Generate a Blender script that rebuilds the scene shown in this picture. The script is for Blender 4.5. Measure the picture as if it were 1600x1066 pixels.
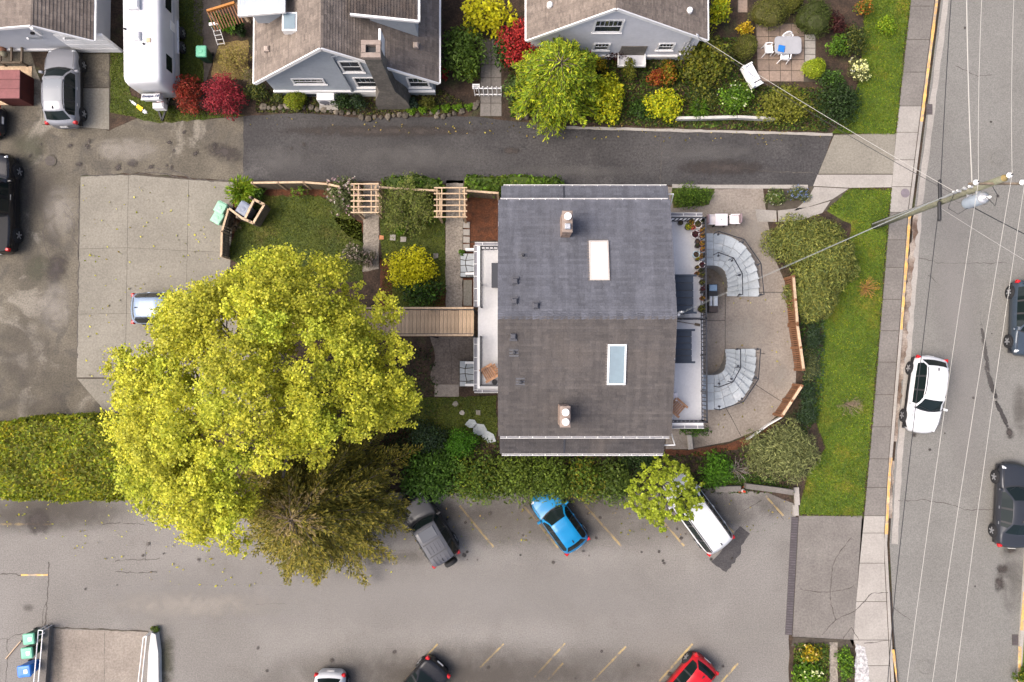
import bpy, bmesh, math, random
import numpy as np
from mathutils import Vector, Matrix
R = math.radians
sc = bpy.context.scene
for o in list(bpy.data.objects): bpy.data.objects.remove(o)
COL = sc.collection

# ------------------------------------------------------------------ camera, sky, sun, exposure
FPX, CAMH, NADIR = 1067.0, 39.5, 27.0
TILT = math.atan(NADIR / FPX)
cam_d = bpy.data.cameras.new('camera'); cam = bpy.data.objects.new('camera', cam_d); COL.objects.link(cam)
cam.location = (0, 0, CAMH); cam.rotation_euler = (TILT, 0, 0)
cam_d.sensor_width = 36.0; cam_d.lens = 36.0 * FPX / 1600.0; cam_d.clip_start = 0.5; cam_d.clip_end = 2000
sc.camera = cam
SUN_EL, SUN_AZ = R(54), R(262)          # soft sun behind thin overcast, from the west
world = bpy.data.worlds.new('World'); sc.world = world; world.use_nodes = True
wn = world.node_tree.nodes; wl = world.node_tree.links
sky_n = wn.new('ShaderNodeTexSky'); sky_n.sky_type = 'NISHITA'; sky_n.sun_disc = False
sky_n.sun_elevation = SUN_EL; sky_n.sun_rotation = SUN_AZ
sky_n.air_density = 0.6; sky_n.dust_density = 6.0; sky_n.ozone_density = 0.6; sky_n.altitude = 50
wl.new(sky_n.outputs[0], wn['Background'].inputs[0]); wn['Background'].inputs[1].default_value = 0.15
sun_d = bpy.data.lights.new('sun', 'SUN'); sun = bpy.data.objects.new('sun', sun_d); COL.objects.link(sun)
sun_d.energy = 0.85; sun_d.angle = R(40); sun_d.color = (1.0, 0.95, 0.87)
sd = Vector((math.sin(SUN_AZ) * math.cos(SUN_EL), math.cos(SUN_AZ) * math.cos(SUN_EL), math.sin(SUN_EL)))
sun.rotation_euler = sd.to_track_quat('Z', 'Y').to_euler(); sun.location = sd * 80
sc.view_settings.view_transform = 'Standard'; sc.view_settings.look = 'None'
sc.view_settings.exposure = 1.26; sc.view_settings.gamma = 1.0; sc.view_settings.use_curve_mapping = False
sc.cycles.max_bounces = 6; sc.cycles.transparent_max_bounces = 40

# ------------------------------------------------------------------ helpers
def W(px, py, z=0.0):
    """point of the place at height z that the photograph shows at (px, py)"""
    dx = (px - 800.0) / FPX; dy = (533.0 - py) / FPX
    c, s = math.cos(TILT), math.sin(TILT)
    yy = dy * c + s; zz = dy * s - c
    t = (CAMH - z) / (-zz)
    return Vector((dx * t, yy * t, z))
def SCL(z): return FPX / (CAMH - z)

def srgb(r, g, b):
    f = lambda v: ((v / 255.0) / 12.92 if v / 255.0 <= 0.04045 else ((v / 255.0 + 0.055) / 1.055) ** 2.4)
    return (f(r), f(g), f(b))

class NT:
    def __init__(s, m):
        s.m = m; m.use_nodes = True; s.t = m.node_tree; s.n = s.t.nodes; s.l = s.t.links
        s.b = s.n['Principled BSDF']; s.out = s.n['Material Output']; s._p = None
    def set(s, sock, v):
        if isinstance(v, bpy.types.NodeSocket): s.l.new(v, sock)
        elif isinstance(v, (tuple, list)) and len(v) == 3 and sock.type == 'RGBA': sock.default_value = (*v, 1)
        else: sock.default_value = v
    def pos(s, kind='world'):
        if kind == 'world':
            return s.n.new('ShaderNodeNewGeometry').outputs['Position']
        return s.n.new('ShaderNodeTexCoord').outputs['Object']
    def mapping(s, vec, scale=(1, 1, 1), rot=(0, 0, 0), loc=(0, 0, 0)):
        m = s.n.new('ShaderNodeMapping'); s.l.new(vec, m.inputs[0])
        m.inputs['Scale'].default_value = scale; m.inputs['Rotation'].default_value = rot; m.inputs['Location'].default_value = loc
        return m.outputs[0]
    def noise(s, vec, scale, detail=3, rough=0.55, dist=0.0):
        n = s.n.new('ShaderNodeTexNoise'); s.l.new(vec, n.inputs['Vector'])
        n.inputs['Scale'].default_value = scale; n.inputs['Detail'].default_value = detail
        n.inputs['Roughness'].default_value = rough; n.inputs['Distortion'].default_value = dist
        return n.outputs['Fac']
    def voro(s, vec, scale, out='Color', feature='F1'):
        n = s.n.new('ShaderNodeTexVoronoi'); s.l.new(vec, n.inputs['Vector']); n.feature = feature
        n.inputs['Scale'].default_value = scale
        return n.outputs[out]
    def rng(s, fac, lo, hi, a=0.0, b=1.0):
        n = s.n.new('ShaderNodeMapRange'); n.interpolation_type = 'SMOOTHSTEP'
        s.l.new(fac, n.inputs[0]); n.inputs[1].default_value = lo; n.inputs[2].default_value = hi
        n.inputs[3].default_value = a; n.inputs[4].default_value = b
        return n.outputs[0]
    def math(s, op, a, b=0.0):
        n = s.n.new('ShaderNodeMath'); n.operation = op; s.set(n.inputs[0], a); s.set(n.inputs[1], b)
        return n.outputs[0]
    def mix(s, fac, a, b, mode='MIX'):
        n = s.n.new('ShaderNodeMix'); n.data_type = 'RGBA'; n.blend_type = mode
        s.set(n.inputs['Factor'], fac); s.set(n.inputs[6], a); s.set(n.inputs[7], b)
        return n.outputs[2]
    def attr(s, name='col'):
        n = s.n.new('ShaderNodeAttribute'); n.attribute_name = name
        return n.outputs['Color']
    def rand(s): return s.n.new('ShaderNodeObjectInfo').outputs['Random']
    def bump(s, h, strength, dist=0.02):
        n = s.n.new('ShaderNodeBump'); n.inputs['Strength'].default_value = strength; n.inputs['Distance'].default_value = dist
        s.l.new(h, n.inputs['Height']); s.l.new(n.outputs[0], s.b.inputs['Normal'])
    def fin(s, color, rough=0.8, metal=0.0, spec=0.5):
        s.set(s.b.inputs['Base Color'], color); s.set(s.b.inputs['Roughness'], rough)
        s.b.inputs['Metallic'].default_value = metal; s.b.inputs['Specular IOR Level'].default_value = spec

MAT = {}
def pmat(name, c1, c2=None, s=3.0, layers=(), speck=None, rough=0.8, bump=None, metal=0.0, spec=0.4, world=True, var=0.0, attr=False, stretch=None):
    """procedural material: two-tone noise, optional blotch layers (colour, scale, lo, hi, strength), grain, bump, per-object variation"""
    if name in MAT: return MAT[name]
    m = bpy.data.materials.new(name); t = NT(m); MAT[name] = m
    p = t.pos('world' if world else 'object')
    if stretch: p = t.mapping(p, stretch)
    base = c1
    if attr: base = t.attr()
    if c2 is not None:
        f = t.rng(t.noise(p, s, 5, 0.6), 0.3, 0.7)
        base = t.mix(f, base, c2)
    for L in layers:
        f = t.rng(t.noise(p, L[1], 6, 0.62, L[5] if len(L) > 5 else 0.3), L[2], L[3], 0.0, L[4])
        base = t.mix(f, base, L[0])
    if speck:
        f = t.noise(p, speck[0], 3, 0.8)
        g = t.rng(f, 0.25, 0.75, 1 - speck[1], 1 + speck[1])
        base = t.mix(1.0, base, g, 'MULTIPLY')
    if var:
        g = t.rng(t.rand(), 0, 1, 1 - var, 1 + var)
        base = t.mix(1.0, base, g, 'MULTIPLY')
    if bump:
        t.bump(t.noise(p, bump[0], 4, 0.6), bump[1], bump[2] if len(bump) > 2 else 0.02)
    t.fin(base, rough, metal, spec)
    return m

def link(o, parent=None):
    COL.objects.link(o)
    if parent is not None: o.parent = parent
    return o
def mesh_obj(name, verts, faces, mat, parent=None, smooth=False, kind=None, loc=None):
    me = bpy.data.meshes.new(name); me.from_pydata([tuple(v) for v in verts], [], faces)
    if mat is not None: me.materials.append(mat)
    if smooth:
        me.polygons.foreach_set('use_smooth', [True] * len(me.polygons))
    me.update()
    o = bpy.data.objects.new(name, me); link(o, parent)
    if loc is not None: o.location = loc
    if kind: o['kind'] = kind
    return o
def thing(name, label, cat, loc=(0, 0, 0), rz=0.0, group=None):
    o = bpy.data.objects.new(name, None); COL.objects.link(o); o.empty_display_size = 0.3
    o.location = loc; o.rotation_euler = (0, 0, rz); o['label'] = label; o['category'] = cat
    if group: o['group'] = group
    return o
def tag(o, label, cat, group=None):
    o['label'] = label; o['category'] = cat
    if group: o['group'] = group
    return o
def dup(root, loc=None, rz=None, label=None):
    r = root.copy(); COL.objects.link(r)
    if loc is not None: r.location = loc
    if rz is not None: r.rotation_euler = (0, 0, rz)
    if label: r['label'] = label
    for ch in list(root.children):
        c = ch.copy(); COL.objects.link(c); c.parent = r
        for g in list(ch.children):
            d = g.copy(); COL.objects.link(d); d.parent = c
    return r

class MB:
    """collects geometry in world or local coordinates; off is subtracted at build"""
    def __init__(s, off=(0, 0, 0)): s.v = []; s.f = []; s.off = Vector(off)
    def add(s, vs, fs):
        n = len(s.v); s.v += [Vector(v) for v in vs]; s.f += [tuple(i + n for i in f) for f in fs]; return s
    def box(s, c, size, rz=0.0, rx=0.0, ry=0.0):
        M = Matrix.Translation(Vector(c)) @ Matrix.Rotation(rz, 4, 'Z') @ Matrix.Rotation(ry, 4, 'Y') @ Matrix.Rotation(rx, 4, 'X')
        a, b, d = size[0] / 2, size[1] / 2, size[2] / 2
        vs = [M @ Vector((x, y, z)) for z in (-d, d) for x, y in ((-a, -b), (a, -b), (a, b), (-a, b))]
        return s.add(vs, [(3, 2, 1, 0), (4, 5, 6, 7), (0, 1, 5, 4), (1, 2, 6, 5), (2, 3, 7, 6), (3, 0, 4, 7)])
    def bbox(s, c, size, bev=0.02, rz=0.0):
        """box with chamfered top edges"""
        a, b, d = size[0] / 2, size[1] / 2, size[2] / 2
        M = Matrix.Translation(Vector(c)) @ Matrix.Rotation(rz, 4, 'Z')
        ring = lambda i, z: [M @ Vector((x * (a - i), y * (b - i), z)) for x, y in ((-1, -1), (1, -1), (1, 1), (-1, 1))]
        vs = ring(0, -d) + ring(0, d - bev) + ring(bev, d)
        fs = [(3, 2, 1, 0), (8, 9, 10, 11)]
        for k in (0, 4):
            fs += [(k + i, k + (i + 1) % 4, k + 4 + (i + 1) % 4, k + 4 + i) for i in range(4)]
        return s.add(vs, fs)
    def beam(s, p, q, w, h, up=(0, 0, 1)):
        p, q = Vector(p), Vector(q); d = (q - p); L = d.length; d = d / L
        u = Vector(up); sdir = d.cross(u)
        if sdir.length < 1e-4: sdir = d.cross(Vector((1, 0, 0)))
        sdir.normalize(); u = sdir.cross(d)
        vs = [b + sdir * (x * w / 2) + u * (y * h / 2) for b in (p, q) for x, y in ((-1, -1), (1, -1), (1, 1), (-1, 1))]
        return s.add(vs, [(3, 2, 1, 0), (4, 5, 6, 7), (0, 1, 5, 4), (1, 2, 6, 5), (2, 3, 7, 6), (3, 0, 4, 7)])
    def tube(s, pts, r, seg=6, cap=True):
        pts = [Vector(p) for p in pts]; n0 = len(s.v); n = len(pts)
        rs = r if isinstance(r, (list, tuple)) else [r] * n
        for i, p in enumerate(pts):
            d = (pts[min(i + 1, n - 1)] - pts[max(i - 1, 0)])
            d = d.normalized() if d.length > 1e-9 else Vector((0, 0, 1))
            a = d.cross(Vector((0, 0, 1)))
            if a.length < 1e-3: a = d.cross(Vector((1, 0, 0)))
            a.normalize(); b = d.cross(a)
            for k in range(seg):
                t = 2 * math.pi * k / seg
                s.v.append(p + (a * math.cos(t) + b * math.sin(t)) * rs[i])
        for i in range(n - 1):
            for k in range(seg):
                s.f.append((n0 + i * seg + k, n0 + i * seg + (k + 1) % seg, n0 + (i + 1) * seg + (k + 1) % seg, n0 + (i + 1) * seg + k))
        if cap:
            s.f.append(tuple(n0 + k for k in range(seg))[::-1]); s.f.append(tuple(n0 + (n - 1) * seg + k for k in range(seg)))
        return s
    def lathe(s, prof, seg=12, c=(0, 0, 0), M=None):
        n0 = len(s.v); c = Vector(c)
        for r, z in prof:
            for k in range(seg):
                t = 2 * math.pi * k / seg
                v = Vector((r * math.cos(t), r * math.sin(t), z))
                if M is not None: v = M @ v
                s.v.append(c + v)
        for i in range(len(prof) - 1):
            for k in range(seg):
                s.f.append((n0 + i * seg + k, n0 + i * seg + (k + 1) % seg, n0 + (i + 1) * seg + (k + 1) % seg, n0 + (i + 1) * seg + k))
        s.f.append(tuple(n0 + k for k in range(seg))[::-1]); s.f.append(tuple(n0 + (len(prof) - 1) * seg + k for k in range(seg)))
        return s
    def prism(s, poly, z0, z1):
        n = len(poly); vs = [(p[0], p[1], z0) for p in poly] + [(p[0], p[1], z1) for p in poly]
        ar = sum(poly[i][0] * poly[(i + 1) % n][1] - poly[(i + 1) % n][0] * poly[i][1] for i in range(n))
        fs = [tuple(range(n))[::-1], tuple(range(n, 2 * n))] + [(i, (i + 1) % n, n + (i + 1) % n, n + i) for i in range(n)]
        if ar < 0: fs = [f[::-1] for f in fs]
        return s.add(vs, fs)
    def sheet(s, poly, z=None):
        vs = [(p[0], p[1], (p[2] if z is None else z)) for p in poly]; n = len(vs)
        ar = sum(vs[i][0] * vs[(i + 1) % n][1] - vs[(i + 1) % n][0] * vs[i][1] for i in range(n))
        return s.add(vs, [tuple(range(n)) if ar > 0 else tuple(range(n))[::-1]])
    def quad(s, a, b, c, d): return s.add([a, b, c, d], [(0, 1, 2, 3)])
    def build(s, name, mat, parent=None, smooth=False, kind=None, local=True):
        off = s.off
        return mesh_obj(name, [v - off for v in s.v], s.f, mat, parent, smooth, kind)

rnd = random.Random(11)
def jag(pts, step=0.5, amp=0.04, closed=True, seed=1):
    """subdivide a polyline and give it an uneven edge"""
    r = random.Random(seed); out = []; n = len(pts)
    for i in range(n if closed else n - 1):
        a, b = Vector(pts[i]), Vector(pts[(i + 1) % n]); L = (b - a).length; k = max(1, int(L / step))
        for j in range(k):
            p = a.lerp(b, j / k)
            if j: p = p + Vector((r.uniform(-amp, amp), r.uniform(-amp, amp), 0))
            out.append(p)
    if not closed: out.append(Vector(pts[-1]))
    return out
def PX(*pts, z=0.0): return [W(a, b, z) for a, b in pts]
def sheet(name, pxs, z, mat, parent=None, structure=True, amp=0.0, step=0.6, seed=1, thick=0.0):
    p = PX(*pxs, z=z)
    if amp: p = jag(p, step, amp, True, seed)
    m = MB()
    if thick: m.prism(p, z - thick, z)
    else: m.sheet(p, z)
    o = m.build(name, mat, parent)
    if structure and parent is None: o['kind'] = 'structure'
    return o
def ribbon(pts, w, z, seed=0, jitter=0.0):
    """flat strip along a polyline, uneven width"""
    r = random.Random(seed); P = [Vector((p[0], p[1], 0)) for p in pts]; m = MB(); L = []; Rr = []
    for i, p in enumerate(P):
        d = (P[min(i + 1, len(P) - 1)] - P[max(i - 1, 0)]); d = d.normalized() if d.length else Vector((1, 0, 0))
        nrm = Vector((-d.y, d.x, 0)); ww = w * (1 + r.uniform(-jitter, jitter)) / 2
        L.append(Vector((p.x + nrm.x * ww, p.y + nrm.y * ww, z))); Rr.append(Vector((p.x - nrm.x * ww, p.y - nrm.y * ww, z)))
    n = len(P)
    m.add(L + Rr, [(i, n + i, n + i + 1, i + 1) for i in range(n - 1)])
    return m

# ------------------------------------------------------------------ materials
M_soil = pmat('soil', (0.055, 0.034, 0.022), (0.022, 0.015, 0.010), 1.5, layers=[((0.03, 0.045, 0.012), 0.7, 0.5, 0.7, 0.6)], speck=(9, 0.5), rough=0.95, bump=(7, 0.8, 0.05))
M_mulch = pmat('bark_mulch', (0.105, 0.036, 0.014), (0.05, 0.02, 0.010), 3.0, speck=(12, 0.55), rough=0.95, bump=(10, 0.9, 0.04))
M_lot = pmat('worn_asphalt', (0.172, 0.161, 0.148), (0.140, 0.130, 0.118), 0.16, layers=[((0.105, 0.095, 0.083), 0.35, 0.54, 0.75, 0.5), ((0.225, 0.212, 0.194), 0.22, 0.58, 0.8, 0.4)], speck=(14, 0.30), rough=0.88, bump=(16, 0.25, 0.01))
M_road = pmat('road_asphalt', (0.156, 0.151, 0.138), (0.136, 0.131, 0.119), 0.2, layers=[((0.13, 0.12, 0.11), 0.12, 0.58, 0.8, 0.4)], speck=(14, 0.26), rough=0.88, bump=(16, 0.25, 0.01))
M_lane = pmat('dark_asphalt', (0.050, 0.047, 0.046), (0.030, 0.028, 0.028), 0.28, layers=[((0.085, 0.080, 0.077), 0.30, 0.54, 0.75, 0.7), ((0.035, 0.03, 0.03), 0.5, 0.6, 0.75, 0.5)], speck=(8, 0.5), rough=0.85, bump=(16, 0.3, 0.01))
M_west = pmat('stained_concrete_paving', (0.116, 0.101, 0.076), (0.068, 0.059, 0.044), 0.45, layers=[((0.062, 0.055, 0.045), 0.55, 0.50, 0.64, 0.8, 1.2), ((0.180, 0.162, 0.132), 0.32, 0.55, 0.66, 0.85, 1.0), ((0.055, 0.05, 0.04), 1.6, 0.60, 0.70, 0.5, 1.0)], speck=(10, 0.38), rough=0.9, bump=(12, 0.3, 0.015))
M_pad = pmat('exposed_aggregate', (0.192, 0.177, 0.145), (0.160, 0.147, 0.120), 0.5, layers=[((0.14, 0.125, 0.10), 0.4, 0.6, 0.8, 0.35)], speck=(9, 0.22), rough=0.9, bump=(20, 0.3, 0.01), var=0.05)
M_patio = pmat('patio_aggregate', (0.225, 0.195, 0.163), (0.180, 0.153, 0.128), 0.7, layers=[((0.13, 0.11, 0.09), 0.35, 0.6, 0.8, 0.45)], speck=(8, 0.25), rough=0.9, bump=(20, 0.3, 0.01))
M_conc = pmat('pale_concrete', (0.285, 0.265, 0.238), (0.24, 0.222, 0.20), 0.7, layers=[((0.18, 0.16, 0.14), 0.5, 0.6, 0.8, 0.35)], speck=(9, 0.14), rough=0.88, bump=(14, 0.2, 0.01), var=0.05)
M_walk = pmat('old_sidewalk_concrete', (0.150, 0.137, 0.123), (0.120, 0.109, 0.098), 0.6, layers=[((0.10, 0.085, 0.075), 0.5, 0.58, 0.8, 0.4)], speck=(9, 0.22), rough=0.9, bump=(14, 0.25, 0.01), var=0.07)
M_joint = pmat('joint_dirt', (0.045, 0.036, 0.028), (0.07, 0.06, 0.045), 3, rough=0.95)
M_crack = pmat('crack_dark', (0.045, 0.038, 0.034), (0.09, 0.08, 0.07), 6, rough=0.95)
M_gutter = pmat('gutter_debris', (0.10, 0.06, 0.04), (0.30, 0.26, 0.22), 0.9, layers=[((0.06, 0.035, 0.022), 0.6, 0.5, 0.65, 0.7)], speck=(10, 0.3), rough=0.95)
M_yellow = pmat('yellow_paint', (0.62, 0.36, 0.09), (0.42, 0.25, 0.10), 2.0, layers=[((0.24, 0.20, 0.16), 2.6, 0.50, 0.62, 0.85), ((0.62, 0.52, 0.36), 1.2, 0.5, 0.7, 0.6)], speck=(12, 0.2), rough=0.7)
M_ypaint = pmat('worn_yellow_line', (0.44, 0.32, 0.12), (0.30, 0.23, 0.13), 2.5, layers=[((0.17, 0.15, 0.135), 2.2, 0.50, 0.62, 0.9)], rough=0.8)
M_grass = pmat('lawn_soil', (0.078, 0.112, 0.009), (0.042, 0.072, 0.006), 0.9, layers=[((0.15, 0.125, 0.012), 0.5, 0.52, 0.72, 0.8), ((0.02, 0.035, 0.006), 1.5, 0.58, 0.75, 0.6)], speck=(8, 0.45), rough=0.95, bump=(9, 0.9, 0.05))
M_grass2 = pmat('garden_lawn_soil', (0.062, 0.075, 0.010), (0.034, 0.050, 0.008), 1.1, layers=[((0.09, 0.070, 0.014), 0.6, 0.52, 0.72, 0.6), ((0.05, 0.028, 0.012), 0.9, 0.6, 0.72, 0.6)], speck=(8, 0.5), rough=0.95, bump=(9, 0.9, 0.05))
M_white = pmat('white_paint', (0.78, 0.77, 0.75), (0.70, 0.69, 0.67), 2.0, rough=0.5)
M_vinyl = pmat('deck_membrane', (0.55, 0.545, 0.545), (0.50, 0.495, 0.495), 0.8, layers=[((0.36, 0.35, 0.34), 0.9, 0.58, 0.8, 0.4)], speck=(9, 0.06), rough=0.6)
M_black = pmat('black_metal', (0.022, 0.023, 0.028), (0.035, 0.036, 0.042), 4, rough=0.45)
M_slate = pmat('slate_metal', (0.030, 0.040, 0.058), (0.026, 0.034, 0.048), 1.0, rough=0.6, spec=0.2, var=0.06)
M_galv = pmat('galvanised_metal', (0.45, 0.46, 0.48), (0.36, 0.37, 0.39), 5, rough=0.45, metal=0.5)
M_wood = pmat('cedar_board', (0.58, 0.42, 0.27), (0.46, 0.325, 0.205), 2.5, speck=(6, 0.25), rough=0.8, world=False, var=0.16, stretch=(6, 1, 6))
M_woodd = pmat('red_cedar_board', (0.21, 0.098, 0.046), (0.135, 0.062, 0.030), 2.5, speck=(6, 0.25), rough=0.8, world=False, var=0.18, stretch=(6, 1, 6))
M_pale = pmat('pale_weathered_timber', (0.47, 0.345, 0.225), (0.36, 0.26, 0.17), 3, speck=(7, 0.2), rough=0.85, world=False, var=0.10)
M_grey = pmat('grey_weathered_timber', (0.16, 0.125, 0.09), (0.11, 0.085, 0.06), 3, speck=(7, 0.25), rough=0.9, world=False, var=0.15)
M_bark = pmat('bark', (0.10, 0.078, 0.058), (0.055, 0.043, 0.032), 4, speck=(10, 0.3), rough=0.95, bump=(12, 0.6, 0.03))
M_twig = pmat('pale_twig', (0.26, 0.20, 0.14), (0.17, 0.125, 0.085), 6, rough=0.9)
M_brick = pmat('chimney_brick', (0.20, 0.135, 0.105), (0.27, 0.21, 0.175), 4, speck=(8, 0.25), rough=0.9)
M_flag = pmat('flagstone', (0.37, 0.395, 0.405), (0.29, 0.318, 0.33), 0.9, layers=[((0.46, 0.465, 0.46), 0.8, 0.55, 0.7, 0.6)], speck=(7, 0.10), rough=0.8, var=0.08)
M_rock = pmat('field_stone', (0.135, 0.115, 0.09), (0.065, 0.055, 0.042), 2.5, speck=(8, 0.25), rough=0.95, var=0.35)
M_glass = pmat('dark_glass', (0.008, 0.013, 0.013), rough=0.05, spec=0.22)
M_pane = pmat('window_glass', (0.030, 0.036, 0.045), rough=0.05, spec=0.7)
M_rubber = pmat('tyre_rubber', (0.014, 0.014, 0.015), rough=0.85)
M_alloy = pmat('alloy_rim', (0.42, 0.43, 0.45), rough=0.3, metal=0.7)
M_trim = pmat('black_plastic_trim', (0.018, 0.018, 0.02), rough=0.6)
M_red = pmat('red_lens', (0.42, 0.008, 0.012), rough=0.15)
M_lamp = pmat('clear_lens', (0.62, 0.64, 0.66), rough=0.12)
# ------------------------------------------------------------------ the setting: ground, paving, road
g = MB(); g.sheet([(-150, -150), (150, -150), (150, 150), (-150, 150)], -0.16)
g.build('ground', M_soil)['kind'] = 'structure'
# raised building land west of the kerb
KERB = [(1482, -250), (1466, 0), (1440, 205), (1424, 330), (1410, 520), (1392, 740), (1386, 850), (1397, 1066), (1400, 1200)]
sheet('garden_soil', [(-700, -400), (1490, -400)] + KERB + [(1400, 1400), (-700, 1400)], 0.0, M_soil, thick=0.15)
# street
def kx(py):  # kerb x at image row py
    for (x0, y0), (x1, y1) in zip(KERB, KERB[1:]):
        if y0 <= py <= y1: return x0 + (x1 - x0) * (py - y0) / (y1 - y0)
    return KERB[-1][0]
road = sheet('road', [(k[0] + 4, k[1]) for k in KERB] + [(1585, 1200), (1588, 1066), (1598, 900), (1628, 435), (1660, 0), (1680, -250)], -0.12, M_road)
gut = ribbon(jag(PX(*[(k[0] + 12, k[1]) for k in KERB[1:-2]], z=-0.116), 0.4, 0.02, False, 5), 0.34, -0.116, 4, 0.10).build('gutter_strip', M_conc); gut['kind'] = 'structure'
ribbon(jag(PX((1432, 335), (1421, 440), (1414, 520), (1402, 640), (1397, 690), z=-0.112), 0.25, 0.05, False, 8), 0.30, -0.112, 3, 0.5).build('leaf_litter', M_gutter, gut)
ribbon(jag(PX((1395, 720), (1392, 760), (1390, 810), z=-0.112), 0.25, 0.05, False, 9), 0.26, -0.112, 3, 0.5).build('leaf_litter', M_gutter, gut)
kb = MB()
for (a, b) in zip(KERB, KERB[1:]):
    p, q = W(*a), W(*b); kb.beam(p + Vector((-0.085, 0, -0.072)), q + Vector((-0.085, 0, -0.072)), 0.17, 0.16)
kerb = kb.build('kerb', M_conc); kerb['kind'] = 'structure'
def paint(pa, pb, w, z, mat, parent, name='paint_line', seed=1):
    n = max(2, int((W(*pb) - W(*pa)).length / 0.18))
    pts = [W(pa[0] + (pb[0] - pa[0]) * i / n, pa[1] + (pb[1] - pa[1]) * i / n) for i in range(n + 1)]
    return ribbon(pts, w, z, seed, 0.22).build(name, mat, parent)
for (a, b) in (((1467, -40), (1444, 190)), ((1424, 332), (1410, 515)), ((1391, 715), (1383, 835))):
    pts = [(a[0] + (b[0] - a[0]) * i / 8, a[1] + (b[1] - a[1]) * i / 8) for i in range(9)]
    ribbon(jag(PX(*[(kx(y) - 2.2, y) for x, y in pts]), 0.2, 0.006, False, 3), 0.15, 0.0145, 2, 0.3).build('yellow_paint', M_yellow, kerb)
ribbon(PX((1395, 1015), (1399, 1040), (1404, 1080)), 0.12, 0.0145, 2, 0.3).build('yellow_paint', M_yellow, kerb)
# far side kerb
kf = MB(); FK = [(1592, 1200), (1590, 1066), (1600, 900), (1630, 435), (1662, 0), (1680, -250)]
for (a, b) in zip(FK, FK[1:]):
    p, q = W(*a), W(*b); kf.beam(p + Vector((0.10, 0, -0.06)), q + Vector((0.10, 0, -0.06)), 0.2, 0.14)
kerb2 = kf.build('kerb', M_conc); kerb2['kind'] = 'structure'
ribbon(PX((1601, 925), (1596, 985)), 0.14, 0.0145, 2, 0.3).build('yellow_paint', M_yellow, kerb2)
ribbon(PX((1593.5, 1010), (1592, 1085)), 0.14, 0.0145, 2, 0.3).build('yellow_paint', M_yellow, kerb2)
sheet('verge', [(1597, 1200), (1594, 1066), (1604, 900), (1634, 435), (1666, 0), (1684, -250), (2200, -250), (2200, 1200)], 0.0, M_grass, thick=0.12)

# parking lot, lanes, pads (each sheet 4 mm above the last)
lot = sheet('parking_lot', [(-400, 800), (0, 776), (300, 775), (620, 770), (980, 772), (1130, 762), (1200, 770), (1243, 788), (1240, 900), (1232, 1000), (1233, 1066), (1236, 1400), (-400, 1400)], 0.004, M_lot, amp=0.05)
west = sheet('west_lane', [(-400, 60), (40, 60), (70, 150), (170, 205), (215, 185), (300, 188), (384, 182), (384, 284), (370, 283), (300, 278), (225, 270), (126, 275), (121, 590), (166, 645), (140, 662), (0, 668), (-400, 690)], 0.004, M_west, amp=0.06, step=0.4)
lane = sheet('asphalt_lane', [(380, 182), (470, 176), (560, 184), (740, 182), (785, 188), (885, 198), (1000, 202), (1150, 206), (1302, 209), (1272, 291), (1050, 290), (780, 288), (600, 284), (380, 283)], 0.008, M_lane, amp=0.03, step=0.5)
# slabs helper: every slab is an object of its own, over a sheet of joint dirt
def slab(parent, pts, z, mat, gap=0.018, thick=0.02, name='slab'):
    c = Vector((sum(p[0] for p in pts) / len(pts), sum(p[1] for p in pts) / len(pts), 0)); out = []
    n = len(pts)
    ar = sum(pts[i][0] * pts[(i + 1) % n][1] - pts[(i + 1) % n][0] * pts[i][1] for i in range(n))
    P = [Vector((p[0], p[1])) for p in (pts if ar > 0 else pts[::-1])]
    for i in range(n):
        a, b, d = P[i - 1], P[i], P[(i + 1) % n]
        e1 = (b - a).normalized(); e2 = (d - b).normalized()
        n1 = Vector((-e1.y, e1.x)); n2 = Vector((-e2.y, e2.x)); k = n1 + n2
        k = k / max(0.4, k.dot(n1)) if k.length > 1e-4 else n1
        q = b + k * gap; out.append((q.x - c.x, q.y - c.y))
    m = MB(); m.prism(out, -thick, 0)
    o = m.build(name, mat, parent); o.location = (c.x, c.y, z)
    return o
def grid_slabs(parent, c00, c10, c11, c01, us, vs, z, mat, gap=0.018, thick=0.02, name='slab'):
    c00, c10, c11, c01 = [Vector((p[0], p[1], 0)) for p in (c00, c10, c11, c01)]
    f = lambda u, v: c00.lerp(c10, u).lerp(c01.lerp(c11, u), v)
    for i in range(len(us) - 1):
        for j in range(len(vs) - 1):
            slab(parent, [f(us[i], vs[j]), f(us[i + 1], vs[j]), f(us[i + 1], vs[j + 1]), f(us[i], vs[j + 1])], z, mat, gap, thick, name)
pad = sheet('concrete_pad', [(126, 276), (225, 272), (300, 280), (372, 284), (372, 300), (352, 360), (352, 420), (430, 520), (430, 650), (166, 645), (121, 590)], 0.008, M_joint)
xs = [(126, 276), (201, 273), (295, 281), (366, 285)]; xb = [(120, 590), (196, 590), (289, 590), (352, 590)]
rows = [0.0, 0.36, 0.685, 1.0]
for i in range(3):
    for j in range(3):
        L = lambda k, t: W(xs[k][0] + (xb[k][0] - xs[k][0]) * t, xs[k][1] + (xb[k][1] - xs[k][1]) * t)
        slab(pad, [L(i, rows[j]), L(i + 1, rows[j]), L(i + 1, rows[j + 1]), L(i, rows[j + 1])], 0.020, M_pad, 0.008)
slab(pad, PX((121, 592), (200, 592), (200, 645), (166, 645)), 0.020, M_pad, 0.008)
slab(pad, PX((202, 592), (430, 592), (430, 648), (202, 648)), 0.020, M_pad, 0.008)
slab(pad, PX((354, 420), (430, 520), (430, 590), (353, 590)), 0.020, M_pad, 0.008)
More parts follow.
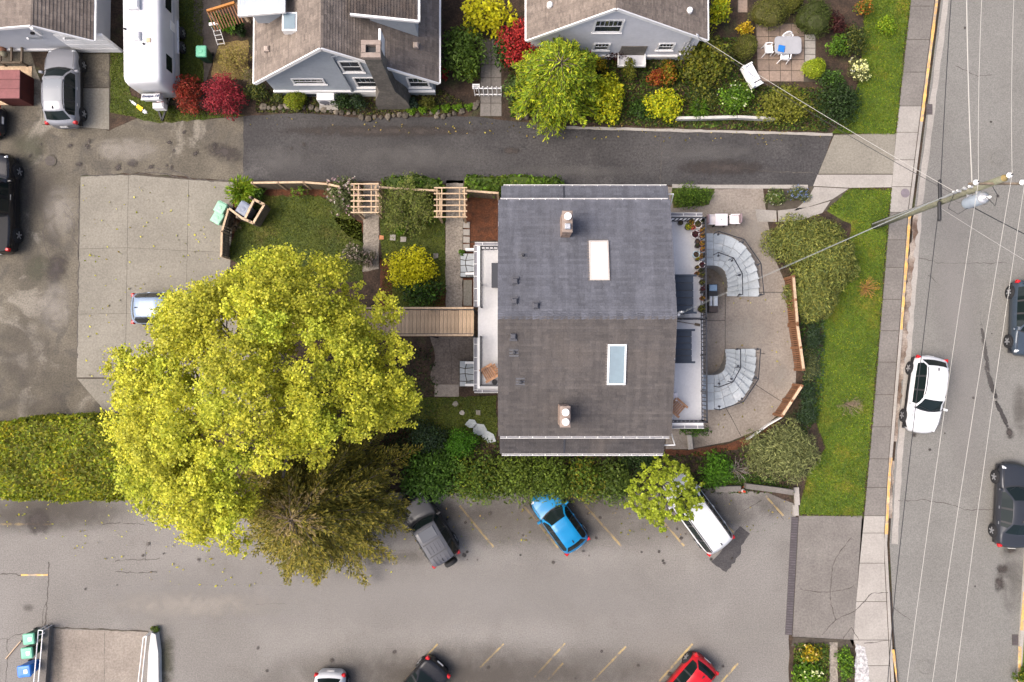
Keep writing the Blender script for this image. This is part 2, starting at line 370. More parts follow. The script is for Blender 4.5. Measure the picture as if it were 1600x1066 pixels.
# garage apron slabs
apr = sheet('garage_apron', [(66, 150), (108, 84), (172, 84), (171, 203), (66, 195)], 0.008, M_joint)
slab(apr, PX((100, 86), (171, 84), (171, 136), (84, 137)), 0.020, M_west, 0.012)
slab(apr, PX((84, 138), (171, 138), (171, 203), (66, 194), (70, 150)), 0.020, M_pad, 0.012)
# sidewalk along the street
swl = [(1431, -100), (1423, 0), (1408, 135), (1400, 208), (1393, 292), (1378, 480), (1365, 640), (1350, 806), (1340, 905), (1333, 1000), (1345, 1030), (1352, 1200)]
def sx(py):
    for (x0, y0), (x1, y1) in zip(swl, swl[1:]):
        if y0 <= py <= y1: return x0 + (x1 - x0) * (py - y0) / (y1 - y0)
walk = sheet('sidewalk', [(x, y) for x, y in swl] + [(kx(y) - 5.5, y) for x, y in reversed(swl)], 0.006, M_joint)
ys = [-40, 10, 62, 113, 166, 207, 250, 292, 332, 375, 418, 468, 517, 566, 617, 667, 717, 762, 806, 833, 880, 940, 1000, 1040, 1090]
for a, b in zip(ys, ys[1:]):
    slab(walk, PX((sx(a), a), (kx(a) - 5.5, a), (kx(b) - 5.5, b), (sx(b), b)), 0.018, M_conc if (166 <= a < 332 or a >= 805) else M_walk, 0.016)
# lane apron
la = sheet('lane_apron', [(1303, 210), (1401, 208), (1393, 293), (1330, 293), (1292, 330), (1200, 332), (1200, 293), (1271, 291)], 0.006, M_joint)
slab(la, PX((1303, 211), (1400, 208), (1396, 272), (1278, 272)), 0.016, M_pad, 0.012)
slab(la, PX((1277, 273), (1395, 273), (1393, 293), (1328, 294), (1270, 291)), 0.016, M_conc, 0.010)
slab(la, PX((1272, 292), (1326, 295), (1300, 312), (1268, 322), (1240, 330), (1262, 310)), 0.016, M_conc, 0.010)
slab(la, PX((1215, 329), (1266, 323), (1298, 314), (1285, 333), (1250, 345), (1216, 347)), 0.016, M_conc, 0.010)
slab(la, PX((1180, 327), (1213, 329), (1214, 347), (1183, 347)), 0.016, M_conc, 0.010)
ed = ribbon(PX((1050, 291), (1120, 292), (1200, 292), (1262, 292)), 0.22, 0.03, 1).build('edging', M_conc, la)
# parking driveway and trench drain
dr = sheet('parking_driveway', [(1247, 806), (1350, 806), (1334, 1000), (1240, 996), (1236, 1010), (1333, 1012)], 0.006, M_joint)
slab(dr, PX((1248, 806), (1347, 806), (1334, 1000), (1238, 995)), 0.016, M_walk, 0.010)
M_drain = pmat('drain_grate', (0.085, 0.072, 0.078), (0.055, 0.048, 0.05), 3, speck=(12, 0.3), rough=0.7)
tr = MB(); p0, p1 = W(1242, 808), W(1232, 992)
d = (p1 - p0); n = 46; dd = d / n; rz = math.atan2(d.y, d.x)
trench = thing('trench_drain', 'long dark trench drain grate across the parking driveway', 'drain', p0)
f = MB(); f.beam(Vector((0, 0, 0.008)), p1 - p0 + Vector((0, 0, 0.008)), 0.40, 0.016); f.build('channel', pmat('drain_channel', (0.06, 0.052, 0.055), rough=.9), trench)
bar = MB(); bar.box((0, 0, 0), (0.075, 0.34, 0.02)); bm0 = None
for i in range(n):
    c = p0 + dd * (i + 0.5)
    if bm0 is None: o = bar.build('grate_bar', M_drain, trench); bm0 = o.data
    else: o = bpy.data.objects.new('grate_bar', bm0); link(o, trench)
    o.location = c - p0 + Vector((0, 0, 0.024)); o.rotation_euler = (0, 0, rz)
c = MB(W(1243, 790)); c.box(W(1242.5, 797) + Vector((0, 0, 0.05)), (0.3, 0.6, 0.14), R(3)); c.box(W(1244, 775) + Vector((0, 0, 0.06)), (0.28, 1.0, 0.12), R(3))
o = c.build('kerb_block', M_conc); o.location = W(1243, 790); tag(o, 'low concrete kerb block at the corner of the front lawn', 'kerb')
# dark asphalt patch by the van
pt = sheet('asphalt_patch', [(1156, 822), (1172, 834), (1158, 853), (1157, 866), (1135, 894), (1111, 878), (1126, 862), (1130, 856)], 0.008, pmat('fresh_asphalt', (0.034, 0.032, 0.033), (0.050, 0.046, 0.046), 2, speck=(12, 0.4), rough=0.9), amp=0.05, step=0.18)
# patio
patio_px = [(1040, 292), (1125, 296), (1192, 294), (1198, 340), (1205, 372), (1213, 410), (1226, 440), (1233, 500), (1245, 560), (1243, 600), (1225, 640), (1190, 670), (1140, 690), (1075, 702), (1040, 702)]
patio = sheet('patio', patio_px, 0.012, M_patio)
for k, pp in enumerate([[(1133, 438), (1133, 546)], [(1104, 501), (1133, 501)], [(1135, 457), (1228, 457)], [(1170, 594), (1195, 611), (1222, 628)], [(1131, 632), (1143, 653), (1158, 682)], [(1182, 551), (1195, 553)]]):
    ribbon(jag(PX(*pp), 0.3, 0.008, False, k), 0.045, 0.0155, k, 0.2).build('joint', M_crack, patio)
# small stepping path and gravel paths of the back garden
M_gravel = pmat('gravel_path', (0.235, 0.205, 0.170), (0.165, 0.143, 0.12), 1.2, speck=(8, 0.42), rough=0.95, bump=(12, 0.6, 0.03))
sheet('gravel_path', [(568, 286), (592, 286), (592, 420), (566, 425)], 0.008, M_gravel, amp=0.03, step=0.3)
sheet('gravel_path', [(697, 282), (724, 282), (722, 485), (695, 485)], 0.008, M_gravel, amp=0.02, step=0.3)
yard = sheet('yard_paving', [(672, 525), (742, 525), (742, 604), (680, 604), (672, 590), (680, 560)], 0.008, pmat('yard_concrete', (0.145, 0.118, 0.098), (0.10, 0.082, 0.068), 0.8, speck=(8, 0.35), rough=0.95, bump=(12, 0.5, 0.02)), amp=0.05, step=0.3)
ribbon(jag(PX((702, 530), (703, 548), (706, 560), (705, 598)), 0.15, 0.02, False, 2), 0.03, 0.0115, 1, 0.4).build('crack', M_crack, yard)
st = sheet('doorstep_slab', [(679, 601), (717, 601), (717, 620), (679, 620)], 0.05, M_patio, thick=0.04)
# lawns and beds
lawnA = sheet('lawn', [(1326, 296), (1391, 297), (1376, 480), (1363, 640), (1347, 806), (1248, 803), (1262, 740), (1290, 700), (1270, 640), (1284, 560), (1290, 500), (1320, 440), (1330, 350), (1292, 330)], 0.03, M_grass, amp=0.05, step=0.4)
lawnB = sheet('lawn', [(1352, -60), (1424, -60), (1421, 0), (1398, 209), (1300, 208), (1330, 170), (1345, 110), (1350, 40)], 0.03, M_grass, amp=0.05, step=0.4)
lawnC = sheet('lawn', [(408, 306), (500, 306), (540, 330), (566, 350), (566, 440), (420, 440), (352, 400), (372, 355)], 0.02, M_grass2, amp=0.08, step=0.3)
lawnD = sheet('lawn', [(173, 82), (192, 78), (205, 150), (262, 165), (300, 180), (384, 180), (250, 193), (215, 185), (173, 176)], 0.02, M_grass2, amp=0.08, step=0.3)
lawnE = sheet('lawn', [(276, -20), (318, -20), (318, 60), (318, 130), (276, 130)], 0.02, M_grass2, amp=0.08, step=0.3)
lawnF = sheet('lawn', [(593, 335), (696, 335), (695, 480), (600, 480)], 0.02, M_grass2, amp=0.05, step=0.3)
lawnG = sheet('lawn', [(640, 622), (776, 618), (776, 690), (700, 690), (640, 700)], 0.016, M_grass2, amp=0.08, step=0.3)
lawnH = sheet('lawn', [(1050, 292), (1118, 293), (1108, 320), (1052, 325)], 0.022, M_grass2, amp=0.03, step=0.3)
beds = [[(375, 284), (567, 286), (567, 312), (520, 308), (410, 308), (370, 350), (350, 420), (350, 360)], [(725, 284), (780, 290), (780, 376), (740, 376), (725, 380)], [(520, 340), (567, 345), (567, 380), (545, 370)], [(594, 405), (612, 405), (612, 490), (594, 490)], [(676, 450), (697, 450), (697, 482), (676, 482)], [(724, 380), (742, 380), (742, 484), (724, 484)], [(1040, 702), (1075, 704), (1140, 693), (1190, 673), (1214, 655), (1216, 662), (1160, 700), (1100, 712), (1040, 712)]]
for k, b in enumerate(beds): sheet('mulch_bed', b, 0.012 + 0.004 * k if k != 6 else 0.016, M_mulch, amp=0.04, step=0.3, seed=k)
sheet('dry_grass_bed', [(335, 68), (388, 62), (388, 125), (330, 120)], 0.016, pmat('dry_grass', (0.20, 0.145, 0.055), (0.12, 0.085, 0.03), 1.4, speck=(9, 0.5), rough=0.95, bump=(9, 0.9, 0.05)), amp=0.06, step=0.3)
sheet('side_path', [(303, -40), (345, -40), (345, 60), (322, 128), (318, 128), (318, 60), (303, 48)], 0.024, pmat('side_paving', (0.075, 0.062, 0.052), (0.05, 0.04, 0.034), 1, speck=(8, 0.3), rough=0.95), amp=0.03)
# ramp at the bottom left
ramp = sheet('basement_ramp', [(76, 983), (232, 987), (222, 1066), (215, 1200), (62, 1200), (70, 1066)], 0.010, M_patio)
ribbon(jag(PX((70, 980), (150, 983), (232, 987)), 0.3, 0.03, False, 3), 0.07, 0.014, 3, 0.5).build('moss_joint', M_joint, ramp)
ribbon(jag(PX((164, 985), (163, 1066)), 0.3, 0.02, False, 3), 0.02, 0.014, 3, 0.5).build('crack', M_crack, ramp)
# cracks
def crack(parent, pts, w=0.035, z=0.0125, seed=0, amp=0.05):
    return ribbon(jag(PX(*pts), 0.18, amp, False, seed), w, z, seed, 0.6).build('crack', M_crack, parent)
for k, pp in enumerate([[(76, 878), (76, 900), (74, 930), (72, 960), (70, 982)], [(0, 898), (15, 896), (35, 899)], [(180, 877), (205, 874), (230, 875), (250, 872)], [(181, 893), (210, 895), (246, 894)], [(228, 876), (229, 850)], [(160, 820), (190, 817), (225, 819)], [(400, 945), (445, 943)], [(66, 982), (67, 960), (74, 938)], [(12, 998), (12, 1040), (9, 1066)], [(-5, 998), (14, 999), (24, 992), (36, 989)], [(1163, 798), (1175, 790), (1190, 782)], [(1200, 780), (1210, 792), (1225, 812)]]):
    crack(lot, pp, 0.05 if k in (0, 1, 3) else 0.035, 0.008, k)
for k, pp in enumerate([[(1438, 403), (1470, 411), (1520, 411), (1575, 410)], [(1470, 300), (1500, 316), (1545, 318)], [(1405, 783), (1450, 782), (1490, 790), (1510, 798), (1555, 797)], [(1452, 430), (1470, 445)], [(1395, 950), (1424, 970)], [(1495, 102), (1530, 118), (1552, 116)]]):
    crack(road, pp, 0.03, -0.116, 20 + k)
for k, pp in enumerate([[(1330, 840), (1312, 862), (1300, 885), (1297, 920), (1298, 945), (1306, 968), (1284, 992)], [(1306, 968), (1335, 955), (1362, 927), (1387, 926)], [(1250, 920), (1270, 924), (1297, 925), (1325, 920), (1334, 915)], [(1316, 1000), (1330, 980), (1342, 1000)], [(1350, 1005), (1392, 1000)]]):
    crack(dr, pp, 0.04, 0.0225, 40 + k, 0.03)
for k, pp in enumerate([[(62, 315), (90, 312), (104, 320), (114, 335), (117, 350), (114, 370), (121, 382)], [(84, 300), (80, 315), (70, 322), (72, 345), (67, 362), (70, 385), (80, 410), (92, 440)], [(100, 330), (112, 345), (116, 365)], [(226, 266), (235, 262), (270, 266), (300, 280)], [(384, 284), (300, 281), (240, 269), (200, 274), (126, 274)], [(124, 290), (123, 420), (121, 560)]]):
    crack(west, pp, 0.06 if k == 4 else 0.05, 0.0085 if k not in (4, 5) else 0.0245, 60 + k, 0.05)
crack(lane, [(1033, 205), (1033, 250), (1031, 288)], 0.05, 0.0125, 3)
crack(lane, [(1060, 278), (1110, 262), (1150, 262), (1200, 268), (1270, 270)], 0.04, 0.0125, 4)
# blotches: oil, damp, tar and broad tone bands with soft ragged edges
def blot_mat(name, col, k=1.0, sc_=1.4, nw=1.7, lo=-0.05, hi=0.95):
    if name in MAT: return MAT[name]
    m = bpy.data.materials.new(name); MAT[name] = m; t = NT(m)
    gen = t.n.new('ShaderNodeTexCoord').outputs['Generated']
    v = t.mapping(gen, (2, 2, 0), (0, 0, 0), (-1, -1, 0))
    ln = t.n.new('ShaderNodeVectorMath'); ln.operation = 'LENGTH'; t.l.new(v, ln.inputs[0])
    nz = t.noise(t.pos(), sc_, 6, 0.65, 0.6)
    f = t.math('SUBTRACT', t.math('MULTIPLY', nz, nw), t.math('MULTIPLY', ln.outputs['Value'], 0.85))
    f = t.rng(f, lo, hi, 0.0, k); f = t.math('MULTIPLY', f, t.rng(t.math('ADD', ln.outputs['Value'], t.math('MULTIPLY', nz, 0.3)), 0.62, 1.12, 1.0, 0.0))
    tr = t.n.new('ShaderNodeBsdfTransparent'); mx = t.n.new('ShaderNodeMixShader')
    t.fin(col, 0.85); t.l.new(f, mx.inputs[0]); t.l.new(tr.outputs[0], mx.inputs[1]); t.l.new(t.b.outputs[0], mx.inputs[2])
    t.l.new(mx.outputs[0], t.out.inputs['Surface'])
    return m
B_dark = blot_mat('tar_stain', (0.040, 0.032, 0.028), 1.0, 2.6)
B_damp = blot_mat('damp_stain', (0.070, 0.060, 0.050), 0.40, 0.9)
B_pale = blot_mat('pale_wear', (0.110, 0.104, 0.099), 0.45, 1.3)
B_pale2 = blot_mat('pale_patch', (0.29, 0.262, 0.225), 0.5, 1.3)
B_moss = blot_mat('moss_stain', (0.06, 0.058, 0.036), 0.8, 1.1)
B_bay = blot_mat('bay_dark_band', (0.085, 0.073, 0.060), 0.6, 0.5, 0.9, -0.38, 0.5)  # broad soft-edged band, darker and browner over the parking bays
B_lane = blot_mat('swept_lane', (0.225, 0.212, 0.198), 0.5, 0.4, 0.9, -0.38, 0.5)
B_skid = blot_mat('tar_line', (0.030, 0.026, 0.024), 1.0, 3.0, 1.6, 0.1, 0.5)
def blot(parent, px, py, rx, ry, z, mat, rot=0.0):
    c = W(px, py); a, b = rx / 27.0, ry / 27.0; m = MB()
    m.add([(-a, -b, 0), (a, -b, 0), (a, b, 0), (-a, b, 0)], [(0, 1, 2, 3)])
    o = m.build('stain_tone_patch', mat, parent); o.location = (c.x, c.y, z); o.rotation_euler = (0, 0, R(rot))
for i, (px, py, rx, ry, mt, ro) in enumerate([(350, 238, 45, 20, B_dark, -15), (208, 255, 14, 10, B_dark, 0), (272, 236, 6, 6, B_dark, 0), (80, 360, 22, 60, B_damp, 8), (88, 420, 24, 40, B_dark, -20), (60, 300, 60, 60, B_damp, 0), (40, 560, 70, 80, B_damp, 0), (60, 630, 90, 30, B_damp, 0), (95, 330, 40, 60, B_pale2, 0), (200, 235, 80, 30, B_pale2, 0), (85, 480, 40, 60, B_pale2, 0), (45, 230, 40, 40, B_moss, 0), (60, 420, 30, 30, B_moss, 0)]):
    blot(west, px, py, rx, ry, 0.0285 + 0.0006 * i, mt, ro)
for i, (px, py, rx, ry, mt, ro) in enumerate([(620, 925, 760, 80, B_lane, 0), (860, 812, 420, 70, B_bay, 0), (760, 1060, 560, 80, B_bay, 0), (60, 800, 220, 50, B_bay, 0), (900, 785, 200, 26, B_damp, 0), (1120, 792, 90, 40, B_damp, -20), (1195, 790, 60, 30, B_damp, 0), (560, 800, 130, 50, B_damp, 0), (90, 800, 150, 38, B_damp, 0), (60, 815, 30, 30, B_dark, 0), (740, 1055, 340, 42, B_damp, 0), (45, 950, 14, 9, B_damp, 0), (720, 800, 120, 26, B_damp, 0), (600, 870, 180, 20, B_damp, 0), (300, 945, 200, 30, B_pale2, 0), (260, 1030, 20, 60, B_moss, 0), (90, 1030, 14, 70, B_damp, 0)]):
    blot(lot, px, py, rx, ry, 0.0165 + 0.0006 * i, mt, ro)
for i, (px, py, rx, ry, mt, ro) in enumerate([(640, 245, 220, 30, B_pale, 0), (1100, 240, 170, 26, B_pale, 0), (440, 250, 80, 34, B_pale, 0), (900, 268, 220, 14, B_pale, 0), (1130, 262, 100, 18, B_dark, 0), (600, 205, 240, 14, B_dark, 0), (800, 236, 22, 8, B_dark, 0), (455, 232, 6, 5, B_dark, 0), (475, 226, 5, 5, B_dark, 0)]):
    blot(lane, px, py, rx, ry, 0.0165 + 0.0006 * i, mt, ro)
for i, (px, py, rx, ry, mt, ro) in enumerate([(1541, 545, 5, 60, B_skid, 8), (1551, 600, 6, 50, B_skid, 17), (1568, 648, 6, 40, B_skid, 24), (1580, 678, 10, 12, B_dark, 0), (1597, 640, 18, 60, B_damp, 0), (1568, 890, 14, 12, B_dark, 0), (1564, 912, 12, 22, B_dark, 0), (1580, 860, 14, 8, B_dark, 0), (1585, 900, 30, 100, B_damp, 0), (1430, 680, 6, 6, B_dark, 0), (1500, 500, 60, 500, B_lane, 5)]):
    blot(road, px, py, rx, ry, -0.1125 + 0.0006 * i, mt, ro)
for i, (px, py, rx, ry, mt, ro) in enumerate([(1120, 430, 40, 90, B_damp, 0), (1085, 690, 40, 20, B_damp, 0), (1180, 360, 30, 50, B_pale2, 0), (1160, 520, 60, 40, B_pale2, 0), (1220, 590, 20, 30, B_pale2, 0)]):
    blot(patio, px, py, rx, ry, 0.0195 + 0.0006 * i, mt, ro)
# bay lines of the parking lot
LZ = 0.0145
for k, (a, b) in enumerate([((718, 790), (771, 855)), ((818, 790), (872, 856)), ((912, 787), (971, 854)), ((1030, 808), (1069, 853)), ((1105, 790), (1146, 832)), ((645, 808), (666, 836)), ((1196, 775), (1224, 806))]):
    paint(a, b, 0.11, LZ, M_ypaint, lot, 'bay_line', k)
for k, (a, b) in enumerate([((684, 1006), (633, 1062)), ((787, 1006), (750, 1043)), ((883, 1005), (835, 1058)), ((880, 1036), (856, 1062)), ((978, 1010), (926, 1064)), ((1082, 1006), (1030, 1064)), ((1153, 1036), (1127, 1066)), ((730, 1064), (720, 1078))]):
    paint(a, b, 0.10, LZ, M_ypaint, lot, 'bay_line', 30 + k)
paint((0, 819), (82, 819), 0.13, LZ, M_ypaint, lot, 'bay_line', 9); paint((33, 898.5), (75, 898.5), 0.10, LZ, M_yellow, lot, 'bay_line', 10)
# manhole and utility covers
M_iron = pmat('cast_iron', (0.075, 0.062, 0.055), (0.05, 0.042, 0.038), 6, speck=(14, 0.3), rough=0.7)
M_cov = pmat('grey_lid', (0.17, 0.145, 0.16), (0.14, 0.12, 0.13), 4, rough=0.7)
def cover(px, py, r, z, mat, label, ring=True):
    t = thing('manhole_cover', label, 'manhole cover', W(px, py, z))
    t.location = (W(px, py).x, W(px, py).y, z)
    m = MB(); m.lathe([(r, 0), (r, 0.012), (r * 0.98, 0.016)], 28); m.build('lid', mat, t)
    if ring:
        m = MB()
        for k in range(28):
            a0, a1 = 2 * math.pi * k / 28, 2 * math.pi * (k + 1) / 28
            q = lambda rr, a: (rr * math.cos(a), rr * math.sin(a), 0.010)
            m.quad(q(r * 1.06, a0), q(r * 1.28, a0), q(r * 1.28, a1), q(r * 1.06, a1))
        m.build('rim', M_west if mat is M_iron else mat, t)
        b = MB()
        for k in range(5): b.box((0, -r * 0.6 + k * r * 0.3, 0.018), (r * 1.3 * math.sqrt(1 - (abs(-0.6 + k * 0.3)) ** 2), r * 0.10, 0.006))
        b.build('tread_bars', M_joint if mat is M_iron else mat, t)
cover(79, 252, 0.28, 0.036, M_iron, 'round rusty manhole cover in the stained west lane')
cover(1414, 302, 0.26, 0.02, M_cov, 'round grey utility cover in the sidewalk near the leaning pole', False)
cover(1561, 246, 0.36, -0.104, M_road, 'faint round manhole cover in the street beyond the pole', True)
cover(1447, 1044, 0.36, -0.104, M_road, 'faint round manhole cover in the street near the bottom flower bed', True)
dg = thing('storm_drain', 'rusty rectangular storm drain grate in the gutter by the yellow kerb', 'drain', W(1452, 171, -0.115)); 
m = MB(); m.box((0, 0, 0.004), (0.36, 0.62, 0.012)); m.build('frame', M_iron, dg)
for k in range(6):
    m = MB(); m.box((0, -0.24 + k * 0.095, 0.016), (0.30, 0.05, 0.014)); m.build('grate_bar', M_drain, dg)
dg2 = dup(dg, W(1586, 1000, -0.115), 0, 'dark storm drain grate in the far gutter at the right edge'); dg2['group'] = dg['group'] = 'storm drains in the gutters'

# oil drips under the parking bays and fallen leaves on the paving
ro_ = random.Random(77)
for i in range(46):
    if i < 30: px, py = ro_.uniform(690, 1150), ro_.uniform(800, 880)
    elif i < 40: px, py = ro_.uniform(400, 1200), ro_.uniform(1010, 1062)
    else: px, py = ro_.uniform(10, 330), ro_.uniform(820, 960)
    q = ro_.uniform(2.0, 5.5); blot(lot, px, py, q, q * ro_.uniform(.7, 1.2), 0.034 + 0.0004 * i, B_dark, ro_.uniform(0, 90))
for i in range(16): q = ro_.uniform(2, 6); blot(west, ro_.uniform(40, 370), ro_.uniform(205, 270), q * 1.6, q, 0.040 + 0.0004 * i, B_dark, ro_.uniform(0, 90))
for i in range(10): q = ro_.uniform(1.5, 4); blot(road, ro_.uniform(1450, 1590), ro_.uniform(20, 1050), q, q, -0.100 + 0.0004 * i, B_dark, 0)
# ------------------------------------------------------------------ roofs of real shingle tabs
def shingle_mat(name, layers, stk=(3.0, .22, .22)):
    m = bpy.data.materials.new(name); MAT[name] = m; t = NT(m); p = t.pos(); c = t.attr()
    for L in layers:
        c = t.mix(t.rng(t.noise(p, L[1], 5, 0.62, 0.4), L[2], L[3], 0.0, L[4]), c, L[0])
    gg = t.rng(t.noise(p, 14, 3, 0.8), 0.25, 0.75, 0.78, 1.22); st_ = t.rng(t.noise(t.mapping(p, stk), 1.0, 4, 0.6), 0.3, 0.7, 0.84, 1.14); gg = t.math('MULTIPLY', gg, st_)
    t.fin(t.mix(1.0, c, gg, 'MULTIPLY'), 0.92); return m
M_shA = shingle_mat('grey_asphalt_shingle', [((0.094, 0.097, 0.112), 0.35, 0.5, 0.75, 0.5)])
M_shB = shingle_mat('brown_asphalt_shingle', [((0.082, 0.070, 0.062), 0.4, 0.48, 0.7, 0.6), ((0.040, 0.036, 0.036), 0.5, 0.56, 0.74, 0.6)])
M_shC = shingle_mat('tan_asphalt_shingle', [((0.20, 0.165, 0.135), 0.5, 0.52, 0.75, 0.4), ((0.065, 0.054, 0.045), 0.30, 0.56, 0.74, 0.6)], (.22, 3.0, .22))
def colattr(me, cols):
    a = me.color_attributes.new('col', 'FLOAT_COLOR', 'POINT')
    c = np.ones((len(me.vertices), 4), dtype=np.float32); c[:, :3] = cols
    a.data.foreach_set('color', c.ravel())
def shingles(name, parent, o, ux, uy, L, S, mat, pal, course=0.14, tab=(0.22, 0.5), off=(0, 0, 0), seed=1, outline=None, lift=0.034, var=0.09):
    """o: lower corner at the eave, ux along the eave, uy up the slope; real overlapping tabs joined as one part"""
    r = random.Random(seed); o = Vector(o) - Vector(off); ux = Vector(ux).normalized(); uy = Vector(uy).normalized(); nz = ux.cross(uy)
    if nz.z < 0: nz = -nz
    v = []; f = []; col = []; k = 0; y = 0.0
    while y < S:
        y1 = min(S, y + course * 1.12); x = -r.random() * tab[1]; ct_ = r.uniform(.92, 1.08)
        lo, hi = (0.0, L) if outline is None else outline((y + y1) / 2)
        while x < hi:
            w = r.uniform(*tab); a, b = max(x, lo), min(x + w - 0.006, hi)
            if b - a > 0.03:
                h0 = lift + r.uniform(-0.003, 0.004); n = len(v)
                P = lambda u, t, h: o + ux * u + uy * t + nz * h
                v += [P(a, y, h0), P(b, y, h0), P(b, y1, 0.004), P(a, y1, 0.004), P(a, y, 0), P(b, y, 0)]
                f += [(n, n + 1, n + 2, n + 3), (n + 4, n + 5, n + 1, n)]
                g = r.uniform(1 - var, 1 + var) * ct_; c = pal[r.randrange(len(pal))]; col += [(c[0] * g, c[1] * g, c[2] * g)] * 6
            x += w
        y += course; k += 1
    ob = mesh_obj(name, v, f, mat, parent); colattr(ob.data, np.array(col, dtype=np.float32)); ob['kind'] = 'stuff'
    return ob
PAL_A = [(0.076, 0.079, 0.094), (0.082, 0.085, 0.100), (0.071, 0.074, 0.088)]
PAL_B = [(0.064, 0.057, 0.054), (0.071, 0.063, 0.059), (0.058, 0.052, 0.050)]
PAL_C = [(0.150, 0.122, 0.101), (0.132, 0.107, 0.089), (0.168, 0.137, 0.113)]
M_stucco = pmat('pale_stucco', (0.50, 0.49, 0.48), (0.44, 0.43, 0.42), 2, rough=0.9)
M_fascia = pmat('grey_fascia', (0.20, 0.20, 0.22), (0.17, 0.17, 0.19), 3, rough=0.7)

# ------------------------------------------------------------------ the double house in the middle
HX0, HX1, HYN, HYS, HYR = -0.68, 7.80, 7.80, -3.80, 2.0
ZE, ZR = 6.0, 7.3
hc = Vector((3.5, 2.0, 0))
house = thing('duplex_house', 'two storey double house with grey north and brown south roof, decks and chimneys', 'house', hc)
def H(): return MB(hc)
m = H(); m.prism([(-0.28, -3.35), (7.40, -3.35), (7.40, 7.35), (-0.28, 7.35)], 0, ZE - 0.12); m.prism([(-0.2, 7.34), (7.5, 7.34), (7.5, 8.45), (-0.2, 8.45)], 0, 4.55); m.prism([(-0.2, -4.45), (7.3, -4.45), (7.3, -3.34), (-0.2, -3.34)], 0, 4.55)
m.build('wall', M_stucco, house)
# gable ends + roof deck body
m = H()
th = 0.14
for (ya, yb) in ((HYN, HYR), (HYS, HYR)):
    m.add([(HX0, ya, ZE), (HX1, ya, ZE), (HX1, yb, ZR), (HX0, yb, ZR), (HX0, ya, ZE - th), (HX1, ya, ZE - th), (HX1, yb, ZR - th), (HX0, yb, ZR - th)], [(0, 1, 2, 3), (7, 6, 5, 4), (0, 4, 5, 1), (1, 5, 6, 2), (3, 2, 6, 7), (0, 3, 7, 4)])
roof = m.build('roof', M_fascia, house)
sl = math.hypot(HYN - HYR, ZR - ZE)
ro = hc
shingles('shingles', roof, (HX1, HYN, ZE), (-1, 0, 0), (0, -(HYN - HYR), ZR - ZE), HX1 - HX0, sl, M_shA, PAL_A, off=ro, seed=2)
shingles('shingles', roof, (HX0, HYS, ZE), (1, 0, 0), (0, HYR - HYS, ZR - ZE), HX1 - HX0, sl, M_shB, PAL_B, off=ro, seed=3)
# ridge cap pieces
m = H(); rr = random.Random(5); x = HX0
RC = []
while x < HX1 - 0.05:
    w = 0.33; x1 = min(HX1, x + w)
    q = MB(); hh = 0.03
    q.add([(x, HYR + 0.24, ZR - 0.054 + hh), (x1, HYR + 0.24, ZR - 0.054 + 0.014), (x1, HYR, ZR + 0.014), (x, HYR, ZR + hh), (x, HYR - 0.2, ZR - 0.045 + hh), (x1, HYR - 0.2, ZR - 0.045 + 0.014),
           (x, HYR + 0.24, ZR - 0.05), (x, HYR - 0.2, ZR - 0.045)], [(0, 3, 2, 1), (3, 4, 5, 2), (6, 7, 4, 3, 0)])
    q.off = Vector(ro); cap = q.build('ridge_cap', MAT.get('ridge') or pmat('ridge', (0.088, 0.091, 0.108), (0.075, 0.078, 0.092), 3, speck=(14, 0.2), rough=0.92, var=0.22), roof)
    x = x1
# skirt roofs over the ground floor
for (ya, yb, xa, xb, sd_, mt, pl) in ((8.83, 7.32, -0.55, 8.0, 4, M_shA, PAL_A), (-4.84, -3.32, -0.62, 7.72, 6, M_shB, [(0.044, 0.040, 0.040), (0.050, 0.046, 0.046), (0.039, 0.036, 0.037)])):
    z0, z1 = 4.6, 5.25; m = H()
    m.add([(xa, ya, z0), (xb, ya, z0), (xb, yb, z1), (xa, yb, z1), (xa, ya, z0 - .12), (xb, ya, z0 - .12), (xb, yb, z1 - .12), (xa, yb, z1 - .12)], [(0, 1, 2, 3), (7, 6, 5, 4), (0, 4, 5, 1), (1, 5, 6, 2), (3, 2, 6, 7), (0, 3, 7, 4)])
    sk = m.build('skirt_roof', M_fascia, house); S = math.hypot(ya - yb, z1 - z0); up = (0, yb - ya, z1 - z0)
    if ya > 0: shingles('shingles', sk, (xb, ya, z0), (-1, 0, 0), up, xb - xa, S, mt, pl, off=ro, seed=sd_)
    else: shingles('shingles', sk, (xa, ya, z0), (1, 0, 0), up, xb - xa, S, mt, pl, off=ro, seed=sd_)
    vy = H(); xm = 2.65; s_ = 1 if ya > 0 else -1
    vy.beam((xm, ya, z0 + 0.03), (xm, yb, z1 + 0.03), 0.09, 0.03); vy.build('valley_strip', M_black, sk)
def gutter(root, off, p, q, w=0.13, h=0.11, name='gutter'):
    """open half box gutter with hanger straps"""
    p, q = Vector(p), Vector(q); d = (q - p).normalized(); s_ = Vector((-d.y, d.x, 0)); m = MB(off)
    for k in (-1, 1): m.beam(p + s_ * (w / 2 * k), q + s_ * (w / 2 * k), 0.018, h)
    m.beam(p - Vector((0, 0, h / 2 - 0.01)), q - Vector((0, 0, h / 2 - 0.01)), w - 0.02, 0.012)
    gt = m.build(name, M_white, root); n = max(2, int((q - p).length / 0.62)); L = (q - p).length
    ln = MB(off); ln.beam(p - Vector((0, 0, 0.02)), q - Vector((0, 0, 0.02)), w - 0.024, 0.006); ln.build('gutter_bed', M_fascia, gt)
    for i in range(n):
        c = p + d * (L * (i + 0.5) / n); b = MB(off); b.beam(c - s_ * (w / 2) + Vector((0, 0, h / 2)), c + s_ * (w / 2) + Vector((0, 0, h / 2)), 0.028, 0.008); b.build('hanger', M_white, gt)
    return gt
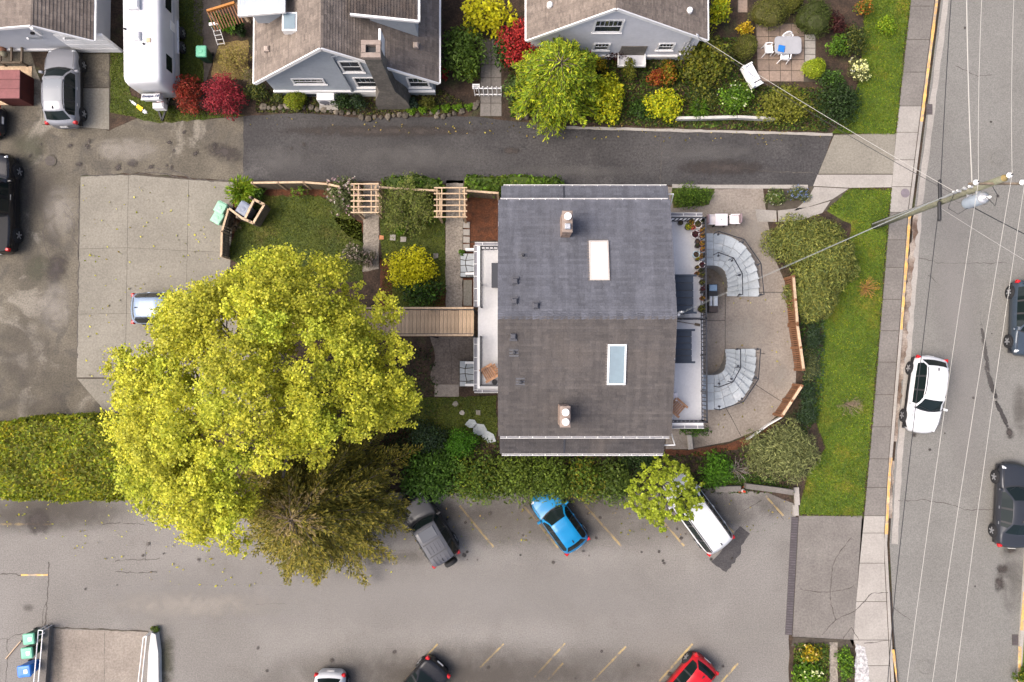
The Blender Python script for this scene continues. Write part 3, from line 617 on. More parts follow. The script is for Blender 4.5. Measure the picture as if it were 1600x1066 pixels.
gutter(house, hc, (HX0 + 0.1, HYN + 0.05, ZE - 0.06), (HX1 - 0.1, HYN + 0.05, ZE - 0.06), 0.085)
gutter(house, hc, (HX0 + 0.1, HYS - 0.06, ZE - 0.06), (HX1 - 0.1, HYS - 0.06, ZE - 0.06), 0.10)
gutter(house, hc, (-0.45, 8.88, 4.54), (7.95, 8.88, 4.54), 0.085)
gutter(house, hc, (-0.52, -4.91, 4.54), (7.68, -4.91, 4.54), 0.085)
def zr(y): return ZR - abs(y - HYR) * (ZR - ZE) / (HYN - HYR)
# chimneys
def chimney(root, off, x, y, zt, sx_, sy_, pots, zb=None, brick=M_brick):
    zb = zr(y) - 0.3 if zb is None else zb
    n = max(3, int((zt - zb) / 0.085)); ch = MB(off); ch.box((x, y, (zb + zt) / 2), (sx_ - 0.04, sy_ - 0.04, zt - zb))
    core = ch.build('chimney', M_joint, root)
    r = random.Random(int(x * 10))
    nx, ny = max(2, int(sx_ / 0.2)), max(2, int(sy_ / 0.2))
    bw = MB(off)
    for k in range(n):
        z = zb + (k + 0.5) * (zt - zb) / n; h = (zt - zb) / n - 0.012; sh = 0.5 if k % 2 else 0.0
        for side in (-1, 1):
            for i in range(nx):
                wv = sx_ / nx; bw.box((x - sx_ / 2 + (i + 0.5) * wv, y + side * (sy_ / 2 - 0.03), z), (wv - 0.014, 0.06 + r.uniform(0, .008), h))
            for i in range(ny):
                wv = (sy_ - 0.12) / ny; bw.box((x + side * (sx_ / 2 - 0.03), y - sy_ / 2 + 0.06 + (i + 0.5) * wv, z), (0.06 + r.uniform(0, .008), wv - 0.014, h))
    bw.build('bricks', brick, core, kind='stuff')
    c = MB(off); c.bbox((x, y, zt + 0.03), (sx_ + 0.03, sy_ + 0.03, 0.07), 0.02); c.build('crown', M_cap, core)
    for (dy, kind) in pots:
        p = MB(off)
        if kind == 'round': p.lathe([(0.15, 0), (0.15, 0.18), (0.17, 0.19), (0.17, 0.24), (0.05, 0.27)], 14, (x, y + dy, zt + 0.06))
        else: p.bbox((x, y + dy, zt + 0.16), (0.26, 0.26, 0.2), 0.03)
        p.build('flue', M_white if kind == 'round' else M_galv, core)
    fl = MB(off)
    return core
M_cap = pmat('mortar_crown', (0.26, 0.21, 0.18), (0.20, 0.155, 0.13), 5, speck=(10, 0.2), rough=0.9)
chimney(house, hc, 2.58, 6.36, 7.85, 0.46, 0.98, [(0.2, 'round'), (-0.25, 'square')])
chimney(house, hc, 2.46, -2.70, 7.85, 0.46, 0.96, [(0.22, 'round'), (-0.22, 'round')])
def skylight(x0, x1, y0, y1, glass, rim):
    off = hc; zc = lambda y: zr(y)
    def ring(i, h): return [Vector((x, y, zc(y) + h)) for x, y in ((x0 + i, y0 + i), (x1 - i, y0 + i), (x1 - i, y1 - i), (x0 + i, y1 - i))]
    a, b, c, d = ring(-0.02, 0.0), ring(-0.02, 0.14), ring(0.06, 0.15), ring(0.06, 0.12)
    m = MB(off); m.add(a + b + c + d, sum([[(k + i, k + (i + 1) % 4, k + 4 + (i + 1) % 4, k + 4 + i) for i in range(4)] for k in (0, 4, 8)], []))
    s_ = m.build('skylight', rim, house)
    g_ = MB(off); g_.add(d, [(0, 1, 2, 3)]); g_.build('pane', glass, s_)
    fl = MB(off); fl.add(ring(-0.10, 0.022), [(0, 1, 2, 3)]); fl.build('flashing', pmat('skylight_flashing', (0.10, 0.095, 0.095), (0.12, 0.10, 0.09), 4, rough=0.6), s_)
M_acr = pmat('white_acrylic', (0.80, 0.79, 0.78), rough=0.3)
M_skyg = pmat('pale_skylight_glass', (0.19, 0.25, 0.28), (0.17, 0.22, 0.25), 2, rough=0.12)
M_rimA = pmat('skylight_frame_beige', (0.40, 0.36, 0.33), rough=0.6); M_rimB = pmat('skylight_frame_white', (0.66, 0.68, 0.70), rough=0.5)
skylight(3.74, 4.64, 3.74, 5.68, M_acr, M_rimA)
skylight(4.58, 5.42, -1.26, 0.64, M_skyg, M_rimB)
# roof vents
def vent(px, py, kind):
    z = 6.8; p = W(px, py, z); z = zr(p.y); p = W(px, py, z); z = zr(p.y); x, y = p.x, p.y; sg = 1 if y > HYR else -1
    if kind == 'pipe':
        m = H(); m.lathe([(0.11, -0.02), (0.09, 0.06), (0.06, 0.07), (0.06, 0.28)], 10, (x, y, z)); v = m.build('vent_pipe', M_black, house)
        m = H(); q = 0.22; m.add([(x - q, y - q, zr(y - q) + 0.024), (x + q, y - q, zr(y - q) + 0.024), (x + q, y + q, zr(y + q) + 0.024), (x - q, y + q, zr(y + q) + 0.024)], [(0, 1, 2, 3)]); m.build('flashing', M_fl, v)
    else:
        m = H(); m.bbox((x, y, z + 0.1), (0.27, 0.27, 0.2), 0.05); v = m.build('roof_vent', M_fl2, house)
        m = H(); m.box((x, y + sg * 0.16, z + 0.03), (0.36, 0.12, 0.06)); m.build('hood', M_fl2, v)
M_fl = pmat('vent_flashing', (0.072, 0.074, 0.082), rough=0.6); M_fl2 = pmat('vent_plastic', (0.055, 0.056, 0.066), rough=0.6)
for a in ((817, 399, 'pipe'), (805, 440, 'box'), (804, 471, 'box'), (837, 478, 'box'), (802, 526, 'box'), (803, 551, 'pipe'), (813, 597, 'pipe')): vent(*a)
# decks
DZ = 3.3
def deck_rail(pts, name='railing', inset=0.0):
    """black railing: posts, top and bottom rail, every baluster a part of its own"""
    root = None
    for a, b in zip(pts, pts[1:]):
        a, b = Vector((*a, DZ)), Vector((*b, DZ)); d = b - a; L = d.length; d.normalize()
        m = H(); m.beam(a + Vector((0, 0, 1.02)), b + Vector((0, 0, 1.02)), 0.075, 0.04); rail = m.build('railing', M_black, house)
        m = H(); m.beam(a + Vector((0, 0, 0.09)), b + Vector((0, 0, 0.09)), 0.04, 0.035); m.build('bottom_rail', M_black, rail)
        n = max(2, int(L / 0.20)); bm = None
        for i in range(1, n):
            c = a + d * (L * i / n) + Vector((0, 0, 0.55))
            if bm is None:
                q = MB(); q.box((0, 0, 0), (0.045, 0.045, 0.9)); o = q.build('baluster', M_black, rail); bm = o.data
            else: o = bpy.data.objects.new('baluster', bm); link(o, rail)
            o.location = c - hc
        for i in range(int(L / 1.9) + 2):
            t = min(1.0, i * 1.9 / L); c = a + d * (L * t); q = H(); q.box(c + Vector((0, 0, 0.53)), (0.075, 0.075, 1.06)); q.build('post', M_black, rail)
m = H(); m.prism([(-1.80, -1.62), (-0.27, -1.62), (-0.27, 5.98), (-1.80, 5.98)], DZ - 0.25, DZ); m.build('deck', M_vinyl, house)
m = H(); m.prism([(7.39, -3.5), (10.12, -3.5), (10.12, 7.55), (7.39, 7.55)], DZ - 0.25, DZ); dk = m.build('deck', M_vinyl, house)
for (x, y) in ((10.0, 7.3), (10.0, 2.0), (10.0, -3.3), (-1.7, 5.8), (-1.7, -1.5), (-1.7, 2.9), (-1.7, 1.0)):
    m = H(); m.box((x, y, (DZ - 0.25) / 2), (0.14, 0.14, DZ - 0.25)); m.build('deck_post', M_white, house)
deck_rail([(-0.3, 5.78), (-1.62, 5.78), (-1.62, 2.70)]); deck_rail([(-1.62, 1.12), (-1.62, -1.40), (-0.3, -1.40)])
deck_rail([(7.45, 7.28), (10.02, 7.28), (10.02, 2.06), (7.45, 2.06)]); deck_rail([(10.02, 2.06), (10.02, -3.28), (7.45, -3.28)])
gutter(house, hc, (-0.3, 6.09, DZ - 0.03), (-1.98, 6.09, DZ - 0.03), 0.16); gutter(house, hc, (-1.93, 6.0, DZ - 0.03), (-1.93, 2.72, DZ - 0.03), 0.18)
gutter(house, hc, (-1.93, 1.1, DZ - 0.03), (-1.93, -1.72, DZ - 0.03), 0.18); gutter(house, hc, (-2.0, -1.74, DZ - 0.03), (-0.3, -1.74, DZ - 0.03), 0.16)
gutter(house, hc, (7.42, 7.66, DZ - 0.03), (10.15, 7.66, DZ - 0.03), 0.16); gutter(house, hc, (10.15, -3.62, DZ - 0.03), (7.42, -3.62, DZ - 0.03), 0.16)
m = H(); m.box((8.75, -3.41, DZ + 0.02), (2.7, 0.2, 0.06)); m.box((8.75, 7.44, DZ + 0.02), (2.7, 0.16, 0.06)); m.build('deck_curb', M_white, house)
m = H(); m.box((-1.75, 4.35, DZ + 0.02), (0.14, 3.2, 0.06)); m.box((-1.75, -0.25, DZ + 0.02), (0.14, 2.7, 0.06)); m.build('deck_curb', M_white, house)
# louvred slate coloured awnings over the deck doors: five boards each
def awning(x0, x1, ya, yb, z, n, lips=True):
    m = H(); m.box(((x0 + x1) / 2, (ya + yb) / 2, z - 0.05), (x1 - x0 - 0.04, abs(ya - yb) - 0.04, 0.04)); a = m.build('awning', M_black, house)
    w = abs(ya - yb) / n
    for i in range(n):
        q = H(); q.box(((x0 + x1) / 2, min(ya, yb) + (i + 0.5) * w, z), (x1 - x0, w - 0.035, 0.05)); q.build('awning_board', M_slate, a)
    if lips:
        for y in (ya, yb):
            q = H(); q.box(((x0 + x1) / 2 + 0.08, y, z + 0.03), (x1 - x0 + 0.16, 0.10, 0.08)); q.build('awning_end', M_slate, a)
awning(7.40, 9.15, 4.18, 2.30, 5.1, 5); awning(7.40, 9.05, 1.42, -0.20, 5.1, 5)
m = H(); m.box((-0.75, 4.35, DZ + 0.5), (0.65, 1.30, 0.06)); hb = m.build('deck_locker', pmat('dark_locker', (0.026, 0.029, 0.038), rough=0.5), house)
m = H(); m.box((-0.75, 4.35, DZ + 0.24), (0.60, 1.24, 0.46)); m.build('locker_body', M_black, hb)
m = H(); m.lathe([(0.03, 0), (0.03, 0.05), (0.0, 0.06)], 8, (-0.62, 4.78, DZ + 0.53)); m.build('knob', M_white, hb)
# service mast on the gable where the wires come in
m = H(); m.tube([(7.95, 2.18, 5.2), (7.95, 2.18, 6.9)], 0.04, 8); m.tube([(7.95, 2.18, 6.9), (8.1, 2.22, 7.0), (8.2, 2.22, 6.9)], 0.05, 8); ms = m.build('service_mast', M_galv, house)
m = H(); m.lathe([(0.07, 0), (0.09, 0.06), (0.05, 0.12)], 10, (7.98, 2.1, 6.75)); m.build('insulator', M_white, ms)
# pale downpipes on both corners
for (y0, sg) in ((8.05, 1), (-4.0, -1)):
    m = H(); m.tube([(7.45, y0 + sg * 0.45, 4.4), (8.35, y0 + sg * 0.45, 4.35), (8.35, y0 - sg * 0.28, 3.3)], 0.035, 6); m.build('downpipe', M_white, house)
# ground floor doors and windows on the street and garden sides
for x, s_ in ((7.40, 1), (-0.28, -1)):
    for yc in (5.2, -1.0):
        m = H(); m.box((x + s_ * 0.02, yc, 2.15), (0.06, 0.95, 2.1)); dr_ = m.build('door', M_woodd, house)
        m = H(); m.lathe([(0.03, 0), (0.03, 0.05)], 8, (x + s_ * 0.07, yc - 0.36, 2.1)); m.build('handle', M_galv, dr_)
    for yc in (0.9, 3.3):
        m = H(); m.box((x + s_ * 0.02, yc, 4.45), (0.06, 1.3, 1.9)); wf = m.build('window', M_white, house)
        m = H(); m.box((x + s_ * 0.055, yc, 4.45), (0.02, 1.14, 1.74)); m.build('pane', M_pane, wf)
# white framed flagstone landings on the garden side
def landing(px0, py0, px1, py1, label, rails):
    c = W((px0 + px1) / 2, (py0 + py1) / 2, 0.4); a, b = W(px0, py1, 0.4), W(px1, py0, 0.4); c.z = 0
    t = thing('stone_landing', label, 'landing', c); w, h = b.x - a.x, b.y - a.y
    m = MB(); m.box((0, 0, 0.19), (w, h, 0.38)); m.build('base', M_joint, t)
    r = random.Random(7); xs_ = [-w / 2, -w / 2 + w * 0.42, w / 2]; ys_ = [-h / 2 + i * h / 4 for i in range(5)]
    pts = [[Vector((x + (r.uniform(-.09, .09) if 0 < i < 2 else 0), y + (r.uniform(-.09, .09) if 0 < j < 4 else 0), 0)) for i, x in enumerate(xs_)] for j, y in enumerate(ys_)]
    for j in range(4):
        for i in range(2): slab(t, [pts[j][i], pts[j][i + 1], pts[j + 1][i + 1], pts[j + 1][i]], 0.42 + r.uniform(-.006, .006), M_flag, 0.022, 0.05, 'flagstone')
    for y in rails:
        m = MB(); m.box((w * 0.18, y * h / 2, 0.55), (w * 0.64, 0.13, 0.5)); m.build('side_wall', M_white, t)
    return t
landing(719, 396, 744, 433, 'flagstone landing with white side walls under the northern garden deck', (1.25, -0.78))
landing(718, 564, 744, 604, 'flagstone landing with white side walls under the southern garden deck', (0.86, -0.86))
# ------------------------------------------------------------------ neighbouring houses along the lane
M_sidB = pmat('blue_grey_siding', (0.345, 0.375, 0.405), (0.315, 0.343, 0.372), 1.2, speck=(5, 0.06), rough=0.8)
M_sidW = pmat('pale_grey_siding', (0.58, 0.58, 0.60), (0.53, 0.53, 0.55), 1.2, speck=(5, 0.05), rough=0.8)
M_stucc2 = pmat('mossy_stucco', (0.15, 0.135, 0.115), (0.10, 0.09, 0.078), 2.5, speck=(8, 0.25), rough=0.95)
def window(root, off, x, z, y, w, h, n_mun=4, rows=2, pane_mat=None):
    """white framed window on a south wall at world y: frame, sill, panes"""
    m = MB(off); fw = 0.10
    m.box((x, y - 0.03, z + h / 2 + fw / 2), (w + 2 * fw, 0.05, fw)); m.box((x, y - 0.03, z - h / 2 - fw / 2), (w + 2 * fw, 0.05, fw))
    for s_ in (-1, 1): m.box((x + s_ * (w / 2 + fw / 2), y - 0.05, z), (fw, 0.045, h))
    m.box((x, y - 0.03, z), (w, 0.03, 0.07))
    wf = m.build('window', M_white, root)
    q = MB(off); q.box((x, y - 0.06, z - h / 2 - fw - 0.03), (w + 3 * fw, 0.10, 0.06)); q.build('sill', M_white, wf)
    for k in range(n_mun):
        pw = w / n_mun; q = MB(off); q.box((x - w / 2 + (k + 0.5) * pw, y - 0.026, z + h / 4), (pw - 0.045, 0.02, h / 2 - 0.08)); q.build('pane', M_pane, wf)
    q = MB(off); q.box((x, y - 0.026, z - h / 4), (w - 0.05, 0.02, h / 2 - 0.08)); q.build('pane', M_pane, wf)
def lap_wall(off, x0, x1, y, z0, ztop, board=0.19):
    """lap siding boards of a south gable; ztop(x) gives the roof line"""
    m = MB(off); z = z0
    xs_ = [x0 + (x1 - x0) * i / 60 for i in range(61)]
    while True:
        z1 = z + board; ok = [x for x in xs_ if ztop(x) >= z1 - 0.02]
        if len(ok) < 2: break
        a, b = ok[0], ok[-1]
        m.add([(a, y - 0.022, z), (b, y - 0.022, z), (b, y - 0.004, z1), (a, y - 0.004, z1), (a, y, z), (b, y, z)], [(0, 1, 2, 3), (5, 4, 0, 1)[::-1] if False else (4, 5, 1, 0)]); z = z1
    return m
def gable_house(name, label, x0, x1, xr, y, yb, ze, zr_, mat, skirt, eave=0.45, rake=0.35, seed=1, tab=(0.2, 0.45), shc=0.15):
    c = Vector(((x0 + x1) / 2, (y + yb) / 2, 0)); root = thing(name, label, 'house', c)
    zt = lambda x: ze + (zr_ - ze) * ((x - x0) / (xr - x0) if x < xr else (x1 - x) / (x1 - xr))
    m = MB(c); prof = [(x0, 0.0), (x1, 0.0), (x1, ze), (xr, zr_), (x0, ze)]
    n = 5; m.add([(a, y, b) for a, b in prof] + [(a, yb, b) for a, b in prof], [(0, 1, 2, 3, 4), (9, 8, 7, 6, 5)] + [(i, 5 + i, 5 + (i + 1) % 5, (i + 1) % 5) for i in range(5)])
    m.build('wall', mat, root)
    lap_wall(c, x0 + 0.02, x1 - 0.02, y, skirt, zt).build('siding', mat, root, kind='stuff')
    b = MB(c); b.box(((x0 + x1) / 2, y - 0.06, skirt), (x1 - x0 + 0.1, 0.12, 0.14)); b.build('belt_trim', M_white, root)
    for (xe, sg) in ((x0, -1), (x1, 1)):
        run = abs(xr - xe); sl = (zr_ - ze) / run; zb_ = ze - sl * eave; xa = xe + sg * eave; th = 0.16
        q = MB(c); ya, yc = y - rake, yb + rake
        q.add([(xa, ya, zb_ + th), (xr, ya, zr_ + th), (xr, yc, zr_ + th), (xa, yc, zb_ + th), (xa, ya, zb_ + 0.02), (xr, ya, zr_ + 0.02), (xr, yc, zr_ + 0.02), (xa, yc, zb_ + 0.02)], [(0, 1, 2, 3), (7, 6, 5, 4), (0, 4, 5, 1), (2, 6, 7, 3), (0, 3, 7, 4), (1, 5, 6, 2)])
        rf = q.build('roof', M_fascia, root); S = math.hypot(run + eave, (run + eave) * sl)
        if sg < 0: shingles('shingles', rf, (xa, yc, zb_ + th), (0, -1, 0), (1, 0, sl), yc - ya, S, M_shC, PAL_C, shc, tab, off=c, seed=seed, var=0.13)
        else: shingles('shingles', rf, (xa, ya, zb_ + th), (0, 1, 0), (-1, 0, sl), yc - ya, S, M_shC, PAL_C, shc, tab, off=c, seed=seed + 1, var=0.13)
        q = MB(c); q.beam((xa, ya - 0.02, zb_ + 0.09), (xr, ya - 0.02, zr_ + 0.09), 0.06, 0.20); q.build('barge_board', M_white, rf)
        q = MB(c); q.beam((xa + sg * 0.05, ya, zb_ + 0.10), (xa + sg * 0.05, yc, zb_ + 0.10), 0.12, 0.10); q.build('gutter', M_white, rf)
    return root, c, zt
# house with the tall mossy chimney
y2 = 15.35
h2, c2, zt2 = gable_house('gabled_house', 'blue grey gabled house with brown roof and tall mossy chimney breast', -13.6, -4.45, -9.25, y2, 28.0, 2.85, 6.7, M_sidB, 0.75, seed=31)
window(h2, c2, -8.45, 4.0, y2, 0.95, 1.15, 2); window(h2, c2, -8.1, 1.95, y2, 1.05, 1.15, 4); window(h2, c2, -11.25, 2.1, y2, 1.6, 0.55, 5); window(h2, c2, -5.2, 1.95, y2, 1.0, 1.15, 4)
m = MB(c2); m.beam((-9.15, y2 - 0.08, 0.4), (-9.15, y2 - 0.08, 5.3), 0.08, 0.10); m.beam((-9.15, y2 - 0.1, 5.3), (-8.5, y2 - 0.1, 5.6), 0.06, 0.06); m.build('downpipe', M_sidB, h2)
# chimney breast: wide foot, shoulders, tall stack
cx = -6.85; m = MB(c2)
def rng_(w, d, z, yo=0.0): return [(cx - w / 2, y2 - d, z), (cx + w / 2, y2 - d, z), (cx + w / 2, y2 + 0.05, z), (cx - w / 2, y2 + 0.05, z)]
lv = [rng_(1.9, 0.85, 0), rng_(1.9, 0.85, 0.7), rng_(1.7, 0.8, 1.3), rng_(0.85, 0.72, 2.4), rng_(0.8, 0.7, 6.3), rng_(0.86, 0.74, 6.35), rng_(0.86, 0.74, 6.5)]
V = sum(lv, []); F = []
for k in range(len(lv) - 1): F += [(4 * k + i, 4 * k + (i + 1) % 4, 4 * k + 4 + (i + 1) % 4, 4 * k + 4 + i) for i in range(4)]
F.append(tuple(4 * (len(lv) - 1) + i for i in range(4))); m.add(V, F); ch = m.build('chimney', M_stucc2, h2)
m = MB(c2)
for a, b, w, d_ in ((0, -0.60, 0.96, 0.24), (0, 0.02, 0.96, 0.22), (-0.36, -0.30, 0.22, 0.40), (0.36, -0.30, 0.22, 0.40)): m.box((cx + a, y2 - 0.05 + b, 6.64), (w, d_, 0.26))
m.build('chimney_cap', M_cap, ch)
m = MB(c2); m.box((cx, y2 - 0.35, 6.53), (0.5, 0.36, 0.05)); m.build('flue', M_trim, ch)
m = MB(c2); m.box((cx + 0.36, y2 + 0.35, 5.9), (0.1, 0.9, 1.1)); m.build('flashing', M_white, ch)
# dormers and roof vents
def dormer(root, c, x0, x1, ya, yb, zf, zb_, sgn, wall):
    """shed dormer: roof slab falling away from the ridge, cheek walls and a front of windows"""
    q = MB(c); q.add([(x0, ya, zf if sgn < 0 else zb_), (x1, ya, zb_ if sgn < 0 else zf), (x1, yb, zb_ if sgn < 0 else zf), (x0, yb, zf if sgn < 0 else zb_)], [(0, 1, 2, 3)])
    return q
m = MB(c2); m.box((-12.75, 19.4, 4.6), (1.5, 3.2, 1.9)); dm = m.build('dormer', M_sidB, h2)
q = MB(c2); q.add([(-13.75, 17.3, 5.5), (-11.3, 17.3, 5.9), (-11.3, 21.5, 5.9), (-13.75, 21.5, 5.5), (-13.75, 17.3, 5.38), (-11.3, 17.3, 5.78), (-11.3, 21.5, 5.78), (-13.75, 21.5, 5.38)], [(0, 1, 2, 3), (7, 6, 5, 4), (0, 4, 5, 1), (0, 3, 7, 4), (1, 5, 6, 2), (2, 6, 7, 3)]); q.build('dormer_roof', M_sidB, dm)
q = MB(c2); q.beam((-13.8, 17.27, 5.44), (-11.3, 17.27, 5.84), 0.06, 0.16); q.beam((-13.78, 17.25, 5.44), (-13.78, 21.5, 5.44), 0.08, 0.16); q.build('dormer_trim', M_white, dm)
m = MB(c2); m.box((-11.2, 16.95, 5.35), (0.75, 0.95, 0.4)); sk = m.build('skylight', M_white, h2)
m = MB(c2); m.box((-11.2, 16.95, 5.57), (0.58, 0.78, 0.04)); m.build('pane', M_skyg, sk)
# east dormer with dark hipped shingles
dz = 6.0; m = MB(c2); m.box((-6.1, 18.6, 4.4), (2.2, 2.9, 2.0)); d2 = m.build('dormer', M_sidB, h2)
zz = [(-8.0, 17.0, 6.25), (-4.75, 17.0, 5.55), (-4.75, 20.2, 5.55), (-8.0, 20.2, 6.25)]
q = MB(c2); q.add(zz + [(a, b, z - 0.12) for a, b, z in zz], [(0, 1, 2, 3), (7, 6, 5, 4), (0, 4, 5, 1), (1, 5, 6, 2), (0, 3, 7, 4)]); q.build('dormer_roof', M_fascia, d2)
sd2 = shingles('dormer_shingles', d2, (-4.75, 17.0, 5.55), (0, 1, 0), (-3.25, 0, 0.7), 3.2, math.hypot(3.25, 0.7), M_shB, [(0.045, 0.034, 0.028), (0.055, 0.042, 0.034), (0.036, 0.028, 0.024)], 0.15, (0.2, 0.45), off=c2, seed=44)
q = MB(c2); q.beam((-8.0, 16.96, 6.2), (-4.7, 16.96, 5.5), 0.10, 0.16); q.beam((-4.7, 16.95, 5.5), (-4.7, 20.2, 5.5), 0.14, 0.12); q.build('dormer_trim', M_white, d2)
for (x, y_) in ((-13.0, 16.4), (-5.1, 16.6), (-6.3, 19.2)):
    z = zt2(x) + 0.2 if y_ < 18 else 5.95; m = MB(c2); m.bbox((x, y_, z + 0.1), (0.28, 0.30, 0.28), 0.06); m.build('roof_vent', M_cap if False else pmat('tan_vent', (0.33, 0.27, 0.23), rough=0.7), h2)
# bay roof lip below the siding and the basement windows
m = MB(c2); m.box((-11.4, y2 - 0.05, 0.35), (2.6, 0.12, 0.5)); bw_ = m.build('basement_window', M_white, h2)
m = MB(c2); m.box((-11.4, y2 - 0.12, 0.35), (2.2, 0.04, 0.32)); m.build('pane', M_pane, bw_)
m = MB(c2); m.box((-7.9, y2 - 0.05, 0.35), (1.6, 0.12, 0.5)); m.build('basement_window', M_white, h2)

# white house further along
y3 = 17.45
h3, c3, zt3 = gable_house('gabled_house', 'pale grey gabled house with brown roof behind the clipped shrubs', 1.05, 10.3, 5.15, y3, 30.0, 3.0, 6.2, M_sidW, 0.62, eave=0.25, rake=0.25, seed=51, tab=(0.16, 0.3), shc=0.11)
window(h3, c3, 5.05, 4.1, y3, 1.35, 1.15, 6); window(h3, c3, 5.0, 1.75, y3, 0.75, 0.65, 4); window(h3, c3, 8.6, 1.75, y3, 0.75, 0.65, 4); window(h3, c3, 2.6, 1.75, y3, 0.9, 0.8, 4)
m = MB(c3); m.box((6.85, y3 - 0.02, 1.25), (1.45, 0.1, 1.1)); pr = m.build('porch_panel', M_stucc2, h3)
m = MB(c3); m.box((6.85, y3 - 0.35, 0.72), (1.5, 0.72, 0.06)); m.build('planter_shelf', M_sidW, pr)
m = MB(c3); m.box((6.85, y3 - 0.72, 0.80), (1.6, 0.08, 0.16)); m.box((6.09, y3 - 0.38, 0.80), (0.08, 0.7, 0.16)); m.box((7.61, y3 - 0.38, 0.80), (0.08, 0.7, 0.16)); m.build('shelf_edge', M_white, pr)
m = MB(c3); m.lathe([(0.05, 0), (0.09, 0.1), (0.04, 0.2), (0.12, 0.3), (0.02, 0.34)], 8, (6.75, y3 - 0.45, 0.76)); m.build('shelf_ornament', M_black, pr)
for k in range(4):
    m = MB(c3); x = 9.55 + 0.16 * k; m.tube([(x, y3 - 0.06, 0.1), (x, y3 - 0.06, 2.3)], 0.025, 6); m.build('conduit', M_sidW, h3)
for k in range(3):
    m = MB(c3); x = 9.57 + 0.22 * k; m.bbox((x, y3 - 0.14, 0.95), (0.16, 0.18, 0.26), 0.03); mt = m.build('power_meter', M_galv, h3)
    m = MB(c3); m.lathe([(0.07, 0), (0.07, 0.08), (0.03, 0.1)], 10, (x, y3 - 0.16, 1.08)); m.build('meter_glass', M_white, mt)
m = MB(c3); m.tube([(9.75, y3 - 0.1, 2.2), (9.75, y3 - 0.1, 3.4)], 0.05, 8); m.tube([(9.75, y3 - 0.1, 3.4), (9.9, y3 - 0.2, 3.5), (10.0, y3 - 0.3, 3.4)], 0.05, 8); m.build('service_mast', M_galv, h3)
for k in range(7): pass
for (x, y_) in ((2.0, 18.6), (9.4, 18.4)):
    m = MB(c3); m.lathe([(0.16, -0.1), (0.16, 0.15), (0.10, 0.22)], 10, (x, y_, zt3(x) + 0.2)); m.build('roof_vent', M_white, h3)
# narrow light script lettering under the window shelf
# garage at the top left
yg = W(120, 84, 0).y
gx0, gx1 = W(-40, 70).x, W(172, 76, 0).x
xg = W(48, 37, 4.2).x
g1, cg, ztg = gable_house('garage', 'low brown roofed white garage with open brackets behind the silver car', gx0 - 2.4, gx1, xg, yg + 0.15, yg + 9.0, 2.75, 4.05, pmat('garage_siding', (0.44, 0.45, 0.47), (0.40, 0.41, 0.43), 1, rough=0.8), 0.3, eave=0.55, rake=0.55, seed=61, tab=(0.25, 0.45), shc=0.17)
m = MB(cg); m.box(((xg + gx1) / 2 + 0.3, yg + 0.11, 1.1), (2.7, 0.1, 2.1)); gd = m.build('garage_door', M_white, g1)
for k in range(4):
    m = MB(cg); m.box(((xg + gx1) / 2 + 0.3, yg + 0.05, 0.32 + 0.52 * k), (2.6, 0.04, 0.46)); m.build('door_panel', M_white, gd)
for x in (xg - 1.2, gx1 - 0.9):
    m = MB(cg); m.beam((x, yg + 0.1, 1.7), (x, yg - 0.4, 2.75), 0.1, 0.1); m.build('bracket', M_white, g1)
    m = MB(cg); m.box((x + 0.1, yg + 0.0, 2.5), (0.18, 0.12, 0.12)); m.build('lamp', M_trim, g1)
m = MB(cg); m.box((xg + 0.05, yg - 0.55, 3.85), (0.14, 0.12, 0.75)); m.build('finial', M_white, g1)
# ------------------------------------------------------------------ footbridge, arbours, fences, stairs
def fence_run(name, label, pts, z1, mat, cap_mat=None, board=0.14, gap=0.012, cap_w=0.11, lattice=0, z0=0.05, group=None, post_every=1.9, cat='fence'):
    """board fence along points: posts, cap rail and every board a part"""
    P = [Vector((p[0], p[1], 0)) for p in pts]; c = P[0].copy(); root = thing(name, label, cat, c, 0, group)
    bm = None
    for a, b in zip(P, P[1:]):
        d = b - a; L = d.length; d = d / L; rz = math.atan2(d.y, d.x)
        n = max(1, int(L / (board + gap))); w = L / n
        for i in range(n):
            q = a + d * (w * (i + 0.5))
            if bm is None:
                m = MB(); m.box((0, 0, 0), (board, 0.022, z1 - z0)); o = m.build('board', mat, root); bm = o.data
            else: o = bpy.data.objects.new('board', bm); link(o, root)
            o.location = q - c + Vector((0, 0, (z0 + z1) / 2)); o.rotation_euler = (0, 0, rz)
        m = MB(c); m.beam(a + Vector((0, 0, z1 + 0.02)), b + Vector((0, 0, z1 + 0.02)), cap_w, 0.045); m.build('cap_rail', cap_mat or mat, root)
        for k in range(2):
            m = MB(c); s_ = Vector((-d.y, d.x, 0)) * 0.035; m.beam(a + s_ + Vector((0, 0, z0 + 0.25 + k * (z1 - z0 - 0.5))), b + s_ + Vector((0, 0, z0 + 0.25 + k * (z1 - z0 - 0.5))), 0.04, 0.09); m.build('rail', mat, root)
        k = max(1, round(L / post_every))
        for i in range(k + 1):
            q = a + d * (L * i / k); m = MB(c); m.bbox(q + Vector((0, 0, (z1 + 0.09) / 2)), (0.11, 0.11, z1 + 0.09), 0.025, rz); m.build('post', cap_mat or mat, root)
    return root
FZ = 1.5
fence_run('garden_fence', 'pale capped cedar fence between the lane and the small garden lawn', PX((394, 286), (474, 285), (512, 288), (530, 292), z=FZ), FZ, M_grey, M_pale)
fence_run('garden_fence', 'cedar fence behind the twiggy shrub between the two arbours', PX((594, 293), (640, 296), (680, 298), z=FZ), FZ, M_grey, M_pale)
fence_run('garden_fence', 'cedar fence panel running from the eastern arbour to the house wall', PX((726, 298), (778, 302), z=FZ), FZ, M_grey, M_pale)
fence_run('garden_fence', 'low angled cedar fence beside the two green bins', PX((357, 328), (347, 362), (346, 400), z=1.1), 1.1, M_grey, M_pale)
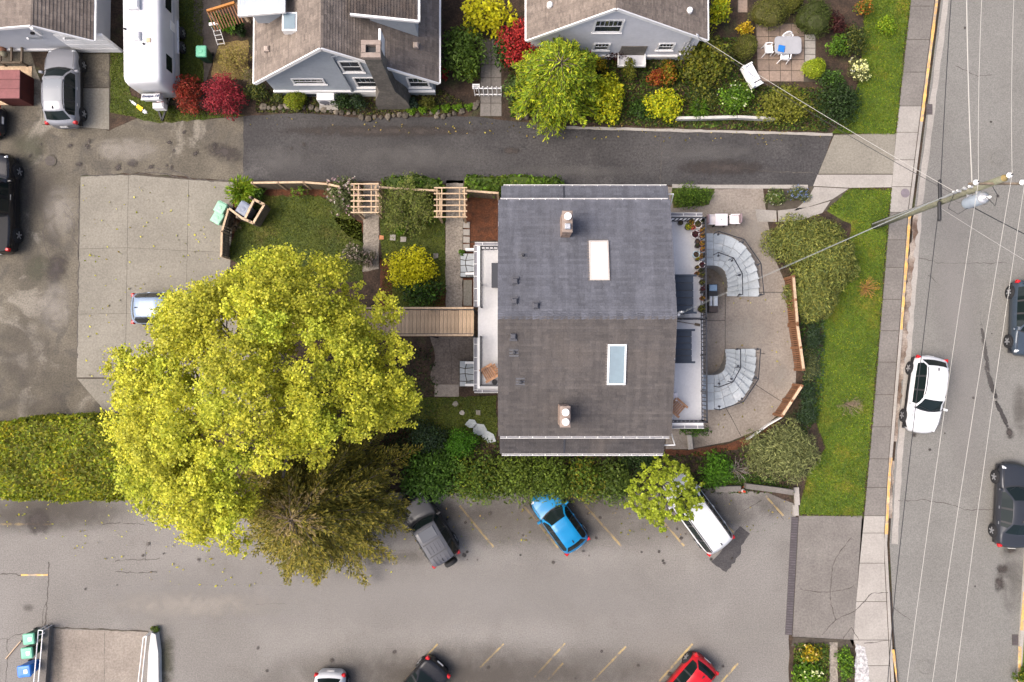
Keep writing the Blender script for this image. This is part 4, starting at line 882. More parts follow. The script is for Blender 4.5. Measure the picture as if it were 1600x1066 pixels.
# open bin enclosure
be = thing('bin_enclosure', 'small cedar bin enclosure around the grey bin', 'enclosure', W(385, 330))
cB = W(385, 330)
def bx3(a, b, z, name, w=0.12, h=0.1):
    m = MB(cB); m.beam(W(*a, z), W(*b, z), w, h); m.build(name, M_pale, be)
bx3((358, 326), (378, 341), 1.15, 'rail'); bx3((378, 341), (396, 349), 1.15, 'rail', 0.14); bx3((396, 349), (413, 320), 1.15, 'rail'); bx3((413, 320), (397, 312), 1.15, 'rail', 0.14); bx3((397, 313), (383, 342), 1.15, 'rail')
for p in ((377, 342), (396, 349), (412, 320), (397, 312)):
    m = MB(cB); m.bbox(W(*p, 0.6) , (0.14, 0.14, 1.25), 0.03); m.build('post', M_grey, be)
for (a, b) in (((358, 326), (378, 341)), ((378, 341), (396, 349)), ((396, 349), (413, 320))):
    m = MB(cB); p, q = W(*a, 1.1), W(*b, 1.1); m.beam(Vector((p.x, p.y, .6)), Vector((q.x, q.y, .6)), 0.03, 1.05); m.build('panel', M_grey, be)
# timber arbours over the two gravel paths
def arbour(label, px0, px1, py0, py1, n, z=2.3):
    a, b = W(px0, py1, z), W(px1, py0, z); c = Vector(((a.x + b.x) / 2, (a.y + b.y) / 2, 0)); t = thing('garden_arbour', label, 'arbour', c, 0, 'timber arbours over the gravel paths')
    w, h = b.x - a.x, b.y - a.y
    for sx_ in (-1, 1):
        for j in (0, 1, 2):
            m = MB(); m.beam((sx_ * (w / 2 - 0.16 - 0.13 * j), -h / 2 + 0.02, z - 0.07), (sx_ * (w / 2 - 0.16 - 0.13 * j), h / 2 - 0.02, z - 0.07), 0.055, 0.11)
            if j != 1: m.build('side_beam', M_pale, t)
        for sy_ in (-1, 1):
            m = MB(); m.box((sx_ * (w / 2 - 0.22), sy_ * (h / 2 - 0.22), z / 2 - 0.06), (0.11, 0.11, z - 0.12)); m.build('post', M_pale, t)
        for k in range(5):
            m = MB(); m.beam((sx_ * (w / 2 - 0.22), -h / 2 + 0.25, 0.4 + 0.32 * k), (sx_ * (w / 2 - 0.22), h / 2 - 0.25, 0.4 + 0.32 * k), 0.03, 0.05); m.build('side_slat', M_pale, t)
    for i in range(n):
        y = -h / 2 + 0.06 + (h - 0.12) * i / (n - 1); m = MB(); m.beam((-w / 2, y, z), (w / 2, y, z), 0.065, 0.085); m.build('rafter', M_pale, t)
    return t
arbour('pale timber arbour beside the pink flowering shrub', 548, 592, 286, 334, 6)
arbour('pale timber arbour nearest the house with six rafters', 678, 730, 292, 341, 6)
# footbridge from the garden deck, every plank a part
BZ = 3.27; br_c = Vector((-4.0, 1.92, 0)); bridge = thing('footbridge', 'weathered plank footbridge with dark handrails from the deck into the tree', 'footbridge', br_c)
m0 = MB(); m0.box((0, 0, 0), (0.185, 1.30, 0.04)); bmesh0 = None; x = -2.12; k = 0
while x > -8.6:
    if bmesh0 is None: o = m0.build('plank', M_wood, bridge); bmesh0 = o.data
    else: o = bpy.data.objects.new('plank', bmesh0); link(o, bridge)
    o.location = (x - br_c.x, 1.90 - br_c.y + rnd.uniform(-.012, .012), BZ + rnd.uniform(-.004, .004)); o.rotation_euler = (0, 0, rnd.uniform(-.006, .006)); x -= 0.203
for s_ in (-1, 1):
    yy = 1.90 + s_ * 0.70
    m = MB(br_c); m.beam((-2.05, yy, BZ - 0.12), (-8.7, yy, BZ - 0.12), 0.07, 0.2); m.build('stringer', M_woodd, bridge)
    m = MB(br_c); m.beam((-2.0, yy, BZ + 0.95), (-8.7, yy, BZ + 0.95), 0.10, 0.04); m.build('handrail', M_wood, bridge)
    m = MB(br_c); m.beam((-2.0, yy - s_ * 0.06, BZ + 0.86), (-8.7, yy - s_ * 0.06, BZ + 0.86), 0.05, 0.08); m.build('lower_rail', M_black, bridge)
    for xx in (-2.05, -4.3, -6.5, -8.6):
        m = MB(br_c); m.box((xx, yy, BZ / 2 + 0.46), (0.1, 0.1, BZ + 0.92)); m.build('post', M_black, bridge)
    for i in range(1, 32):
        m = MB(br_c); m.box((-2.05 - i * 0.205, yy - s_ * 0.03, BZ + 0.45), (0.025, 0.025, 0.85)); m.build('baluster', M_black, bridge)
for i in range(18):
    m = MB(br_c); m.box((-8.7 - 0.27 * (i + 0.5), 1.9, BZ - 0.18 * (i + 1)), (0.28, 1.3, 0.045)); m.build('stair_tread', M_wood, bridge)
# curved flagstone stairs in front: stepped sectors and a paved landing
def curved_stairs(label, C, sg, ai, bi, ao, bo, nstep=6):
    t = thing('curved_stairs', label, 'stairs', C, 0, 'curved front stairs'); A = R(50)
    def pt(f, th, z=0.0):
        a = ai + (ao - ai) * f; b = bi + (bo - bi) * f; return Vector((a * math.cos(th), sg * b * math.sin(th), z))
    topz = 0.17 * (nstep + 1)
    for k in range(nstep):
        t0, t1 = A * k / nstep, A * (k + 1) / nstep; z = 0.17 * (k + 1); n = 4
        outl = [pt(1, t0 + (t1 - t0) * i / n) for i in range(n + 1)] + [pt(0, t1 - (t1 - t0) * i / n) for i in range(n + 1)]
        m = MB(); m.prism(outl, 0, z - 0.05); m.build('riser', M_conc, t)
        for j in range(3):
            f0, f1 = j / 3.0, (j + 1) / 3.0
            o = slab(t, [pt(f0, t0 - 0.012), pt(f1, t0 - 0.012), pt(f1, t1), pt(f0, t1)], z, M_flag, 0.008, 0.05, 'tread_stone')
    n = 10; outl = [pt(1, A + (R(90) - A) * i / n) for i in range(n + 1)] + [pt(0, R(90) - (R(90) - A) * i / n) for i in range(n + 1)]
    outl = outl[:n + 1] + [Vector((-1.3, outl[n].y, 0)), Vector((-1.3, outl[n + 1].y, 0))] + outl[n + 1:]
    m = MB(); m.prism(outl, 0, topz - 0.05); m.build('landing_base', M_conc, t); rr = random.Random(3)
    for i in range(3):
        t0, t1 = A + (R(90) - A) * i / 3, A + (R(90) - A) * (i + 1) / 3
        fs = [0, 0.2 + rr.uniform(-.05, .05), 0.45 + rr.uniform(-.05, .05), 0.72 + rr.uniform(-.05, .05), 1.0]
        for j in range(4): slab(t, [pt(fs[j], t0), pt(fs[j + 1], t0), pt(fs[j + 1], (t0 + t1) / 2), pt(fs[j + 1], t1), pt(fs[j], t1), pt(fs[j], (t0 + t1) / 2)], topz, M_flag, 0.010, 0.05, 'flagstone')
    ya, yb = abs(pt(1, R(90)).y), abs(pt(0, R(90)).y)
    for j in range(4):
        e0, e1 = yb + (ya - yb) * j / 4, yb + (ya - yb) * (j + 1) / 4; slab(t, [Vector((-1.25, sg * e0, 0)), Vector((0, sg * e0, 0)), Vector((0, sg * e1, 0)), Vector((-1.25, sg * e1, 0))], topz, M_flag, 0.010, 0.05, 'flagstone')
    # black handrails on posts
    for f in (0.33, 0.97):
        path = []
        for i in range(13):
            th = R(90) * i / 12; z = 0.17 + min(1.0, th / A) * 0.17 * nstep; path.append(pt(f, th, z + 0.9))
        ks = [0, 4, 8, 12]
        m = MB()
        for a, b in zip(ks, ks[1:]): m.tube([path[a], path[b]], 0.028, 6)
        hr = m.build('handrail', M_black, t)
        for a in ks:
            m = MB(); q = path[a]; m.tube([q, q - Vector((0, 0, 0.9))], 0.022, 6); m.build('post', M_black, hr)
            m = MB(); q2 = pt(f - 0.10, R(90) * a / 12, 0); m.tube([q, Vector((q2.x, q2.y, q.z + 0.02))], 0.018, 6); m.lathe([(0.06, -0.05), (0.06, 0.05)], 8, (q2.x, q2.y, q.z)); m.build('stair_lamp', M_black, hr)
    return t
curved_stairs('northern curved flagstone front stairs beside the potted plants deck', W(1106, 463), 1, 1.05, 1.62, 2.92, 3.45)
curved_stairs('southern curved flagstone front stairs below the deck with a wooden chair', W(1106, 546), -1, 0.95, 1.45, 2.72, 3.40)
# slatted cedar screens along the patio edge
def screen(label, a, b, w_px):
    z1 = 1.25; p, q = W(*a, z1), W(*b, z1); p.z = q.z = 0; c = p.copy(); d = (q - p); L = d.length; d /= L; rz = math.atan2(d.y, d.x); s_ = Vector((-d.y, d.x, 0))
    t = thing('patio_screen', label, 'fence', c, 0, 'cedar screens along the patio edge'); n = int(L / 0.115); bm_ = None
    for i in range(n):
        if bm_ is None:
            m = MB(); m.box((0, 0, 0), (0.09, 0.03, 1.15)); o = m.build('slat', M_woodd, t); bm_ = o.data
        else: o = bpy.data.objects.new('slat', bm_); link(o, t)
        o.location = d * (L * (i + 0.5) / n) + Vector((0, 0, 0.62)); o.rotation_euler = (0, 0, rz)
    m = MB(); m.beam(Vector((0, 0, 1.24)), d * L + Vector((0, 0, 1.24)), 0.14, 0.05); m.build('cap_rail', M_pale, t)
    m = MB(); m.beam(s_ * 0.05 + Vector((0, 0, 1.1)), d * L + s_ * 0.05 + Vector((0, 0, 1.1)), 0.05, 0.09); m.build('rail', M_woodd, t)
    m = MB(); m.beam(-s_ * 0.05 + Vector((0, 0, 1.1)), d * L - s_ * 0.05 + Vector((0, 0, 1.1)), 0.05, 0.09); m.build('rail', M_woodd, t)
    for i in range(3):
        m = MB(); m.bbox(d * (L * i / 2) + Vector((0, 0, 0.66)), (0.13, 0.13, 1.32), 0.02, rz); m.build('post', M_woodd, t)
screen('long cedar slat screen, northern half beside the spreading juniper', (1240, 432), (1246, 505), 14)
screen('long cedar slat screen, southern half above the patio curve', (1246, 508), (1256, 578), 14)
screen('short angled cedar slat screen at the south end of the patio', (1253, 603), (1222, 650), 14)
# white capped low boards continuing the patio edge
bd = thing('edge_board', 'thin white topped edging wall curving round the south of the patio', 'edging', W(1200, 665))
for a, b in (((1222, 652), (1200, 665)), ((1200, 665), (1178, 681)), ((1178, 681), (1168, 687))):
    m = MB(W(1200, 665)); p, q = W(*a, 0.3), W(*b, 0.3); m.beam(p - Vector((0, 0, .15)), q - Vector((0, 0, .15)), 0.06, 0.3); m.build('board', M_white, bd)
# white plank fence in front of the shrubs north of the lane
wf = thing('plank_fence', 'low white board fence between the lane verge and the flowering shrubs', 'fence', W(1060, 186))
o0 = W(1060, 186); M_wall3 = pmat('weathered_white_board', (0.46, 0.45, 0.42), (0.34, 0.33, 0.30), 2, layers=[((0.12, 0.12, 0.07), 1.5, .6, .7, .6)], rough=.8)
for a, b in (((1057, 186), (1093, 185.5)), ((1094, 185.5), (1150, 184)), ((1151, 184), (1210, 187))):
    m = MB(o0); p, q = W(*a, 0.35), W(*b, 0.35); m.beam(Vector((p.x, p.y, .3)), Vector((q.x, q.y, .3)), 0.06, 0.45); m.beam(Vector((p.x, p.y, .5)), Vector((q.x, q.y, .5)), 0.16, 0.04); m.build('plank', M_wall3, wf)
# kerb wall along the north side of the lane
cw = ribbon(jag(PX((885, 200), (1000, 203), (1150, 207), (1300, 211)), 0.4, 0.015, False, 2), 0.16, 0.07, 2, 0.2); o = cw.build('lane_edging', M_conc); o['kind'] = 'structure'
# white picket gate with its small blank sign
gt = thing('picket_gate', 'white garden gate with thin bars between the two hedged gardens', 'gate', W(763, 140)); go_ = W(763, 140)
a0, a1 = W(741, 141, 0.9), W(783, 141, 0.9)
for z in (0.25, 1.15):
    m = MB(go_); m.beam(Vector((a0.x, a0.y, z)), Vector((a1.x, a1.y, z)), 0.05, 0.06); m.build('rail', M_white, gt)
for i in range(7):
    q = a0.lerp(a1, i / 6); m = MB(go_); m.box((q.x, q.y, 0.72), (0.05, 0.04, 1.35)); m.build('picket', M_white, gt)
sg = thing('number_sign', 'small white number sign fixed in front of the garden gate', 'sign', W(745, 143)); sl_ = W(745, 143)
m = MB(); m.box((0, -0.05, 0.85), (0.42, 0.04, 0.30), 0, R(-40)); pl_ = m.build('board', M_white, sg); m = MB(); m.box((0, 0.02, 0.35), (0.05, 0.05, 0.75)); m.build('stake', M_white, sg)
def text_mesh(s, size, mat, name, parent, M, italic=0.0, off=0.0):
    cu = bpy.data.curves.new(name, 'FONT'); cu.body = s; cu.size = size; cu.align_x = 'CENTER'; cu.align_y = 'CENTER'; cu.shear = italic; cu.offset = off; cu.extrude = 0.002
    to = bpy.data.objects.new('tmp', cu); COL.objects.link(to); dgp = bpy.context.evaluated_depsgraph_get(); me = bpy.data.meshes.new_from_object(to.evaluated_get(dgp))
    bpy.data.objects.remove(to); bpy.data.curves.remove(cu); me.transform(M); me.materials.clear(); me.materials.append(mat); me.name = name
    o = bpy.data.objects.new(name, me); link(o, parent); return o
text_mesh('827', 0.20, M_fascia, 'digits', sg, Matrix.Translation((0, -0.07, 0.874)) @ Matrix.Rotation(R(50), 4, 'X'), 0, 0.004)
# paving from the gate
gp = sheet('gate_path', [(749, 60), (783, 60), (784, 182), (750, 182)], 0.010, M_joint)
grid_slabs(gp, W(750, 182), W(784, 182), W(783, 62), W(752, 62), [0, 0.5, 1], [0, 0.17, 0.34, 0.5, 0.67, 0.83, 1], 0.03, M_walk)
# paved terrace at the top right
tp = sheet('terrace', [(1180, 36), (1258, 36), (1256, 128), (1184, 128)], 0.010, M_joint)
M_tile = pmat('terrace_tile', (0.225, 0.168, 0.130), (0.175, 0.132, 0.105), 1.2, speck=(8, 0.2), rough=0.9, var=0.16)
grid_slabs(tp, W(1184, 128), W(1256, 128), W(1257, 38), W(1181, 38), [0, 0.25, 0.49, 0.73, 1], [0, 0.19, 0.38, 0.58, 0.78, 1], 0.03, M_tile)
tp2 = sheet('terrace_path', [(1256, 54), (1275, 54), (1275, 128), (1256, 128)], 0.006, M_joint)
grid_slabs(tp2, W(1257, 108), W(1274, 108), W(1274, 54), W(1257, 54), [0, 1], [0, 0.2, 0.42, 0.6, 0.82, 1], 0.024, M_conc)
sp = sheet('stone_path', [(1152, -20), (1168, -20), (1168, 20), (1152, 20)], 0.006, M_joint); grid_slabs(sp, W(1153, 20), W(1168, 20), W(1168, -20), W(1153, -20), [0, 1], [0, .5, 1], 0.024, M_tile)
# stepping stones (each could be lifted)
def stone(label, px, py, r, n, seed, mat, flat=0.05, group='stepping stones in the back garden', rx=1.0, rot=0.0):
    rr = random.Random(seed); c = W(px, py); m = MB(); pts = []; rot = rot + (math.pi / 4 if n == 4 else 0)
    for i in range(n):
        a = 2 * math.pi * i / n + rr.uniform(-.15, .15); q = r * rr.uniform(0.82, 1.1); x, y = q * math.cos(a) * rx, q * math.sin(a); pts.append((x * math.cos(rot) - y * math.sin(rot), x * math.sin(rot) + y * math.cos(rot)))
    m.prism(pts, 0, flat); o = m.build('stepping_stone', mat); o.location = (c.x, c.y, 0.012); return tag(o, label, 'stone', group)
stone('pale round stepping stone with a swirl nearest the doorstep slab', 711.5, 631, 0.17, 14, 1, M_pad)
stone('plain pale round stepping stone just below the swirl stone', 722, 645, 0.15, 14, 2, M_conc)
stone('small square paver alone on the dark grass by the house', 747, 644.5, 0.19, 4, 3, M_pad)
stone('jagged pale flagstone first in the row of three by the house', 737, 662, 0.30, 6, 4, M_flag, rx=1.25)
stone('jagged pale flagstone in the middle of the row of three', 749, 672, 0.36, 7, 5, M_flag, rx=1.2)
stone('long pale flagstone at the house end of the row', 764, 683, 0.34, 5, 6, M_flag, rx=1.35, rot=-0.6)
stone('grey paver left of the yellow shrub, upper one', 614, 371, 0.26, 4, 7, M_conc); stone('grey paver just above the yellow shrub', 630, 375, 0.23, 4, 8, M_conc)
stone('orange clay paver beside the western gravel path', 596.5, 372, 0.18, 4, 9, pmat('clay_paver', (0.42, 0.18, 0.09), rough=0.9)); stone('grey paver right of the yellow shrub', 681, 400, 0.22, 4, 10, M_walk)
for k in range(4):
    c = W(729, 352 + k * 11.5); m = MB(); m.bbox((0, 0, 0.03), (0.38, 0.36, 0.06), 0.015); o = m.build('paver', M_conc); o.location = (c.x, c.y, 0.03); o.rotation_euler = (0, 0, rnd.uniform(-.08, .08)); tag(o, ['northernmost', 'second', 'third', 'southernmost'][k] + ' of four pale pavers beside the eastern gravel path', 'paver', 'pavers beside the gravel path')
c = W(731, 458); m = MB(); m.bbox((0, 0, 0.03), (0.5, 1.5, 0.06), 0.015); o = m.build('paving_slab', M_pad); o.location = (c.x, c.y, 0.03); tag(o, 'long narrow concrete slab under the garden deck edge', 'slab')
# field stones edging the lane
rr = random.Random(8); k = 0
def rock(px, py, r, label, seed):
    q = random.Random(seed); c = W(px, py); bmx = bmesh.new(); bmesh.ops.create_icosphere(bmx, subdivisions=1, radius=r)
    for v in bmx.verts: v.co = Vector((v.co.x * q.uniform(.85, 1.25), v.co.y * q.uniform(.8, 1.15), v.co.z * q.uniform(.55, .8)))
    me = bpy.data.meshes.new('edging_rock'); bmx.to_mesh(me); bmx.free(); me.materials.append(M_rock); o = bpy.data.objects.new('edging_rock', me); link(o); o.location = (c.x, c.y, r * 0.3); o.rotation_euler = (0, 0, q.uniform(0, 6)); return tag(o, label, 'rock', 'field stones edging the lane')
x = 412
while x < 742:
    y = 172 + 4 * math.sin(x / 40.0) + (9 if 560 < x < 700 else 0) + rr.uniform(-2, 2)
    if 690 < x: y = 184 - (x - 690) * 0.3
    rock(x, y, rr.uniform(0.13, 0.24), 'rough brown field stone in the row edging the lane below the blue grey house', int(x)); x += rr.uniform(7.5, 12)
for i, (px, py, r, lb) in enumerate([(742, 166, 0.24, 'largest tan boulder beside the picket gate path'), (747, 160, 0.14, 'small pale stone next to the largest tan boulder'), (682, 183, 0.16, 'whitest small stone at the lane edge below the grass strip'), (811, 184, 0.2, 'grey stone east of the gate path at the lane edge'), (823, 183, 0.18, 'second grey stone east of the gate path')]): rock(px, py, r, lb, 900 + i)
# retaining walls and rails of the basement ramp
def ramp_wall(label, pts, w, h, mat):
    c = W(*pts[0]); t = thing('ramp_wall', label, 'wall', c)
    for a, b in zip(pts, pts[1:]):
        m = MB(c); p, q = W(*a, h), W(*b, h); m.beam(Vector((p.x, p.y, h / 2)), Vector((q.x, q.y, h / 2)), w, h); m.build('wall', mat, t)
    return t, c
t1, c1 = ramp_wall('narrow grey ramp wall with white double rail beside the three bins', [(73, 980), (64, 1100)], 0.32, 0.35, M_walk)
M_wall2 = pmat('white_wall_top', (0.58, 0.57, 0.55), (0.50, 0.49, 0.46), 2, rough=0.8)
t2 = thing('ramp_wall', 'white topped tapering ramp wall with moss on its outer side', 'wall', W(238, 1000)); c2_ = W(238, 1000)
m = MB(c2_); m.prism([v for v in PX((236, 988), (243, 992), (247, 1020), (248, 1100), (228, 1100), (232, 1020), z=0.4)], 0, 0.4); m.build('wall', M_wall2, t2)
for (t_, c_, a, b) in ((t1, c1, (60, 985), (50, 1100)), (t1, c1, (67, 985), (57, 1100)), (t2, c2_, (224, 996), (212, 1100)), (t2, c2_, (229, 994), (218, 1100))):
    m = MB(c_); m.tube([W(*a, 0.9), W(*b, 0.9)], 0.03, 6); m.tube([W(*a, 0.9), W(*a, 0.9) - Vector((0, 0, 0.75))], 0.025, 6); m.build('guard_rail', M_white, t_)
m = MB(c1); m.tube([W(60, 985, .9), W(67, 985, .9)], 0.03, 6); m.tube([W(59, 993, .9), W(70, 989, .6)], 0.025, 6); m.build('guard_rail', M_white, t1)
m = MB(c2_); m.tube([W(224, 996, .9), W(229, 994, .9)], 0.03, 6); m.build('guard_rail', M_white, t2)
c = W(25, 1010); ol = MB(c); ol.tube([W(10, 1029) + Vector((0, 0, .04)), W(34, 1001) + Vector((0, 0, .06))], 0.035, 5); o = ol.build('loose_pole', M_pale); o.location = c; tag(o, 'pale wooden pole lying on the ground beside the green bins', 'pole')
# retaining corner of the lot
rc = thing('retaining_wall', 'low grey concrete retaining wall at the corner of the lot by the cone', 'wall', W(1190, 762)); r0 = W(1190, 762)
for a, b in (((1118, 765), (1158, 764)), ((1166, 760), (1214, 766)), ((1214, 766), (1240, 770))):
    m = MB(r0); p, q = W(*a, 0.45), W(*b, 0.45); m.beam(Vector((p.x, p.y, .22)), Vector((q.x, q.y, .22)), 0.3, 0.45); m.build('wall', M_walk, rc)
# ------------------------------------------------------------------ vehicles
def paint_mat(name, c, metal=0.3, rough=0.28):
    m = pmat(name, c, tuple(v * 0.93 for v in c), 1.5, rough=rough, metal=metal * .25, world=False, spec=.3)
    b = m.node_tree.nodes['Principled BSDF']; b.inputs['Coat Weight'].default_value = 0.25; b.inputs['Coat Roughness'].default_value = 0.08
    return m
CAR = {
 'suv': dict(top=[(0, .72), (.012, .95), (.03, 1.04), (.045, 1.08), (.13, 1.58), (.22, 1.66), (.42, 1.68), (.55, 1.62), (.70, 1.12), (.73, 1.08), (.86, 1.0), (.95, .88), (.985, .72), (1, .5)], belt=1.02, rw=.60, rear=(.05, .125), ws=(.56, .70), roof=(.125, .56), side=(.09, .66), pil=(.26, .45), wheels=(.185, .80)),
 'hatch': dict(top=[(0, .66), (.012, .88), (.03, .98), (.045, 1.02), (.13, 1.42), (.22, 1.50), (.42, 1.52), (.53, 1.46), (.70, 1.02), (.73, .98), (.87, .90), (.95, .78), (.985, .64), (1, .45)], belt=.94, rw=.55, rear=(.05, .135), ws=(.54, .70), roof=(.135, .54), side=(.09, .66), pil=(.27, .45), wheels=(.17, .81)),
 'van': dict(top=[(0, .8), (.01, 1.05), (.022, 1.12), (.03, 1.18), (.075, 1.68), (.14, 1.76), (.42, 1.78), (.64, 1.68), (.80, 1.16), (.83, 1.10), (.91, 1.0), (.96, .86), (.985, .72), (1, .5)], belt=1.08, rw=.64, rear=(.032, .07), ws=(.65, .80), roof=(.07, .65), side=(.06, .76), pil=(.24, .46), wheels=(.17, .82)),
 'box': dict(top=[(0, .8), (.008, 1.0), (.014, 1.08), (.02, 1.14), (.05, 1.70), (.09, 1.76), (.42, 1.78), (.57, 1.74), (.655, 1.18), (.68, 1.12), (.90, 1.06), (.96, .96), (.985, .8), (1, .55)], belt=1.08, rw=.64, rear=(.022, .046), ws=(.58, .65), roof=(.05, .58), side=(.04, .64), pil=(.22, .40), wheels=(.185, .81)),
 'sedan': dict(top=[(0, .62), (.012, .84), (.03, .94), (.14, 1.0), (.165, 1.02), (.30, 1.38), (.38, 1.43), (.50, 1.44), (.58, 1.40), (.73, .98), (.76, .95), (.88, .88), (.955, .76), (.985, .62), (1, .45)], belt=.92, rw=.53, rear=(.175, .30), ws=(.585, .73), roof=(.30, .585), side=(.24, .69), pil=(.30, .47), wheels=(.18, .81)),
 'pickup': dict(top=[(0, .85), (.008, 1.05), (.012, 1.10), (.34, 1.12), (.35, 1.18), (.375, 1.72), (.42, 1.80), (.56, 1.82), (.64, 1.76), (.735, 1.26), (.76, 1.20), (.92, 1.14), (.965, 1.02), (.985, .85), (1, .6)], belt=1.14, rw=.64, rear=(.352, .374), ws=(.65, .735), roof=(.374, .65), side=(.39, .70), pil=(.53, .545), wheels=(.19, .82)),
}
WHEEL = {}
def wheel(r, w):
    k = (round(r, 2), round(w, 2))
    if k in WHEEL: return WHEEL[k]
    M = Matrix.Rotation(R(90), 4, 'X')
    m = MB(); m.lathe([(r * .6, -w / 2), (r * .93, -w / 2), (r, -w / 2 + .03), (r, w / 2 - .03), (r * .93, w / 2), (r * .6, w / 2)], 20, M=M); t = m.build('tyre', M_rubber, None, True)
    m = MB(); m.lathe([(r * .64, -w / 2 + .03), (r * .62, -w / 2 + .01), (r * .56, -w / 2 + .04), (r * .56, w / 2 - .04), (r * .62, w / 2 - .01), (r * .64, w / 2 - .03)], 20, M=M); b = m.build('barrel', M_trim)
    m = MB()
    for s_ in (-1, 1):
        for i in range(5):
            a = 2 * math.pi * i / 5; m.beam((0, s_ * (w / 2 + .004), 0), (r * .58 * math.cos(a), s_ * (w / 2 + .004), r * .58 * math.sin(a)), .075, .02, up=(0, 1, 0))
        pass
    m.lathe([(r * .14, -w / 2 - .016), (r * .14, w / 2 + .016)], 10, (0, 0, 0), M)
    sp_ = m.build('spokes', M_alloy)
    md = (t.data, b.data, sp_.data)
    for o in (t, b, sp_): bpy.data.objects.remove(o)
    WHEEL[k] = md; return md
def car(kind, label, cat, px, py, heading, L, Wd, col, roof_col=None, extras=(), hs=1.0, zref=0.6, group='parked cars', name='parked_car'):
    S = CAR[kind]; w0 = Wd / 2; c = W(px, py, zref); root = thing(name, label, cat, (c.x, c.y, 0.02 if c.x < 22 else -0.12), R(heading), group)
    if c.x > 22: root.location.z = -0.11
    tp = np.array(S['top']); belt = S['belt'] * hs; rw = S['rw'] * w0 / .9
    wt = np.array([(0, .70), (.01, .80), (.03, .90), (.07, .96), (.15, .99), (.25, 1.0), (.5, 1.0), (.8, .985), (.88, .965), (.92, .92), (.95, .865), (.97, .80), (.985, .71), (1, .54)])
    br = sorted(set([0, .006, .012, .03, .06, .2, .35, .5, .62, .78, .84, .88, .92, .95, .97, .985, 1] + [a for a, _ in S['top']] + list(S['rear']) + list(S['ws']) + [S['ws'][1] + .014] + list(S['side']) + [p + d for p in S['pil'] for d in (-.012, .012)]))
    ts = []
    for a, b in zip(br, br[1:]):
        n = max(1, int((b - a) / .035))
        ts += [a + (b - a) * i / n for i in range(n)]
    ts.append(1.0); rows = 9
    V = []
    for t in ts:
        zc = float(np.interp(t, tp[:, 0], tp[:, 1])) * hs; w = float(np.interp(t, wt[:, 0], wt[:, 1])) * w0
        zb = min(belt - .03 * t, zc - .05); k = max(0.0, min(1.0, (zc - zb - .06) / .45)); k = k * k * (3 - 2 * k)
        we = (w * .90) * (1 - k) + rw * k; sill = .30 if .05 < t < .95 else .30
        mid = min(.62, zb - .12)
        ring = [(0, zc), (we * .5, zc - .006), (we * .86, zc - .022), (we, zc - .03 - .03 * k), (w * .955, zb), (w, zb - .08), (w * 1.0, mid), (w * .965, sill), (w * .8, sill - .04)]
        V.append([(t * L - L / 2 - (.20 * min(1, (t - .5) / .15) if t > .5 else -.12 * min(1, (.5 - t) / .25)) * (y / w0) ** 2, y, z) for y, z in ring])
    groups = {'body': [], 'hood': [], 'roof': [], 'windshield': [], 'rear_window': [], 'side_window': [], 'cowl': [], 'sill': [], 'bed_cover': [], 'pillar': []}
    def cls(r, tm):
        if kind == 'pickup' and r <= 2 and .01 < tm < .34: return 'bed_cover'
        if r <= 1 and S['ws'][0] <= tm <= S['ws'][1]: return 'windshield'
        if r <= 1 and S['rear'][0] <= tm <= S['rear'][1]: return 'rear_window'
        if r <= 2 and S['roof'][0] <= tm <= S['roof'][1]: return 'roof'
        if r <= 2 and S['ws'][1] < tm < S['ws'][1] + .014: return 'cowl'
        if r >= 6 and .02 < tm < .97: return 'sill'
        if r <= 2 and S['ws'][1] < tm < .955: return 'hood'
        if r == 3 and S['side'][0] <= tm <= S['side'][1] and all(abs(tm - p) > .012 for p in S['pil']): return 'side_window'
        if r == 3 and S['side'][0] <= tm <= S['side'][1]: return 'pillar'
        return 'body'
    for i in range(len(ts) - 1):
        tm = (ts[i] + ts[i + 1]) / 2
        for r in range(rows - 1):
            g_ = cls(r, tm)
            for s_ in (1, -1):
                q = [V[i][r], V[i + 1][r], V[i + 1][r + 1], V[i][r + 1]]
                q = [(x, y * s_, z) for x, y, z in q]
                if s_ > 0: q = q[::-1]
                groups[g_].append((q, s_))
    def build(nm, quads, mat, parent, smooth=True):
        idx = {}; vs = []; fs = []
        for q in quads:
            f = []
            for p in q:
                key = tuple(round(v, 4) for v in p)
                if key not in idx: idx[key] = len(vs); vs.append(p)
                f.append(idx[key])
            f = list(dict.fromkeys(f))
            if len(f) > 2: fs.append(tuple(f))
        return mesh_obj(nm, vs, fs, mat, parent, smooth)
    body_q = [q for q, _ in groups['body']]
    for i in (0, -1):   # end caps
        ring = V[i]; 
        for r in range(rows - 1):
            a, b = ring[r], ring[r + 1]; q = [a, b, (b[0], -b[1], b[2]), (a[0], -a[1], a[2])]; body_q.append(q if i == -1 else q[::-1])
    body = build('body', body_q, col, root)
    build('hood', [q for q, _ in groups['hood']], col, root); build('cowl', [q for q, _ in groups['cowl']], M_trim, root); build('sill', [q for q, _ in groups['sill']], M_trim if kind in ('suv', 'box', 'pickup') else col, root)
    for s_ in (-1, 1):
        yv = float(np.interp(.85, wt[:, 0], wt[:, 1])) * w0 * .90; m = MB(); m.tube([(t * L - L / 2, s_ * yv * k, float(np.interp(t, tp[:, 0], tp[:, 1])) * hs - .012) for t, k in ((S['ws'][1] + .01, .98), (.82, .97), (.90, .93), (.945, .86))], .010, 4); m.build('panel_gap', M_trim, root)
        xw = (S['ws'][1] - .01) * L - L / 2; zw = float(np.interp(S['ws'][1] - .01, tp[:, 0], tp[:, 1])) * hs + .012; m = MB(); m.tube([(xw, s_ * .1 + .12, zw), (xw - .16, s_ * .1 + .5 * s_, zw + .11)], .012, 4); m.build('wiper', M_trim, root)
    rf = build('roof', [q for q, _ in groups['roof']], roof_col or col, root)
